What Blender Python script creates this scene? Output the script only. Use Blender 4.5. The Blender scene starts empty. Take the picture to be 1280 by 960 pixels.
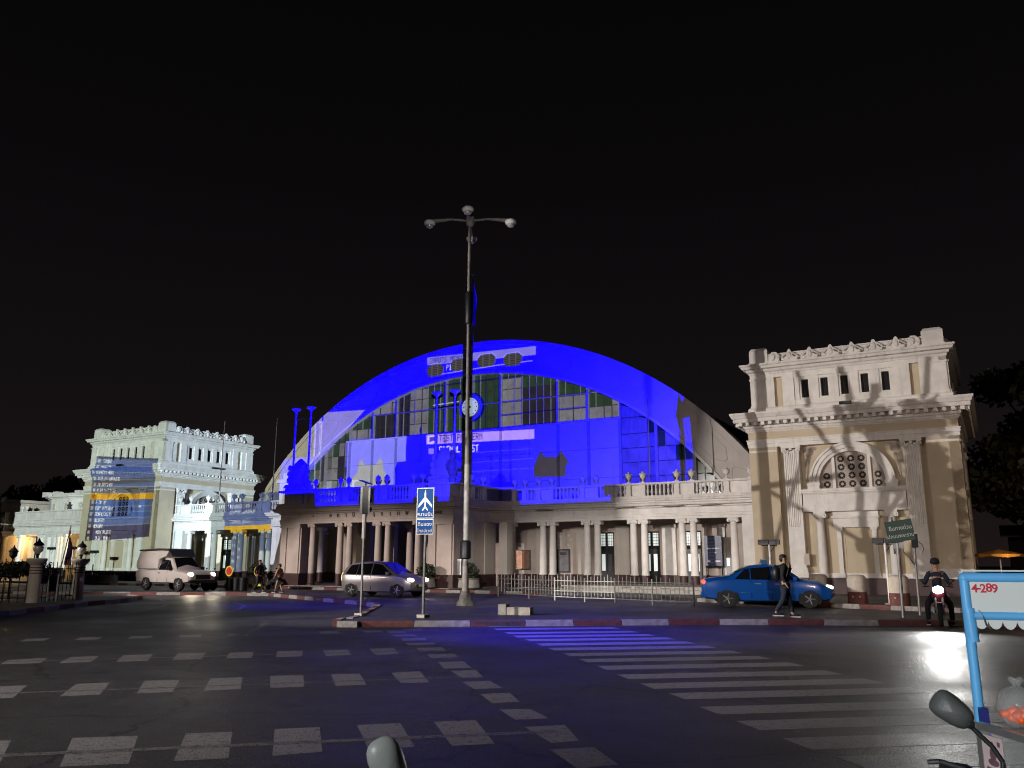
# Night view of a railway terminus lit by projectors: X runs along the facade, Y into the building, metres.
import bpy, bmesh, math, random
import numpy as np
from mathutils import Vector, Matrix, Euler
R = math.radians
PI = math.pi
rnd = random.Random(7)
SC = bpy.context.scene
COL = SC.collection

# ------------------------------------------------------------------ camera
cam = bpy.data.cameras.new('camera')
cam.sensor_width = 36.0
cam.lens = 36.0 * 1042.2 / 1280.0
cam.clip_start = 0.05
cam.clip_end = 3000
cam_o = bpy.data.objects.new('camera', cam)
COL.objects.link(cam_o)
cam_o.matrix_world = (Matrix.Translation((0, 0, 1.6))
                      @ Euler((R(90 + 12.149), 0, R(29.775))).to_matrix().to_4x4()
                      @ Matrix.Rotation(R(0.137), 4, 'Z'))
SC.camera = cam_o

# ------------------------------------------------------------------ world: night sky over a lit city
W = bpy.data.worlds.new('World')
SC.world = W
W.use_nodes = True
nt = W.node_tree
bg = nt.nodes['Background']
tc = nt.nodes.new('ShaderNodeTexCoord')
sep = nt.nodes.new('ShaderNodeSeparateXYZ')
nt.links.new(tc.outputs['Generated'], sep.inputs[0])
rp = nt.nodes.new('ShaderNodeValToRGB')
rp.color_ramp.elements[0].position = 0.0
rp.color_ramp.elements[0].color = (0.0112, 0.0076, 0.0076, 1)
rp.color_ramp.elements[1].position = 0.75
rp.color_ramp.elements[1].color = (0.0013, 0.0012, 0.0014, 1)
e = rp.color_ramp.elements.new(0.22)
e.color = (0.0056, 0.0046, 0.0052, 1)
e = rp.color_ramp.elements.new(0.42)
e.color = (0.0031, 0.0026, 0.0030, 1)
nt.links.new(sep.outputs['Z'], rp.inputs[0])
nt.links.new(rp.outputs[0], bg.inputs['Color'])
bg.inputs['Strength'].default_value = 1.0

SC.view_settings.view_transform = 'Standard'
SC.view_settings.look = 'None'
SC.view_settings.exposure = 0.0
SC.view_settings.gamma = 1.0
SC.view_settings.use_curve_mapping = False
SC.render.engine = 'CYCLES'
SC.cycles.max_bounces = 5
SC.cycles.diffuse_bounces = 3
SC.cycles.glossy_bounces = 3
SC.cycles.transmission_bounces = 4
SC.cycles.sample_clamp_indirect = 3.0
SC.cycles.caustics_reflective = False
SC.cycles.caustics_refractive = False
SC.cycles.use_denoising = True
SC.cycles.filter_width = 1.1

# ------------------------------------------------------------------ lights: street lamps and added fill spots out of frame
def lamp(name, kind, loc, energy, color, size=0.05, aim=None, spot=None, blend=0.4):
    l = bpy.data.lights.new(name, kind)
    l.energy = energy
    l.color = color
    l.shadow_soft_size = size
    o = bpy.data.objects.new(name, l)
    COL.objects.link(o)
    o.location = loc
    if aim is not None:
        o.rotation_euler = (Vector(aim) - Vector(loc)).to_track_quat('-Z', 'Y').to_euler()
    if kind == 'SPOT':
        l.spot_size = R(spot)
        l.spot_blend = blend
    return o

STREET = (-30.0, -3.0, 7.5)
lamp('street_and_fill_light', 'SPOT', STREET, 55000, (1.0, 0.92, 0.88), 0.035, (-3.0, 43.5, 5.0), 32.8, 0.24)
lamp('street_and_fill_light', 'SPOT', (14, 4, 8.5), 8200, (1.0, 0.76, 0.60), 0.35, (-4.5, 42, 3.5), 30, 0.6)
lamp('street_and_fill_light', 'SPOT', (-41, 4, 9.5), 42000, (1.0, 0.88, 0.84), 0.15, (-31.5, 39.5, -.9), 18, 0.5).scale = (2.0, 1, 1)  # added spot for the porch front, kept below the arch
lamp('street_and_fill_light', 'SPOT', (-6, 2, 9.5), 31000, (1.0, 0.92, 0.86), 0.15, (-20.2, 43.5, -1.2), 16, 0.5).scale = (1.7, 1, 1)  # added spot for the right arcade, aimed low to spare the arch
lamp('street_and_fill_light', 'SPOT', (-47, 3, 9.5), 6500, (1.0, 0.83, 0.74), 0.2, (-38, 31, 0), 40, 0.6).scale = (1.5, .62, 1)  # added spot that brightens the pickup and the left forecourt
lamp('street_and_fill_light', 'SPOT', (-22, 2, 8), 3200, (1.0, 0.86, 0.76), 0.2, (-32.5, 19.5, .6), 32, 0.6)  # added spot that brightens the gate pillars
lamp('street_and_fill_light', 'SPOT', (-1.3, -2.6, 2.3), 1250, (0.93, 0.98, 1.0), 0.12, (.05, 3.5, 1.3), 27, 0.7)  # added spot near the camera that brightens the cart
lamp('street_and_fill_light', 'SPOT', (-3.2, -2.2, 3.2), 620, (0.95, 0.98, 1.0), 0.12, (-1.47, 1.9, 1.1), 18, 0.7)  # added spot that brightens the grey mirror
lamp('street_and_fill_light', 'SPOT', (-14, -8, 9), 15000, (1.0, 0.90, 0.88), 0.3, (-12, 13, 0), 70, 0.9)
lamp('street_and_fill_light', 'SPOT', (-6, 3, 5), 5200, (1.0, 0.92, 0.86), 0.1, (-16.8, 26, 14.9), 9, 0.5)  # added upward spot that brightens the lamp standard's unlit heads
# added blue spots overhead, standing in for stray projector light on the road
lamp('added_blue_spill', 'SPOT', (-13.2, 14.5, 8.0), 11500, (.05, .025, 1.0), .3, (-8.9, 18.4, 0), 54, 1.0)
lamp('added_blue_spill', 'SPOT', (-27, 19.5, 8.0), 6500, (.05, .025, 1.0), .3, (-23.4, 25.2, 0), 50, 1.0)

# ------------------------------------------------------------------ projectors: a spot lamp shining through a painted slide
FONT5 = {'A': '01110100011000111111100011000110001', 'B': '11110100011000111110100011000111110', 'C': '01111100001000010000100001000001111',
 'D': '11110100011000110001100011000111110', 'E': '11111100001000011110100001000011111', 'F': '11111100001000011110100001000010000',
 'G': '01111100001000010011100011000101111', 'H': '10001100011000111111100011000110001', 'I': '01110001000010000100001000010001110',
 'K': '10001100101010011000101001001010001', 'L': '10000100001000010000100001000011111', 'M': '10001110111010110101100011000110001',
 'N': '10001110011010110011100011000110001', 'O': '01110100011000110001100011000101110', 'P': '11110100011000111110100001000010000',
 'R': '11110100011000111110101001001010001', 'S': '01111100001000001110000010000111110', 'T': '11111001000010000100001000010000100',
 'U': '10001100011000110001100011000101110', 'V': '10001100011000110001100010101000100', 'W': '10001100011000110101101011101110001',
 'Y': '10001100010101000100001000010000100', ' ': '0' * 35, '2': '01110100010000100010001000100011111', '3': '11110000010000101110000010000111110',
 '/': '00001000100001000100010000100010000', '-': '00000000000000011111000000000000000'}

class Slide:
    """The image on a projector's chip; every patch is given where it lands on the building."""
    def __init__(self, name, pos, aim, tan_half, w, h):
        self.name, self.pos = name, np.array(pos, float)
        f = np.array(aim, float) - self.pos
        self.f = f / np.linalg.norm(f)
        r = np.cross(self.f, (0, 0, 1.0))
        self.r = r / np.linalg.norm(r)
        self.u = np.cross(self.r, self.f)
        self.s, self.w, self.h = 0.5 / tan_half, w, h
        self.a = np.zeros((h, w, 3), np.float32)
    def pix(self, p):
        d = np.asarray(p, float) - self.pos
        k = d @ self.f
        return ((d @ self.r) / k * self.s + .5) * self.w, ((d @ self.u) / k * self.s * self.w / self.h + .5) * self.h
    def poly(self, pts, col, n=(0, -1, 0), mul=False, comp=True):
        """pts: 3-D points on one plane with normal n; col: light wanted there, compensated for throw and slant"""
        q = np.array([self.pix(p) for p in pts])
        x0, y0 = np.floor(q.min(0)).astype(int)
        x1, y1 = np.ceil(q.max(0)).astype(int) + 1
        x0, y0, x1, y1 = max(0, x0), max(0, y0), min(self.w, x1), min(self.h, y1)
        if x1 <= x0 or y1 <= y0:
            return
        X, Y = np.meshgrid(np.arange(x0, x1) + .5, np.arange(y0, y1) + .5)
        ins = np.zeros(X.shape, bool)
        for i in range(len(q)):
            (ax, ay), (bx, by) = q[i], q[i - 1]
            if ay == by:
                continue
            c = ((ay > Y) != (by > Y)) & (X < (bx - ax) * (Y - ay) / (by - ay) + ax)
            ins ^= c
        c = np.array(col, np.float32)
        if comp:
            n = np.array(n, float)
            pl = np.dot(np.asarray(pts[0], float) - self.pos, n)
            kx = (X / self.w - .5) / self.s
            ky = (Y / self.h - .5) / self.s * self.h / self.w
            D = self.f[None, None] + kx[..., None] * self.r + ky[..., None] * self.u
            t = pl / (D @ n)
            L = np.linalg.norm(D, axis=2)
            dist = np.abs(t) * L
            cosi = np.maximum(np.abs(D @ n) / L, .15)
            c = (dist ** 2 / cosi)[..., None] * c
            c = c[ins]
        v = self.a[y0:y1, x0:x1]
        v[ins] = v[ins] * np.array(col, np.float32) if mul else c
    def flat(self, xz, y, col, **k):
        self.poly([(x, y, z) for x, z in xz], col, **k)
    def text(self, s, x, z, h, y, col, slope=0.0, sq=.75):
        """bitmap letters on the plane Y=y, left bottom at x,z"""
        cw = h / 7 * sq
        for ch in s:
            g = FONT5.get(ch, FONT5[' '])
            for i, b in enumerate(g):
                if b == '1':
                    cx, cz = x + (i % 5) * cw, z + (6 - i // 5) * h / 7
                    self.flat([(cx, cz), (cx + cw * 1.25, cz), (cx + cw * 1.25, cz + h / 7 * 1.2), (cx, cz + h / 7 * 1.2)], y, col)
            x += 6 * cw
            z += slope * 6 * cw
    def build(self, spot):
        rg = np.random.default_rng(3)
        top = float(self.a.max())
        self.a /= top
        self.a *= 1 + .05 * (rg.random(self.a.shape[:2])[..., None] - .5)
        im = bpy.data.images.new(self.name + '_slide', self.w, self.h, float_buffer=True)
        im.colorspace_settings.name = 'Non-Color'
        b = np.ones((self.h, self.w, 4), np.float32)
        b[..., :3] = self.a
        im.pixels.foreach_set(b.ravel())
        im.update()
        im.pack()
        o = lamp(self.name, 'SPOT', tuple(self.pos), 4 * PI * PI * top, (1, 1, 1), 0.012, tuple(self.pos + self.f), spot, 0.0)
        L = o.data
        L.use_nodes = True
        n, l = L.node_tree.nodes, L.node_tree.links
        em = [x for x in n if x.type == 'EMISSION'][0]
        g = n.new('ShaderNodeNewGeometry')
        def dot(v):
            d = n.new('ShaderNodeVectorMath')
            d.operation = 'DOT_PRODUCT'
            l.new(g.outputs['Incoming'], d.inputs[0])
            d.inputs[1].default_value = tuple(v)
            return d.outputs['Value']
        def m(op, a, b):
            x = n.new('ShaderNodeMath')
            x.operation = op
            for i, k in enumerate((a, b)):
                if isinstance(k, float):
                    x.inputs[i].default_value = k
                else:
                    l.new(k, x.inputs[i])
            return x.outputs[0]
        fd = dot(self.f)
        U = m('ADD', m('MULTIPLY', m('DIVIDE', dot(self.r), fd), self.s), .5)
        V = m('ADD', m('MULTIPLY', m('DIVIDE', dot(self.u), fd), self.s * self.w / self.h), .5)
        c = n.new('ShaderNodeCombineXYZ')
        l.new(U, c.inputs[0])
        l.new(V, c.inputs[1])
        t = n.new('ShaderNodeTexImage')
        t.image = im
        t.extension = 'CLIP'
        l.new(c.outputs[0], t.inputs[0])
        l.new(t.outputs['Color'], em.inputs['Color'])

XC, AY, AZ, RO, RI = -32.6, 51.0, -8.05, 25.8, 23.45     # centre, plane and radii of the great arch
TY, WY, PY = 42.0, 43.6, 39.0                             # fronts of the pavilions, the arcades and the porch

def arc_pts(r, x0, x1, n=40):
    return [(x0 + (x1 - x0) * i / n, AZ + math.sqrt(max(0, r * r - (x0 + (x1 - x0) * i / n - XC) ** 2))) for i in range(n + 1)]

BLUE = (0.008, 0.0, 2.5)
S = Slide('blue_projector', (.27, -.42, 2.3), (-32.0, 51, 10.5), 0.40, 1800, 900)
# the whole arch in plain blue
S.flat(arc_pts(RO + .15, -47.95, -16.95) + [(-16.8, 12.5), (-17.05, 10.9), (-16.8, 9.8), (-16.95, 8.8), (-16.8, 4.5), (-47.95, 4.5)], AY, BLUE)
S.flat([(-16.95, 13.6), (-16.7, 13.05), (-16.3, 12.3), (-16.6, 11.7), (-16.78, 12.2)], AY, BLUE)
S.flat([(-16.6, 10.7), (-16.15, 10.75), (-16.05, 8.7), (-16.1, 4.8), (-16.7, 4.8), (-16.5, 9.0)], AY, BLUE)
# a window of the menu left nearly blank over the glazing
GLZ = (.40, .40, .44)
S.flat([(-47.95, 4.6), (-47.95, 10.5)] + arc_pts(RI - .12, -47.6, -20.95) + [(-20.95, 11.2), (-44.45, 11.2), (-44.45, 4.6)], AY, GLZ)
# pale screen at the left
LAV = (0.31, 0.31, 1.45)
S.flat([(-44.45, 11.3), (-38.5, 11.3), (-38.5, 9.2), (-39.3, 9.2), (-39.5, 8.7), (-39.3, 5.2), (-44.3, 5.2)], AY, LAV)
S.flat([(-43.5, 5.2), (-43.7, 8.2), (-43.2, 8.6), (-43.1, 9.3), (-42.85, 9.65), (-42.6, 9.3), (-42.45, 9.1), (-41.4, 9.1), (-41.25, 9.3), (-41.0, 9.65), (-40.7, 9.3),
        (-40.6, 8.6), (-40.2, 8.2), (-40.4, 5.2)], AY, (0.52, 0.53, 0.55))
S.flat([(-47.9, 13.75), (-42.7, 13.55), (-44.4, 12.1), (-46.6, 10.2), (-47.9, 8.8)], AY, (0.42, 0.40, 1.5))
S.flat([(-47.9, 13.75), (-47.0, 13.75), (-47.05, 13.03), (-47.9, 13.1)], AY, BLUE)
S.text('CH', -47.75, 13.2, .35, AY, (.2, .1, 2.2))
# menu bar and its lines
S.flat([(-36.62, 11.1), (-27.37, 10.82), (-27.37, 10.14), (-36.6, 10.36)], AY, (0.62, 0.40, 1.7))
S.flat([(-36.5, 11.0), (-35.75, 10.98), (-35.73, 10.4), (-36.5, 10.42)], AY, (0.9, .75, 1.9))
S.flat([(-36.35, 10.9), (-35.9, 10.9), (-35.9, 10.62), (-36.35, 10.5)], AY, (0.1, .05, .9))
S.text('TEST PATTERN', -35.45, 10.48, .50, AY, (.03, .01, .35), -.025)
S.flat([(-36.4, 10.05), (-35.9, 10.03), (-35.9, 9.6), (-36.4, 9.62)], AY, (0.35, .25, 1.7))
S.text('SIGNAL LIST', -35.45, 9.62, .50, AY, (1.1, .95, 2.4), -.025)
for z in (9.45, 8.75, 8.08):
    S.flat([(-33.7, z), (-27.4, z), (-27.4, z + .035), (-33.7, z + .035)], AY, (0.12, .08, 2.1))
S.flat([(-36.4, 7.6), (-36.3, 7.6), (-36.3, 8.3), (-36.4, 8.3)], AY, (0.2, .15, 2.0))
S.flat([(-36.73, 17.12), (-27.21, 16.82), (-27.21, 16.18), (-36.71, 16.52)], AY, (0.36, .34, 1.6))
S.text('INPUTS MENU', -36.5, 16.6, .42, AY, (.03, .02, .6), -.03)
S.text('PICTURE', -34.95, 15.9, .42, AY, (.9, .8, 2.2), -.03)
S.flat([(-36.5, 15.6), (-30.5, 15.75), (-27.5, 15.75), (-27.5, 15.82), (-30.5, 15.82), (-36.5, 15.67)], AY, (.45, .4, 1.9))
# cut-out near the right
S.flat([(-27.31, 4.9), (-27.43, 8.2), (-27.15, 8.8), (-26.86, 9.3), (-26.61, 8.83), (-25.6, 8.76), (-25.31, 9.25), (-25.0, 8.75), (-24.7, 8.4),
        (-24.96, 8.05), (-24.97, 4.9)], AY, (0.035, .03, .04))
# bars and vents picked out, clock
def gt(v):
    return AZ + math.sqrt((RI - .15) ** 2 - v * v) - .05
for v in (2.4, 7.0, 9.3):
    for q in (-1, 1):
        S.flat([(XC + q * v - .11, 11.2), (XC + q * v + .11, 11.2), (XC + q * v + .11, gt(v)), (XC + q * v - .11, gt(v))], AY, (.05, .04, 2.2))
for v in (-6.4, -5.8, -5.2, 3.6, 4.2, 4.8, 5.4, 6.0, .6, 1.2):
    S.flat([(XC + v - .03, 11.2), (XC + v + .03, 11.2), (XC + v + .03, gt(v)), (XC + v - .03, gt(v))], AY, (.06, .05, 1.6))
for z, x0, x1 in ((13.0, -9.7, 9.7), (14.78, -4.4, 4.4), (12.05, 2.4, 9.3)):
    S.flat([(XC + x0, z - .04), (XC + x1, z - .04), (XC + x1, z + .06), (XC + x0, z + .06)], AY, (.08, .06, 1.5))
for vx, vz in ((-35.95, 16.02), (-33.76, 16.21), (-31.36, 16.25), (-29.12, 16.05)):
    S.flat([(vx + a * .76, vz + c * .46) for a, c in ((-1, -.45), (-.62, -1), (.62, -1), (1, -.45), (1, .45), (.62, 1), (-.62, 1), (-1, .45))], AY, (.12, .12, .145))
S.flat([(-32.59 + 1.1 * math.cos(a), 12.83 + 1.1 * math.sin(a)) for a in np.linspace(0, 2 * PI, 32, endpoint=False)], AY, (.03, .02, 2.6))
S.flat([(-32.59 + .66 * math.cos(a), 12.83 + .66 * math.sin(a)) for a in np.linspace(0, 2 * PI, 24, endpoint=False)], AY, (.12, .14, .4))
# nothing thrown on what stands in front of the arch ...
K = (0, 0, 0)
for ux in (-17.46, -16.62, -14.68, -13.86, -11.98, -10.75):
    S.flat([(ux + a, 5.9 + c) for a, c in ((-.1, 0), (.1, 0), (.08, .2), (.2, .42), (.2, .58), (.06, .7), (-.06, .7), (-.2, .58), (-.2, .42), (-.08, .2))], WY + .05, K)
S.flat([(-26.2, -2), (-9, -2), (-9, 5.96), (-26.2, 5.96)], WY, K)
S.flat([(-55, -2), (-38.5, -2), (-38.5, 5.95), (-55, 5.95)], WY, K)
S.flat([(PX, z) for PX, z in ((-39.3, -2), (-25.9, -2), (-25.9, 6.08), (-39.3, 6.08))], PY, K)
S.poly([(-25.95, 38.9, -2), (-25.95, 43.8, -2), (-25.95, 43.8, 6.08), (-25.95, 38.9, 6.08)], K, n=(1, 0, 0), comp=False)
# ... except flag above, pylons, porch and arcade balustrades
S.flat([(-33.0, 17.5), (-31.9, 17.5), (-31.9, 23.6), (-33.0, 23.6)], AY, (0.02, .005, 1.5))
for cx in (-38.1, -27.0):
    S.flat([(cx - .95, 6.0), (cx + .95, 6.0), (cx + .85, 7.3), (cx + .3, 8.2), (cx - .3, 8.2), (cx - .85, 7.3)], PY + .4, BLUE)
    for q in (-.64, .64):
        S.flat([(cx + q - .12, 7.5), (cx + q + .12, 7.5), (cx + q + .12, 11.2), (cx + q + .4, 11.3), (cx + q + .4, 11.6), (cx + q - .4, 11.6), (cx + q - .4, 11.3), (cx + q - .12, 11.2)], PY + .45, BLUE)
S.flat([(-39.4, 5.85), (-36.4, 5.85), (-36.25, 5.0), (-26.35, 5.0), (-26.3, 6.12), (-36.5, 6.12), (-36.6, 8.3), (-39.4, 8.3)], PY, BLUE)
for ux in (-37.0, -36.35, -34.35, -33.7, -31.45, -30.8, -28.85, -28.2):
    S.flat([(ux + a, 6.05 + c) for a, c in ((-.1, 0), (.1, 0), (.08, .2), (.2, .42), (.2, .58), (.06, .7), (-.06, .7), (-.2, .58), (-.2, .42), (-.08, .2))], PY + .05, BLUE)
S.flat([(-29.3, 6.1), (-27.9, 6.1), (-27.9, 7.6), (-28.6, 7.9), (-28.75, 9.6), (-28.85, 9.6), (-28.9, 7.9), (-29.3, 7.2)], PY + .5, BLUE)
S.flat([(-24.6, 6.15), (-24.35, 5.02), (-18.55, 5.05), (-18.56, 5.4), (-18.95, 5.4), (-18.95, 6.0), (-18.7, 6.6), (-24.6, 6.75)], WY, BLUE)
S.flat([(-17.05, 0), (-16.55, 0), (-16.62, 15.3), (-17.05, 15.3)], 26.0, K)
S.flat([(-18.8, 14.0), (-15.0, 14.0), (-15.0, 15.6), (-18.8, 15.6)], 26.0, K)
S.flat([(-14.55, 0), (-13.7, 0), (-13.7, 3.85), (-14.55, 3.85)], 19.67, K)
S.flat([(-16.35, 0), (-15.75, 0), (-15.75, 4.15), (-16.35, 4.15)], 19.35, K)
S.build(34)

WHT = (0.60, 0.72, 0.66)
S = Slide('white_projector', (-36.0, 9.0, 6.5), (-56.0, 42, 6.0), 0.70, 1500, 800)
S.flat([(-80, 4.9), (-64.5, 4.9), (-64.5, 1.0), (-76.3, 1.0), (-76.3, 8.2), (-64.5, 8.2), (-64.5, 5)], WY, (.60, .70, .68))
S.flat([(-76.3, 1.0), (-64.5, 1.0), (-64.5, 8.2), (-76.3, 8.2)], WY, (.60, .70, .68))
S.flat([(-53.3, 5.2)] + arc_pts(RO + .3, -53.0, -47.75) + [(-47.75, 5.2)], AY, (.52, .54, .44))
S.flat([(-54.8, .95), (-42.8, .95), (-42.2, 7.6), (-54.8, 7.0)], WY, (.50, .63, .66))
S.flat([(-65.6, 1.0), (-54.86, .92), (-54.86, 9.1), (-54.4, 9.1), (-54.86, 9.3), (-54.86, 12.8), (-65.6, 12.8)], TY, WHT)
S.poly([(-54.86, 42, .95), (-54.86, 53, .95), (-54.86, 53, 12.8), (-54.86, 42, 12.8)], (.54, .67, .76), n=(1, 0, 0))
for a in (-51.3, -45.5):
    S.flat([(a - .12, 7.0), (a + .12, 7.0), (a + .12, 12.6), (a - .12, 12.6)], 44.5, (.6, .62, .6))
# on-screen menu on the pavilion front
def lerp(a, b, t):
    return (a[0] + (b[0] - a[0]) * t, a[1] + (b[1] - a[1]) * t)
TL, TR, BR, BL = (-63.15, 10.1), (-55.46, 9.45), (-55.64, 3.51), (-63.42, 3.3)
def mq(u, v):
    return lerp(lerp(TL, TR, u), lerp(BL, BR, u), v)
def mrow(v0, v1, c, u0=0., u1=1.):
    S.flat([mq(u0, v0), mq(u1, v0), mq(u1, v1), mq(u0, v1)], TY, c)
mrow(0, 1, (.13, .19, .40))
mrow(.83, 1, (.085, .085, .16))
mrow(0, .025, (.08, .10, .16))
for k, (a, c) in enumerate(((.11, (.08, .15, .46)), (.26, (.13, .17, .27)), (.36, (.16, .19, .22)), (.52, (.10, .19, .48)), (.60, (.11, .2, .5)), (.68, (.09, .17, .46)))):
    mrow(a, a + .08, c, .02, .98)
mrow(.445, .52, (.82, .50, .04))
for v in (.11, .19, .275, .36, .44, .60, .67, .745, .83):
    mrow(v, v + .006, (.35, .42, .6))
for k, s in enumerate(('PICTURE', 'POSITION', 'ADVANCED MENU', 'DISPLAY LANGUAGE', '3D SETTINGS', 'P IN P  SCREEN', '', 'P IN P', 'TEST PATTERN', 'SIGNAL LIST', 'SECURITY', 'NETWORK', 'MENU SELECT', 'SUB  MENU')):
    v = .035 + k * .0705
    p = mq(.10 if k < 12 else .16, v + .042)
    sl = (TR[1] - TL[1]) / 7.7 * (1 - v)
    S.text(s, p[0], p[1], .25, TY, (1.0, 1.1, 1.2), sl, .8)
    p = mq(.03, v)
    S.flat([mq(.025, v), mq(.065, v), mq(.065, v + .04), mq(.025, v + .04)], TY, (.6, .68, .75) if k != 6 else (.5, .25, .05))
mrow(.60, .625, (.7, .75, .85), .76, .83)
# the same menu on the arcade
S.flat([(-49.34, 7.2), (-44.2, 7.4), (-44.45, 4.1), (-49.37, 3.94)], WY, (.14, .20, .44))
S.flat([(-49.31, 4.22), (-44.3, 4.3), (-44.3, 3.86), (-49.35, 3.76)], WY, (.82, .52, .04))
S.text('ADVANCED MENU', -48.8, 5.5, .25, WY, (.7, .8, .95), .02)
S.text('DISPLAY LANGUAGE', -48.8, 5.05, .25, WY, (.7, .8, .95), .02)
S.text('DISPLAY SPLIT', -48.8, 4.4, .25, WY, (.7, .8, .95), .02)
for x0, x1, z0 in ((-48.65, -47.3, .95), (-45.85, -44.3, 2.46)):
    S.flat([(x0, 3.7), (x1, 3.7), (x1, z0), (x0, z0)], WY, (.10, .16, .30))
for k in range(9):
    S.text('SETI'[k % 4] + 'MIN'[k % 3], -48.5 + .55 * (k % 2), 3.3 - k * .28, .2, WY, (.7, .8, .95))
S.flat([(-44.2, 1.45), (-40.4, 1.45), (-40.4, 7.7), (-44.2, 7.7)], WY - 1.8, (.66, .72, .90))
S.build(44)

# ------------------------------------------------------------------ materials
def mat(name, col, rough=.8, amt=.12, scale=3.0, bump=.15, bscale=40.0, metal=0.0, spec=.4, streak=0.0, emit=None, estr=0.0, dirt=None, coord='Object'):
    m = bpy.data.materials.new(name)
    m.use_nodes = True
    n, l = m.node_tree.nodes, m.node_tree.links
    b = n['Principled BSDF']
    b.inputs['Roughness'].default_value = rough
    b.inputs['Metallic'].default_value = metal
    b.inputs['Specular IOR Level'].default_value = spec
    t = n.new('ShaderNodeTexCoord')
    def noise(sc, detail=4, mp=None):
        x = n.new('ShaderNodeTexNoise')
        x.inputs['Scale'].default_value = sc
        x.inputs['Detail'].default_value = detail
        if mp:
            q = n.new('ShaderNodeMapping')
            q.inputs['Scale'].default_value = mp
            l.new(t.outputs[coord], q.inputs[0])
            l.new(q.outputs[0], x.inputs['Vector'])
        else:
            l.new(t.outputs[coord], x.inputs['Vector'])
        return x.outputs['Fac']
    def mix(f, a, bb, fs=None):
        x = n.new('ShaderNodeMix')
        x.data_type = 'RGBA'
        for i, v in ((6, a), (7, bb)):
            if isinstance(v, tuple):
                x.inputs[i].default_value = (*v, 1)
            else:
                l.new(v, x.inputs[i])
        l.new(f, x.inputs[0])
        return x.outputs[2]
    def ramp(f, a, c):
        x = n.new('ShaderNodeMapRange')
        x.inputs[1].default_value = a
        x.inputs[2].default_value = c
        l.new(f, x.inputs[0])
        return x.outputs[0]
    c = mix(ramp(noise(scale, 6), .3, .7), tuple(v * (1 - amt) for v in col), tuple(min(1, v * (1 + amt)) for v in col))
    if streak:
        d = dirt or tuple(v * .45 for v in col)
        f = ramp(noise(1.0, 6, (5.0, 5.0, .5)), .55, .82)
        x = n.new('ShaderNodeMath')
        x.operation = 'MULTIPLY'
        x.inputs[1].default_value = streak
        l.new(f, x.inputs[0])
        c = mix(x.outputs[0], c, d)
    l.new(c, b.inputs['Base Color'])
    if bump:
        bp = n.new('ShaderNodeBump')
        bp.inputs['Strength'].default_value = bump
        bp.inputs['Distance'].default_value = .02
        l.new(noise(bscale, 5), bp.inputs['Height'])
        l.new(bp.outputs[0], b.inputs['Normal'])
    if emit:
        b.inputs['Emission Color'].default_value = (*emit, 1)
        b.inputs['Emission Strength'].default_value = estr
    return m

M = {}
M['white'] = mat('white_stucco', (.68, .645, .60), .85, .12, 1.5, .3, 30, streak=.62, dirt=(.30, .26, .22))
M['cream'] = mat('cream_stucco', (.54, .455, .325), .85, .08, 1.2, .2, 30, streak=.25, dirt=(.36, .28, .17))
M['trim'] = mat('white_painted_plaster', (.74, .71, .66), .8, .10, 2.0, .2, 25, streak=.35, dirt=(.3, .27, .23))
M['pinkstone'] = mat('grey_pink_plaster', (.50, .425, .37), .85, .12, 1.5, .25, 30, streak=.35, dirt=(.24, .19, .17))
M['band'] = mat('arch_plaster', (.56, .51, .45), .85, .08, .8, .2, 20, streak=.25, dirt=(.33, .29, .25))
M['plinth'] = mat('dark_brown_paint', (.06, .03, .028), .5, .25, 2.0, .2, 30)
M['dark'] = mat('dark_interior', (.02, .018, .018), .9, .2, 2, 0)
M['lattice'] = mat('lattice_plaster', (.42, .36, .31), .85, .12, 3, .2, 30)
M['iron'] = mat('black_iron', (.015, .015, .017), .45, .2, 5, .1, 60, metal=.6)
M['steel'] = mat('weathered_steel', (.20, .20, .195), .5, .3, 6, .1, 50, metal=.5)
M['galv'] = mat('galvanised_pole', (.16, .157, .148), .5, .25, 5, .1, 40, metal=.4)
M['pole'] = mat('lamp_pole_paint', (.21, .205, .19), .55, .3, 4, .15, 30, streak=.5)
M['mullion'] = mat('window_mullion', (.36, .36, .38), .6, .15, 4, .1, 40)
M['mullion_dark'] = mat('window_mullion_dark', (.06, .06, .075), .5, .2, 4, .1, 40)
GC = [('green', (.055, .11, .05)), ('olive', (.20, .22, .16)), ('grey', (.36, .35, .36)), ('smoke', (.05, .045, .06)), ('stone', (.42, .40, .37))]
for k, c in GC:
    M['pane_' + k] = mat(k + '_glass', c, .22, .22, 1.6, .05, 10, spec=.5)
M['board'] = mat('white_board', (.70, .69, .68), .55, .06, 2, .05, 20)
M['roof'] = mat('roof_sheet', (.02, .021, .024), .6, .2, 2, .1, 20)
M['black'] = mat('black_plastic', (.012, .012, .013), .4, .2, 10, .05, 80)
M['rubber'] = mat('tyre_rubber', (.014, .014, .014), .85, .2, 10, .2, 60)
M['rim'] = mat('wheel_rim', (.45, .45, .46), .35, .1, 10, 0, metal=.8)
M['carglass'] = mat('car_glass', (.006, .006, .008), .04, .1, 4, 0, spec=.6)
M['red'] = mat('red_paint', (.33, .05, .045), .7, .2, 5, .2, 40, streak=.3)
M['kerbred'] = mat('worn_red_kerb_paint', (.105, .033, .030), .75, .35, 7, .4, 25, streak=.55, dirt=(.10, .07, .065))
M['kerbwhite'] = mat('worn_white_kerb_paint', (.24, .225, .21), .75, .3, 7, .4, 25, streak=.7, dirt=(.12, .11, .10))
M['concrete'] = mat('old_concrete', (.30, .28, .25), .85, .25, 4, .4, 25, streak=.5)
M['whitepaint'] = mat('white_metal_paint', (.72, .72, .70), .5, .08, 5, .05, 40)
M['leaf'] = mat('leaf', (.035, .05, .022), .6, .5, 1.2, 0)
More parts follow.
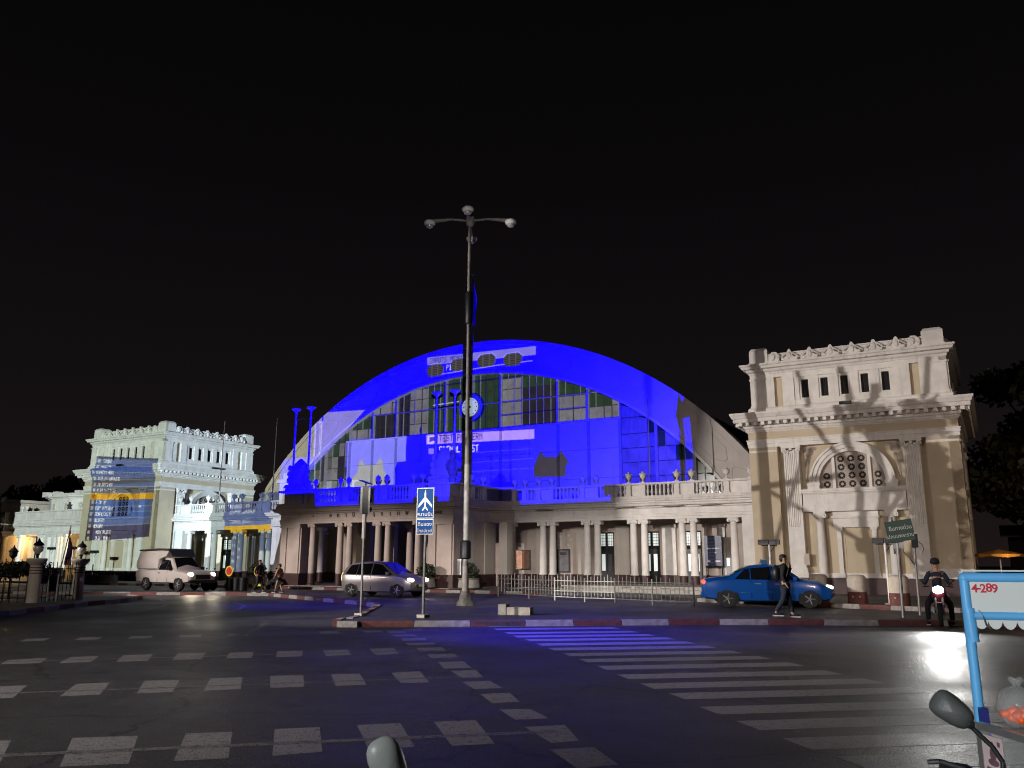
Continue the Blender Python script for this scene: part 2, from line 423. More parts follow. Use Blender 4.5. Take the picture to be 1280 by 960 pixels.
M['leaf2'] = mat('leaf_brown_green', (.055, .05, .026), .6, .5, 1.2, 0)
M['bark'] = mat('bark', (.10, .08, .06), .9, .3, 4, .6, 15)
M['skin'] = mat('skin', (.36, .21, .14), .6, .08, 8, .05, 60)
M['hair'] = mat('black_hair', (.008, .007, .007), .5, .3, 30, .4, 90)
M['darkcloth'] = mat('black_cloth', (.012, .012, .015), .85, .3, 20, .3, 60)
M['navycloth'] = mat('navy_cloth', (.014, .018, .032), .85, .3, 20, .3, 60)
M['blue_paint'] = mat('blue_board_paint', (.012, .06, .22), .5, .12, 4, .05, 30)
M['gold'] = mat('gilt_lettering', (.05, .04, .035), .6, .2, 5, .1, 40)
M['warm_lamp'] = mat('warm_lit_room', (.8, .6, .3), .8, .1, 3, 0, emit=(1.0, .72, .36), estr=1.1)
M['white_lamp'] = mat('lit_glass', (.8, .8, .8), .4, .1, 3, 0, emit=(.85, 1.0, .92), estr=1.3)

def alpha_mat(name, col, alpha, rough=.1):
    m = bpy.data.materials.new(name)
    m.use_nodes = True
    b = m.node_tree.nodes['Principled BSDF']
    b.inputs['Base Color'].default_value = (*col, 1)
    b.inputs['Alpha'].default_value = alpha
    b.inputs['Roughness'].default_value = rough
    return m

def asphalt(name, base, rough=.5, seed=0., blend=None, wear=0.):
    """dark bitumen with grit, patches and tyre-polished tracks; blend = paint colour worn through by wear"""
    m = bpy.data.materials.new(name)
    m.use_nodes = True
    n, l = m.node_tree.nodes, m.node_tree.links
    b = n['Principled BSDF']
    t = n.new('ShaderNodeTexCoord')
    def noise(sc, det=5, mp=(1, 1, 1), rot=0):
        q = n.new('ShaderNodeMapping')
        q.inputs['Scale'].default_value = mp
        q.inputs['Rotation'].default_value = (0, 0, rot)
        q.inputs['Location'].default_value = (seed, seed * .7, 0)
        l.new(t.outputs['Object'], q.inputs[0])
        x = n.new('ShaderNodeTexNoise')
        x.inputs['Scale'].default_value = sc
        x.inputs['Detail'].default_value = det
        l.new(q.outputs[0], x.inputs['Vector'])
        return x.outputs['Fac']
    def rng(f, a, c, lo=0., hi=1.):
        x = n.new('ShaderNodeMapRange')
        for i, v in ((1, a), (2, c), (3, lo), (4, hi)):
            x.inputs[i].default_value = v
        l.new(f, x.inputs[0])
        return x.outputs[0]
    def mix(f, a, c):
        x = n.new('ShaderNodeMix')
        x.data_type = 'RGBA'
        for i, v in ((6, a), (7, c)):
            if isinstance(v, tuple):
                x.inputs[i].default_value = (*v, 1)
            else:
                l.new(v, x.inputs[i])
        l.new(f, x.inputs[0])
        return x.outputs[2]
    grit = noise(42, 4)
    big = noise(.35, 6)
    tracks = noise(1.0, 4, (.06, 1.1, 1), R(-41))
    c = mix(rng(big, .35, .65), tuple(v * .75 for v in base), tuple(v * 1.25 for v in base))
    c = mix(rng(noise(5.5, 5), .38, .66, 0, .55), c, tuple(v * 1.55 for v in base))
    c = mix(rng(tracks, .45, .7, 0, .45), c, tuple(v * .55 for v in base))
    c = mix(rng(grit, .55, .72, 0, .8), c, tuple(min(1, v * 3.0) for v in base))
    vo = n.new('ShaderNodeTexVoronoi')
    vo.feature = 'DISTANCE_TO_EDGE'
    vo.inputs['Scale'].default_value = .33
    wq = n.new('ShaderNodeVectorMath')
    wq.operation = 'ADD'
    wn = n.new('ShaderNodeTexNoise')
    wn.inputs['Scale'].default_value = 1.3
    wn.inputs['Detail'].default_value = 6
    l.new(t.outputs['Object'], wn.inputs['Vector'])
    l.new(t.outputs['Object'], wq.inputs[0])
    l.new(wn.outputs['Color'], wq.inputs[1])
    l.new(wq.outputs[0], vo.inputs['Vector'])
    c = mix(rng(vo.outputs['Distance'], .004, .016, .75, 0), c, tuple(v * .3 for v in base))
    oil = noise(.9, 3)
    c = mix(rng(oil, .62, .72, 0, .5), c, tuple(v * .45 for v in base))
    if blend:
        w = n.new('ShaderNodeMath')
        w.operation = 'ADD'
        l.new(rng(noise(14, 8), .30, .70, 0, 1), w.inputs[0])
        l.new(rng(noise(45, 3), .35, .65, -.35, .35), w.inputs[1])
        f = rng(w.outputs[0], wear - .25, wear + .35)
        c = mix(f, c, blend)
    l.new(c, b.inputs['Base Color'])
    l.new(rng(big, .35, .65, rough - .09, rough + .12), b.inputs['Roughness'])
    b.inputs['Specular IOR Level'].default_value = .5
    bp = n.new('ShaderNodeBump')
    bp.inputs['Strength'].default_value = .85
    bp.inputs['Distance'].default_value = .012
    l.new(grit, bp.inputs['Height'])
    l.new(bp.outputs[0], b.inputs['Normal'])
    return m
M['asphalt'] = asphalt('asphalt', (.034, .033, .034), .50)
M['paving'] = asphalt('island_paving', (.036, .033, .033), .52, 5.)
M['marking'] = asphalt('worn_road_paint', (.034, .033, .034), .55, 0., (.20, .195, .19), .06)
M['marking_line'] = asphalt('very_worn_road_paint', (.034, .033, .034), .55, 2., (.15, .145, .14), .30)
M['zebra'] = asphalt('zebra_paint', (.034, .033, .034), .52, 0., (.31, .305, .30), .02)

# ------------------------------------------------------------------ mesh helpers
ORG = {}
class MB:
    def __init__(self):
        self.v, self.f = [], []
    def add(self, vs, fs):
        k = len(self.v)
        self.v += [tuple(p) for p in vs]
        self.f += [tuple(i + k for i in f) for f in fs]
        return self
    def box(self, x0, x1, y0, y1, z0, z1):
        return self.add([(x0, y0, z0), (x1, y0, z0), (x1, y1, z0), (x0, y1, z0), (x0, y0, z1), (x1, y0, z1), (x1, y1, z1), (x0, y1, z1)],
                        [(0, 3, 2, 1), (4, 5, 6, 7), (0, 1, 5, 4), (1, 2, 6, 5), (2, 3, 7, 6), (3, 0, 4, 7)])
    def frustum(self, x0, x1, y0, y1, z0, z1, d):
        """box whose top is inset by d (bevelled block)"""
        return self.add([(x0, y0, z0), (x1, y0, z0), (x1, y1, z0), (x0, y1, z0), (x0 + d, y0 + d, z1), (x1 - d, y0 + d, z1), (x1 - d, y1 - d, z1), (x0 + d, y1 - d, z1)],
                        [(0, 3, 2, 1), (4, 5, 6, 7), (0, 1, 5, 4), (1, 2, 6, 5), (2, 3, 7, 6), (3, 0, 4, 7)])
    def rod(self, a, b, r0, r1=None, n=8, cap=True):
        r1 = r0 if r1 is None else r1
        a, b = Vector(a), Vector(b)
        d = (b - a).normalized()
        x = d.orthogonal().normalized()
        y = d.cross(x)
        vs = [a + (x * math.cos(2 * PI * i / n) + y * math.sin(2 * PI * i / n)) * r0 for i in range(n)]
        vs += [b + (x * math.cos(2 * PI * i / n) + y * math.sin(2 * PI * i / n)) * r1 for i in range(n)]
        fs = [(i, (i + 1) % n, n + (i + 1) % n, n + i) for i in range(n)]
        if cap:
            fs += [tuple(range(n - 1, -1, -1)), tuple(range(n, 2 * n))]
        return self.add(vs, fs)
    def tube(self, pts, r, n=6):
        for i in range(len(pts) - 1):
            self.rod(pts[i], pts[i + 1], r, r, n)
        return self
    def lathe(self, prof, c=(0, 0, 0), n=12, sx=1, sy=1):
        """prof: (radius, z) from bottom to top round the vertical through c"""
        vs, fs = [], []
        for r, z in prof:
            vs += [(c[0] + sx * r * math.cos(2 * PI * i / n), c[1] + sy * r * math.sin(2 * PI * i / n), c[2] + z) for i in range(n)]
        for k in range(len(prof) - 1):
            fs += [(k * n + i, k * n + (i + 1) % n, (k + 1) * n + (i + 1) % n, (k + 1) * n + i) for i in range(n)]
        fs += [tuple(range(n - 1, -1, -1)), tuple(range((len(prof) - 1) * n, len(prof) * n))]
        return self.add(vs, fs)
    def ball(self, c, rx, ry=None, rz=None, n=10, m=6):
        ry = rx if ry is None else ry
        rz = rx if rz is None else rz
        vs = [(c[0], c[1], c[2] - rz)]
        for k in range(1, m):
            a = -PI / 2 + PI * k / m
            vs += [(c[0] + rx * math.cos(a) * math.cos(2 * PI * i / n), c[1] + ry * math.cos(a) * math.sin(2 * PI * i / n), c[2] + rz * math.sin(a)) for i in range(n)]
        vs.append((c[0], c[1], c[2] + rz))
        fs = [(0, 1 + (i + 1) % n, 1 + i) for i in range(n)]
        for k in range(m - 2):
            fs += [(1 + k * n + i, 1 + k * n + (i + 1) % n, 1 + (k + 1) * n + (i + 1) % n, 1 + (k + 1) * n + i) for i in range(n)]
        L = len(vs) - 1
        fs += [(L, 1 + (m - 2) * n + i, 1 + (m - 2) * n + (i + 1) % n) for i in range(n)]
        return self.add(vs, fs)
    def plate(self, xz, y0, y1):
        """upright prism: outline in x,z (counter-clockwise from the front), between y0 (front) and y1"""
        n = len(xz)
        return self.add([(x, y0, z) for x, z in xz] + [(x, y1, z) for x, z in xz],
                        [tuple(range(n)), tuple(range(2 * n - 1, n - 1, -1))] + [(i, n + i, n + (i + 1) % n, (i + 1) % n) for i in range(n)])
    def slab(self, xy, z0, z1):
        n = len(xy)
        return self.add([(x, y, z0) for x, y in xy] + [(x, y, z1) for x, y in xy],
                        [tuple(range(n - 1, -1, -1)), tuple(range(n, 2 * n))] + [(i, (i + 1) % n, n + (i + 1) % n, n + i) for i in range(n)])
    def sweep(self, path, prof, closed=False, caps=True):
        """profile of (outward, z) carried along a plan path with mitred corners; outward is to the right of travel"""
        P = [Vector((p[0], p[1])) for p in path]
        n, k = len(P), len(prof)
        vs, fs = [], []
        for i in range(n):
            a = P[i] - P[i - 1] if (i > 0 or closed) else P[1] - P[0]
            b = P[(i + 1) % n] - P[i] if (i < n - 1 or closed) else P[-1] - P[-2]
            na, nb = Vector((a.y, -a.x)).normalized(), Vector((b.y, -b.x)).normalized()
            m = (na + nb).normalized()
            m /= max(.3, m.dot(na))
            vs += [(P[i].x + m.x * o, P[i].y + m.y * o, z) for o, z in prof]
        for i in range(n if closed else n - 1):
            j = (i + 1) % n
            fs += [(i * k + q, j * k + q, j * k + (q + 1) % k, i * k + (q + 1) % k) for q in range(k)]
        if not closed and caps:
            fs += [tuple(range(k)), tuple((n - 1) * k + q for q in range(k - 1, -1, -1))]
        return self.add(vs, fs)
    def turn(self, ang, about=(0, 0)):
        c, s = math.cos(ang), math.sin(ang)
        self.v = [(about[0] + (x - about[0]) * c - (y - about[1]) * s, about[1] + (x - about[0]) * s + (y - about[1]) * c, z) for x, y, z in self.v]
        return self
    def mesh(self, name, m, smooth=None, org=(0, 0, 0)):
        me = bpy.data.meshes.new(name)
        me.from_pydata([(x - org[0], y - org[1], z - org[2]) for x, y, z in self.v], [], self.f)
        me.materials.append(M[m] if isinstance(m, str) else m)
        bm = bmesh.new()
        bm.from_mesh(me)
        bmesh.ops.recalc_face_normals(bm, faces=bm.faces)
        bm.to_mesh(me)
        bm.free()
        if smooth:
            me.polygons.foreach_set('use_smooth', [True] * len(me.polygons))
            me.set_sharp_from_angle(angle=R(smooth))
        me.update()
        return me
    def build(self, name, m, parent=None, smooth=None, kind=None, label=None):
        org = ORG.get(parent.name, (0, 0, 0)) if parent else (0, 0, 0)
        return link(name, self.mesh(name, m, smooth, org), parent, kind, label)

def link(name, me, parent=None, kind=None, label=None):
    o = bpy.data.objects.new(name, me)
    COL.objects.link(o)
    if parent:
        o.parent = parent
        ORG[o.name] = ORG.get(parent.name, (0, 0, 0))
    if kind:
        o['kind'] = kind
    if label:
        o['label'] = label
    return o
def tag(o, label, cat, group=None):
    o['label'] = label
    o['category'] = cat
    if group:
        o['group'] = group
    return o
def thing(name, label, cat, loc=(0, 0, 0), rz=0.0, group=None, local=False):
    o = bpy.data.objects.new(name, None)
    COL.objects.link(o)
    o.location = loc
    o.rotation_euler = (0, 0, rz)
    ORG[o.name] = (0, 0, 0) if local else tuple(loc)
    return tag(o, label, cat, group)
def put(name, me, parent, p, rz=0.0, s=(1, 1, 1)):
    """a repeated piece sharing one mesh, at world point p"""
    o = link(name, me, parent)
    g = ORG.get(parent.name, (0, 0, 0))
    o.location = (p[0] - g[0], p[1] - g[1], p[2] - g[2])
    o.rotation_euler = (0, 0, rz)
    o.scale = s
    return o
def dup(src, loc, rz=None, label=None):
    """copy a thing with its parts and sub-parts"""
    r = src.copy()
    COL.objects.link(r)
    r.location = loc
    if rz is not None:
        r.rotation_euler = (0, 0, rz)
    if label:
        r['label'] = label
    def rec(a, b):
        for ch in list(a.children):
            c = ch.copy()
            COL.objects.link(c)
            c.parent = b
            rec(ch, c)
    rec(src, r)
    return r
def lettering(s, size, m, parent, loc, rz=0.0, depth=.006, name='lettering', tilt=PI / 2, align='CENTER', sx=1.0, roll=0.0, offset=0.0):
    cu = bpy.data.curves.new('letters', 'FONT')
    cu.body = s
    cu.size = size
    cu.extrude = depth
    cu.offset = offset
    cu.align_x = align
    t = bpy.data.objects.new('letters', cu)
    COL.objects.link(t)
    bpy.context.view_layer.update()
    me = bpy.data.meshes.new_from_object(t.evaluated_get(bpy.context.evaluated_depsgraph_get()))
    bpy.data.objects.remove(t)
    me.materials.clear()
    me.materials.append(M[m] if isinstance(m, str) else m)
    o = link(name, me, parent)
    g = ORG.get(parent.name, (0, 0, 0))
    o.location = (loc[0] - g[0], loc[1] - g[1], loc[2] - g[2])
    o.rotation_euler = (tilt, 0, rz)
    if roll:
        o.rotation_euler = (Euler((tilt, 0, rz)).to_matrix() @ Matrix.Rotation(roll, 3, 'Z')).to_euler()
    o.scale = (sx, 1, 1)
    return o
def skinned(name, pts, edges, m, parent, levels=2, root=0):
    """limbs grown round a skeleton: pts = (x,y,z,radius[,radius2])"""
    me = bpy.data.meshes.new(name)
    bm = bmesh.new()
    ly = bm.verts.layers.skin.verify()
    vs = []
    for i, p in enumerate(pts):
        v = bm.verts.new(p[:3])
        v[ly].radius = (p[3], p[4] if len(p) > 4 else p[3])
        v[ly].use_root = (i == root)
        vs.append(v)
    for a, b in edges:
        bm.edges.new((vs[a], vs[b]))
    bm.to_mesh(me)
    bm.free()
    t = bpy.data.objects.new('tmp', me)
    COL.objects.link(t)
    s = t.modifiers.new('s', 'SKIN')
    s.use_smooth_shade = True
    q = t.modifiers.new('q', 'SUBSURF')
    q.levels = q.render_levels = levels
    bpy.context.view_layer.update()
    out = bpy.data.meshes.new_from_object(t.evaluated_get(bpy.context.evaluated_depsgraph_get()))
    bpy.data.objects.remove(t)
    out.materials.clear()
    out.materials.append(M[m] if isinstance(m, str) else m)
    out.polygons.foreach_set('use_smooth', [True] * len(out.polygons))
    return link(name, out, parent)

# ------------------------------------------------------------------ ground
MB().add([(-900, -900, 0), (900, -900, 0), (900, 900, 0), (-900, 900, 0)], [(0, 1, 2, 3)]).build('road', 'asphalt', kind='structure')
FRONT = [(-15.2, 17.5), (-15.0, 17.15), (-14.4, 17.35), (-11.18, 19.57), (-9.16, 21.15), (-6.7, 23.0), (-3.86, 24.45), (-1.08, 25.8), (.39, 26.4), (6, 28.6), (30, 38)]
BACK = [(-15.6, 18.2), (-16.3, 19.5), (-17.5, 21.3), (-19.3, 24.1), (-20.3, 25.2), (-21.6, 26.1), (-25.5, 27.9), (-31.4, 30.8), (-35.2, 29.8), (-38.6, 27.7), (-44, 25.5), (-60, 18), (-100, 4)]
isl = MB().slab([(-100, 70)] + BACK[::-1] + FRONT + [(60, 40), (60, 70)], -.3, .12).build('forecourt', 'paving', kind='structure')
PAVE = [(-120, 36.6), (-19.4, 36.6), (-17.2, 37.2), (-13.5, 36.2), (-10.6, 33.4), (-5.2, 31.6), (-2.0, 30.6), (3, 29.9), (30, 30.5)]
pave = MB().slab([(-120, 68)] + PAVE + [(30, 68)], -.2, .235).build('pavement', 'paving', kind='structure')
stone_me = {}
for c in ('kerbred', 'kerbwhite'):
    stone_me[c] = MB().frustum(-.5, .5, -.1, .1, -.14, .025, .012).mesh('kerb_stone', c)
def kerb(path, parent, z, step, inset=.1, gap=.012, first=0, skip=()):
    """painted stones laid end to end along a plan path, red and white by turns"""
    d, k = 0.0, first
    P = [Vector(p) for p in path]
    L = [0]
    for i in range(1, len(P)):
        L.append(L[-1] + (P[i] - P[i - 1]).length)
    def at(s):
        for i in range(1, len(P)):
            if s <= L[i] or i == len(P) - 1:
                return P[i - 1].lerp(P[i], (s - L[i - 1]) / (L[i] - L[i - 1]))
    while d < L[-1] - step * .5:
        st = step * rnd.uniform(.9, 1.1)
        a, b = at(d), at(min(L[-1], d + st))
        v = b - a
        nrm = Vector((-v.y, v.x)).normalized() * inset
        c = (a + b) / 2 + nrm
        if k not in skip:
            put('kerb_stone', stone_me[('kerbwhite', 'kerbred')[k % 2]], parent, (c.x, c.y, z + rnd.uniform(-.006, .006)), math.atan2(v.y, v.x), (v.length - gap, 1, 1))
        d += st
        k += 1
kerb(FRONT[2:-1], isl, .125, 1.42, .09, first=1)
kerb([FRONT[2], FRONT[1], FRONT[0], BACK[0]], isl, .125, .62, -.09 * -1, first=0)
kerb(BACK[0:8], isl, .125, 1.05, -.09, first=0)
kerb(BACK[7:11], isl, .125, 1.3, -.09, first=0)
kerb([(-52, 36.6), (-19.4, 36.6)], pave, .24, .92, .09)
kerb(PAVE[4:9], pave, .24, .95, .09)
# left traffic island with the gate
ISL2 = [(-24.6, 11.0), (-26.0, 14.6), (-27.6, 16.9), (-30.0, 20.2), (-31.4, 23.0), (-33.4, 25.2), (-36.5, 26.0), (-44, 22), (-60, 10), (-40, 4)]
isl2 = MB().slab(ISL2, -.3, .13).build('gate_island', 'paving', kind='structure')
kerb(ISL2[0:7], isl2, .13, 1.2, .09)

# ------------------------------------------------------------------ painted markings
road = bpy.data.objects['road']
SQ = [((-7.67, 5.17), (-7.23, 5.54), (-6.7, 4.43), (-6.31, 4.77)), ((-6.93, 5.84), (-6.61, 6.12), (-6.08, 5.02), (-5.77, 5.32)),
      ((-6.36, 6.43), (-6.05, 6.73), (-5.52, 5.57), (-5.26, 5.9)), ((-5.8, 7.0), (-5.49, 7.31), (-5.0, 6.2), (-4.68, 6.46)),
      ((-5.23, 7.54), (-4.92, 7.85), (-4.43, 6.67), (-4.14, 6.94)), ((-8.55, 4.4), (-8.05, 4.82), (-7.4, 3.75), (-7.0, 4.1)),
      ((-5.03, 8.52), (-4.76, 8.74), (-4.56, 8.07), (-4.3, 8.32)), ((-4.29, 7.77), (-4.0, 8.09), (-3.71, 7.23), (-3.54, 7.45)), ((-3.6, 6.98), (-3.31, 7.27), (-3.09, 6.47), (-2.86, 6.76)), ((-2.8, 6.43), (-2.56, 6.66), (-2.39, 6.03), (-2.17, 6.25)),
      ((-10.96, 7.36), (-10.71, 7.69), (-10.13, 6.6), (-9.83, 6.93)), ((-10.45, 8.03), (-10.1, 8.33), (-9.52, 7.22), (-9.25, 7.54)),
      ((-9.86, 8.66), (-9.57, 8.98), (-9.0, 7.81), (-8.7, 8.15)), ((-9.33, 9.28), (-8.98, 9.59), (-8.45, 8.42), (-8.15, 8.73)),
      ((-8.7, 9.87), (-8.39, 10.15), (-7.84, 9.0), (-7.56, 9.29)), ((-8.05, 10.46), (-7.8, 10.84), (-7.25, 9.65), (-6.97, 9.91)),
      ((-11.7, 6.6), (-11.4, 6.95), (-10.85, 5.9), (-10.5, 6.25)),
      ((-14.58, 8.51), (-14.32, 9.03), (-14.07, 8.09), (-13.69, 8.52)), ((-14.1, 9.3), (-13.85, 9.68), (-13.42, 8.67), (-13.14, 9.04)),
      ((-13.6, 9.98), (-13.28, 10.33), (-12.79, 9.25), (-12.5, 9.63)), ((-13.01, 10.65), (-12.69, 11.0), (-12.25, 9.92), (-11.93, 10.25)),
      ((-12.33, 11.22), (-12.06, 11.54), (-11.66, 10.55), (-11.33, 10.82)), ((-11.79, 11.87), (-11.44, 12.17), (-11.07, 11.12), (-10.78, 11.45)),
      ((-11.17, 12.42), (-10.87, 12.77), (-10.46, 11.71), (-10.16, 12.05)), ((-10.62, 13.1), (-10.32, 13.46), (-9.79, 12.27), (-9.57, 12.64)),
      ((-13.14, 16.81), (-12.84, 17.14), (-12.6, 16.2), (-12.3, 16.5)), ((-12.25, 15.85), (-11.9, 16.2), (-11.85, 15.5), (-11.52, 15.9)),
      ((-11.45, 15.2), (-11.1, 15.6), (-11.08, 14.75), (-10.73, 15.11)), ((-10.75, 14.4), (-10.3, 14.78), (-10.4, 14.05), (-10.05, 14.5)),
      ((-9.95, 13.68), (-9.6, 14.05), (-9.5, 13.2), (-9.15, 13.55)), ((-9.1, 12.85), (-8.75, 13.2), (-8.7, 12.4), (-8.35, 12.75)),
      ((-8.25, 11.97), (-7.95, 12.29), (-7.65, 11.27), (-7.34, 11.57)), ((-7.43, 11.11), (-7.15, 11.4), (-6.83, 10.52), (-6.61, 10.75)),
      ((-6.61, 10.18), (-6.34, 10.48), (-6.1, 9.69), (-5.84, 9.97)), ((-5.82, 9.38), (-5.55, 9.66), (-5.33, 8.86), (-5.09, 9.1))]
for k in range(9):          # far faint row towards the left road
    x, y = -17.9 + .66 * k, 10.9 + .78 * k
    if k != 5:
        SQ.append(((x - .35, y + .1), (x - .05, y + .45), (x + .15, y - .35), (x + .45, y - .02)))
for q in SQ:
    a, b, c, d = q
    MB().add([(*p, .0012) for p in (a, b, d, c)], [(0, 1, 2, 3)]).build('road_stud_marking', 'marking', road)
def strip(a, b, w, z, m, name, parent=None):
    v = Vector((b[0] - a[0], b[1] - a[1])).normalized()
    n = Vector((-v.y, v.x)) * w / 2
    return MB().add([(a[0] + n.x, a[1] + n.y, z), (a[0] - n.x, a[1] - n.y, z), (b[0] - n.x, b[1] - n.y, z), (b[0] + n.x, b[1] + n.y, z)], [(0, 1, 2, 3)]).build(name, m, parent or road)
strip((-8.6, 3.4), (-3.9, 7.75), .13, .0024, 'marking_line', 'lane_line')
strip((-11.6, 5.7), (-6.9, 10.6), .10, .0024, 'marking_line', 'lane_line')
strip((-14.8, 7.9), (-9.3, 13.6), .10, .0024, 'marking_line', 'lane_line')
strip((-4.15, 18.57), (-3.47, 18.98), .06, .0012, 'marking', 'lane_line')
strip((-1.75, 15.8), (-.8, 16.45), .07, .0012, 'marking', 'lane_line')
strip((1.2, 17.6), (2.6, 18.4), .07, .0012, 'marking', 'lane_line')
# zebra
P0 = Vector((-11.3, 18.85))
ZL = [(-11.75, 19.3), (-11.04, 18.47), (-10.2, 17.6), (-9.56, 16.9), (-8.9, 16.25), (-8.22, 15.51), (-7.59, 14.8), (-6.9, 14.07), (-6.25, 13.37), (-5.58, 12.62), (-4.89, 11.8), (-4.25, 11.09), (-3.62, 10.45),
      (-2.97, 9.64), (-2.37, 8.98), (-1.76, 8.32), (-1.2, 7.76), (-.62, 7.1), (-.05, 6.45)]
dz = Vector((.77, .638))
dn = Vector((.667, -.745))
for k, p in enumerate(ZL):
    p = Vector(p)
    a = p - dn * .27
    b = a + dn * .50
    ln = 3.12 + .02 * k
    c, d = b + dz * ln, a + dz * ln
    MB().add([(*a, .0012), (*b, .0012), (*c, .0012), (*d, .0012)], [(0, 1, 2, 3)]).build('zebra_stripe', 'zebra', road)
# curved lane lines into the left road
def ribbon(pts, w, m, name):
    vs, fs = [], []
    P = [Vector(p) for p in pts]
    for i, p in enumerate(P):
        v = (P[min(i + 1, len(P) - 1)] - P[max(i - 1, 0)]).normalized()
        n = Vector((-v.y, v.x)) * w / 2
        vs += [(p.x + n.x, p.y + n.y, .0012), (p.x - n.x, p.y - n.y, .0012)]
        if i:
            fs.append((2 * i - 2, 2 * i - 1, 2 * i + 1, 2 * i))
    MB().add(vs, fs).build(name, m, road)
ribbon([(-20.6, 16.6), (-21.2, 17.9), (-21.9, 19.4), (-23.3, 21.5), (-25.3, 23.6), (-28.3, 25.7), (-32, 27.2)], .16, 'marking', 'lane_line')
ribbon([(-24.2, 17.4), (-25.6, 19.4), (-27.4, 21.6), (-29.6, 23.6), (-32.5, 25.4)], .13, 'marking_line', 'lane_line')
ribbon([(-14.6, 12.6), (-15.2, 14.2), (-16.2, 15.6), (-17.6, 17.2)], .14, 'marking_line', 'lane_line')
strip((-14.2, 16.2), (-12.0, 17.4), .3, .0024, 'marking_line', 'lane_line')

# ------------------------------------------------------------------ shared classical pieces
def column_mesh(r, z0, z1, taper=.86, n=16):
    return MB().lathe([(r * 1.0, z0), (r, z0 + (z1 - z0) * .3), (r * taper, z1)], n=n)
def capital_mb(cx, cy, z0, z1, r, depth=None):
    """ionic capital: echinus, two scrolls front and back, abacus"""
    h = z1 - z0
    mb = MB().lathe([(r * .95, z0), (r * 1.15, z0 + h * .25), (r * 1.3, z0 + h * .55)], (cx, cy, 0), 12)
    for s in (-1, 1):
        mb.rod((cx + s * r * 1.25, cy - r * 1.15, z0 + h * .42), (cx + s * r * 1.25, cy + r * 1.15, z0 + h * .42), h * .34, n=10)
        mb.ball((cx + s * r * 1.25, cy - r * 1.18, z0 + h * .42), h * .14, n=6, m=4)
    mb.box(cx - r * 1.45, cx + r * 1.45, cy - r * 1.2, cy + r * 1.2, z0 + h * .55, z0 + h * .72)
    mb.box(cx - r * 1.6, cx + r * 1.6, cy - r * 1.35, cy + r * 1.35, z0 + h * .72, z1)
    return mb
BALPROF = [(.07, 0), (.07, .05), (.045, .08), (.05, .12), (.085, .24), (.06, .38), (.038, .46), (.05, .5), (.036, .54), (.07, .60), (.07, .64)]
BAL = MB().lathe(BALPROF, n=8).mesh('baluster', 'white', 60)
URNPROF = [(.10, 0), (.10, .05), (.05, .09), (.045, .16), (.07, .20), (.16, .30), (.18, .38), (.15, .43), (.19, .47), (.20, .50), (.10, .53), (.05, .58), (.03, .62)]
_u = MB().lathe(URNPROF, n=10)
for a in range(6):
    _u.ball((.17 * math.cos(a * PI / 3), .17 * math.sin(a * PI / 3), .47), .045, n=5, m=4)
URN = _u.mesh('urn', 'white', 60)

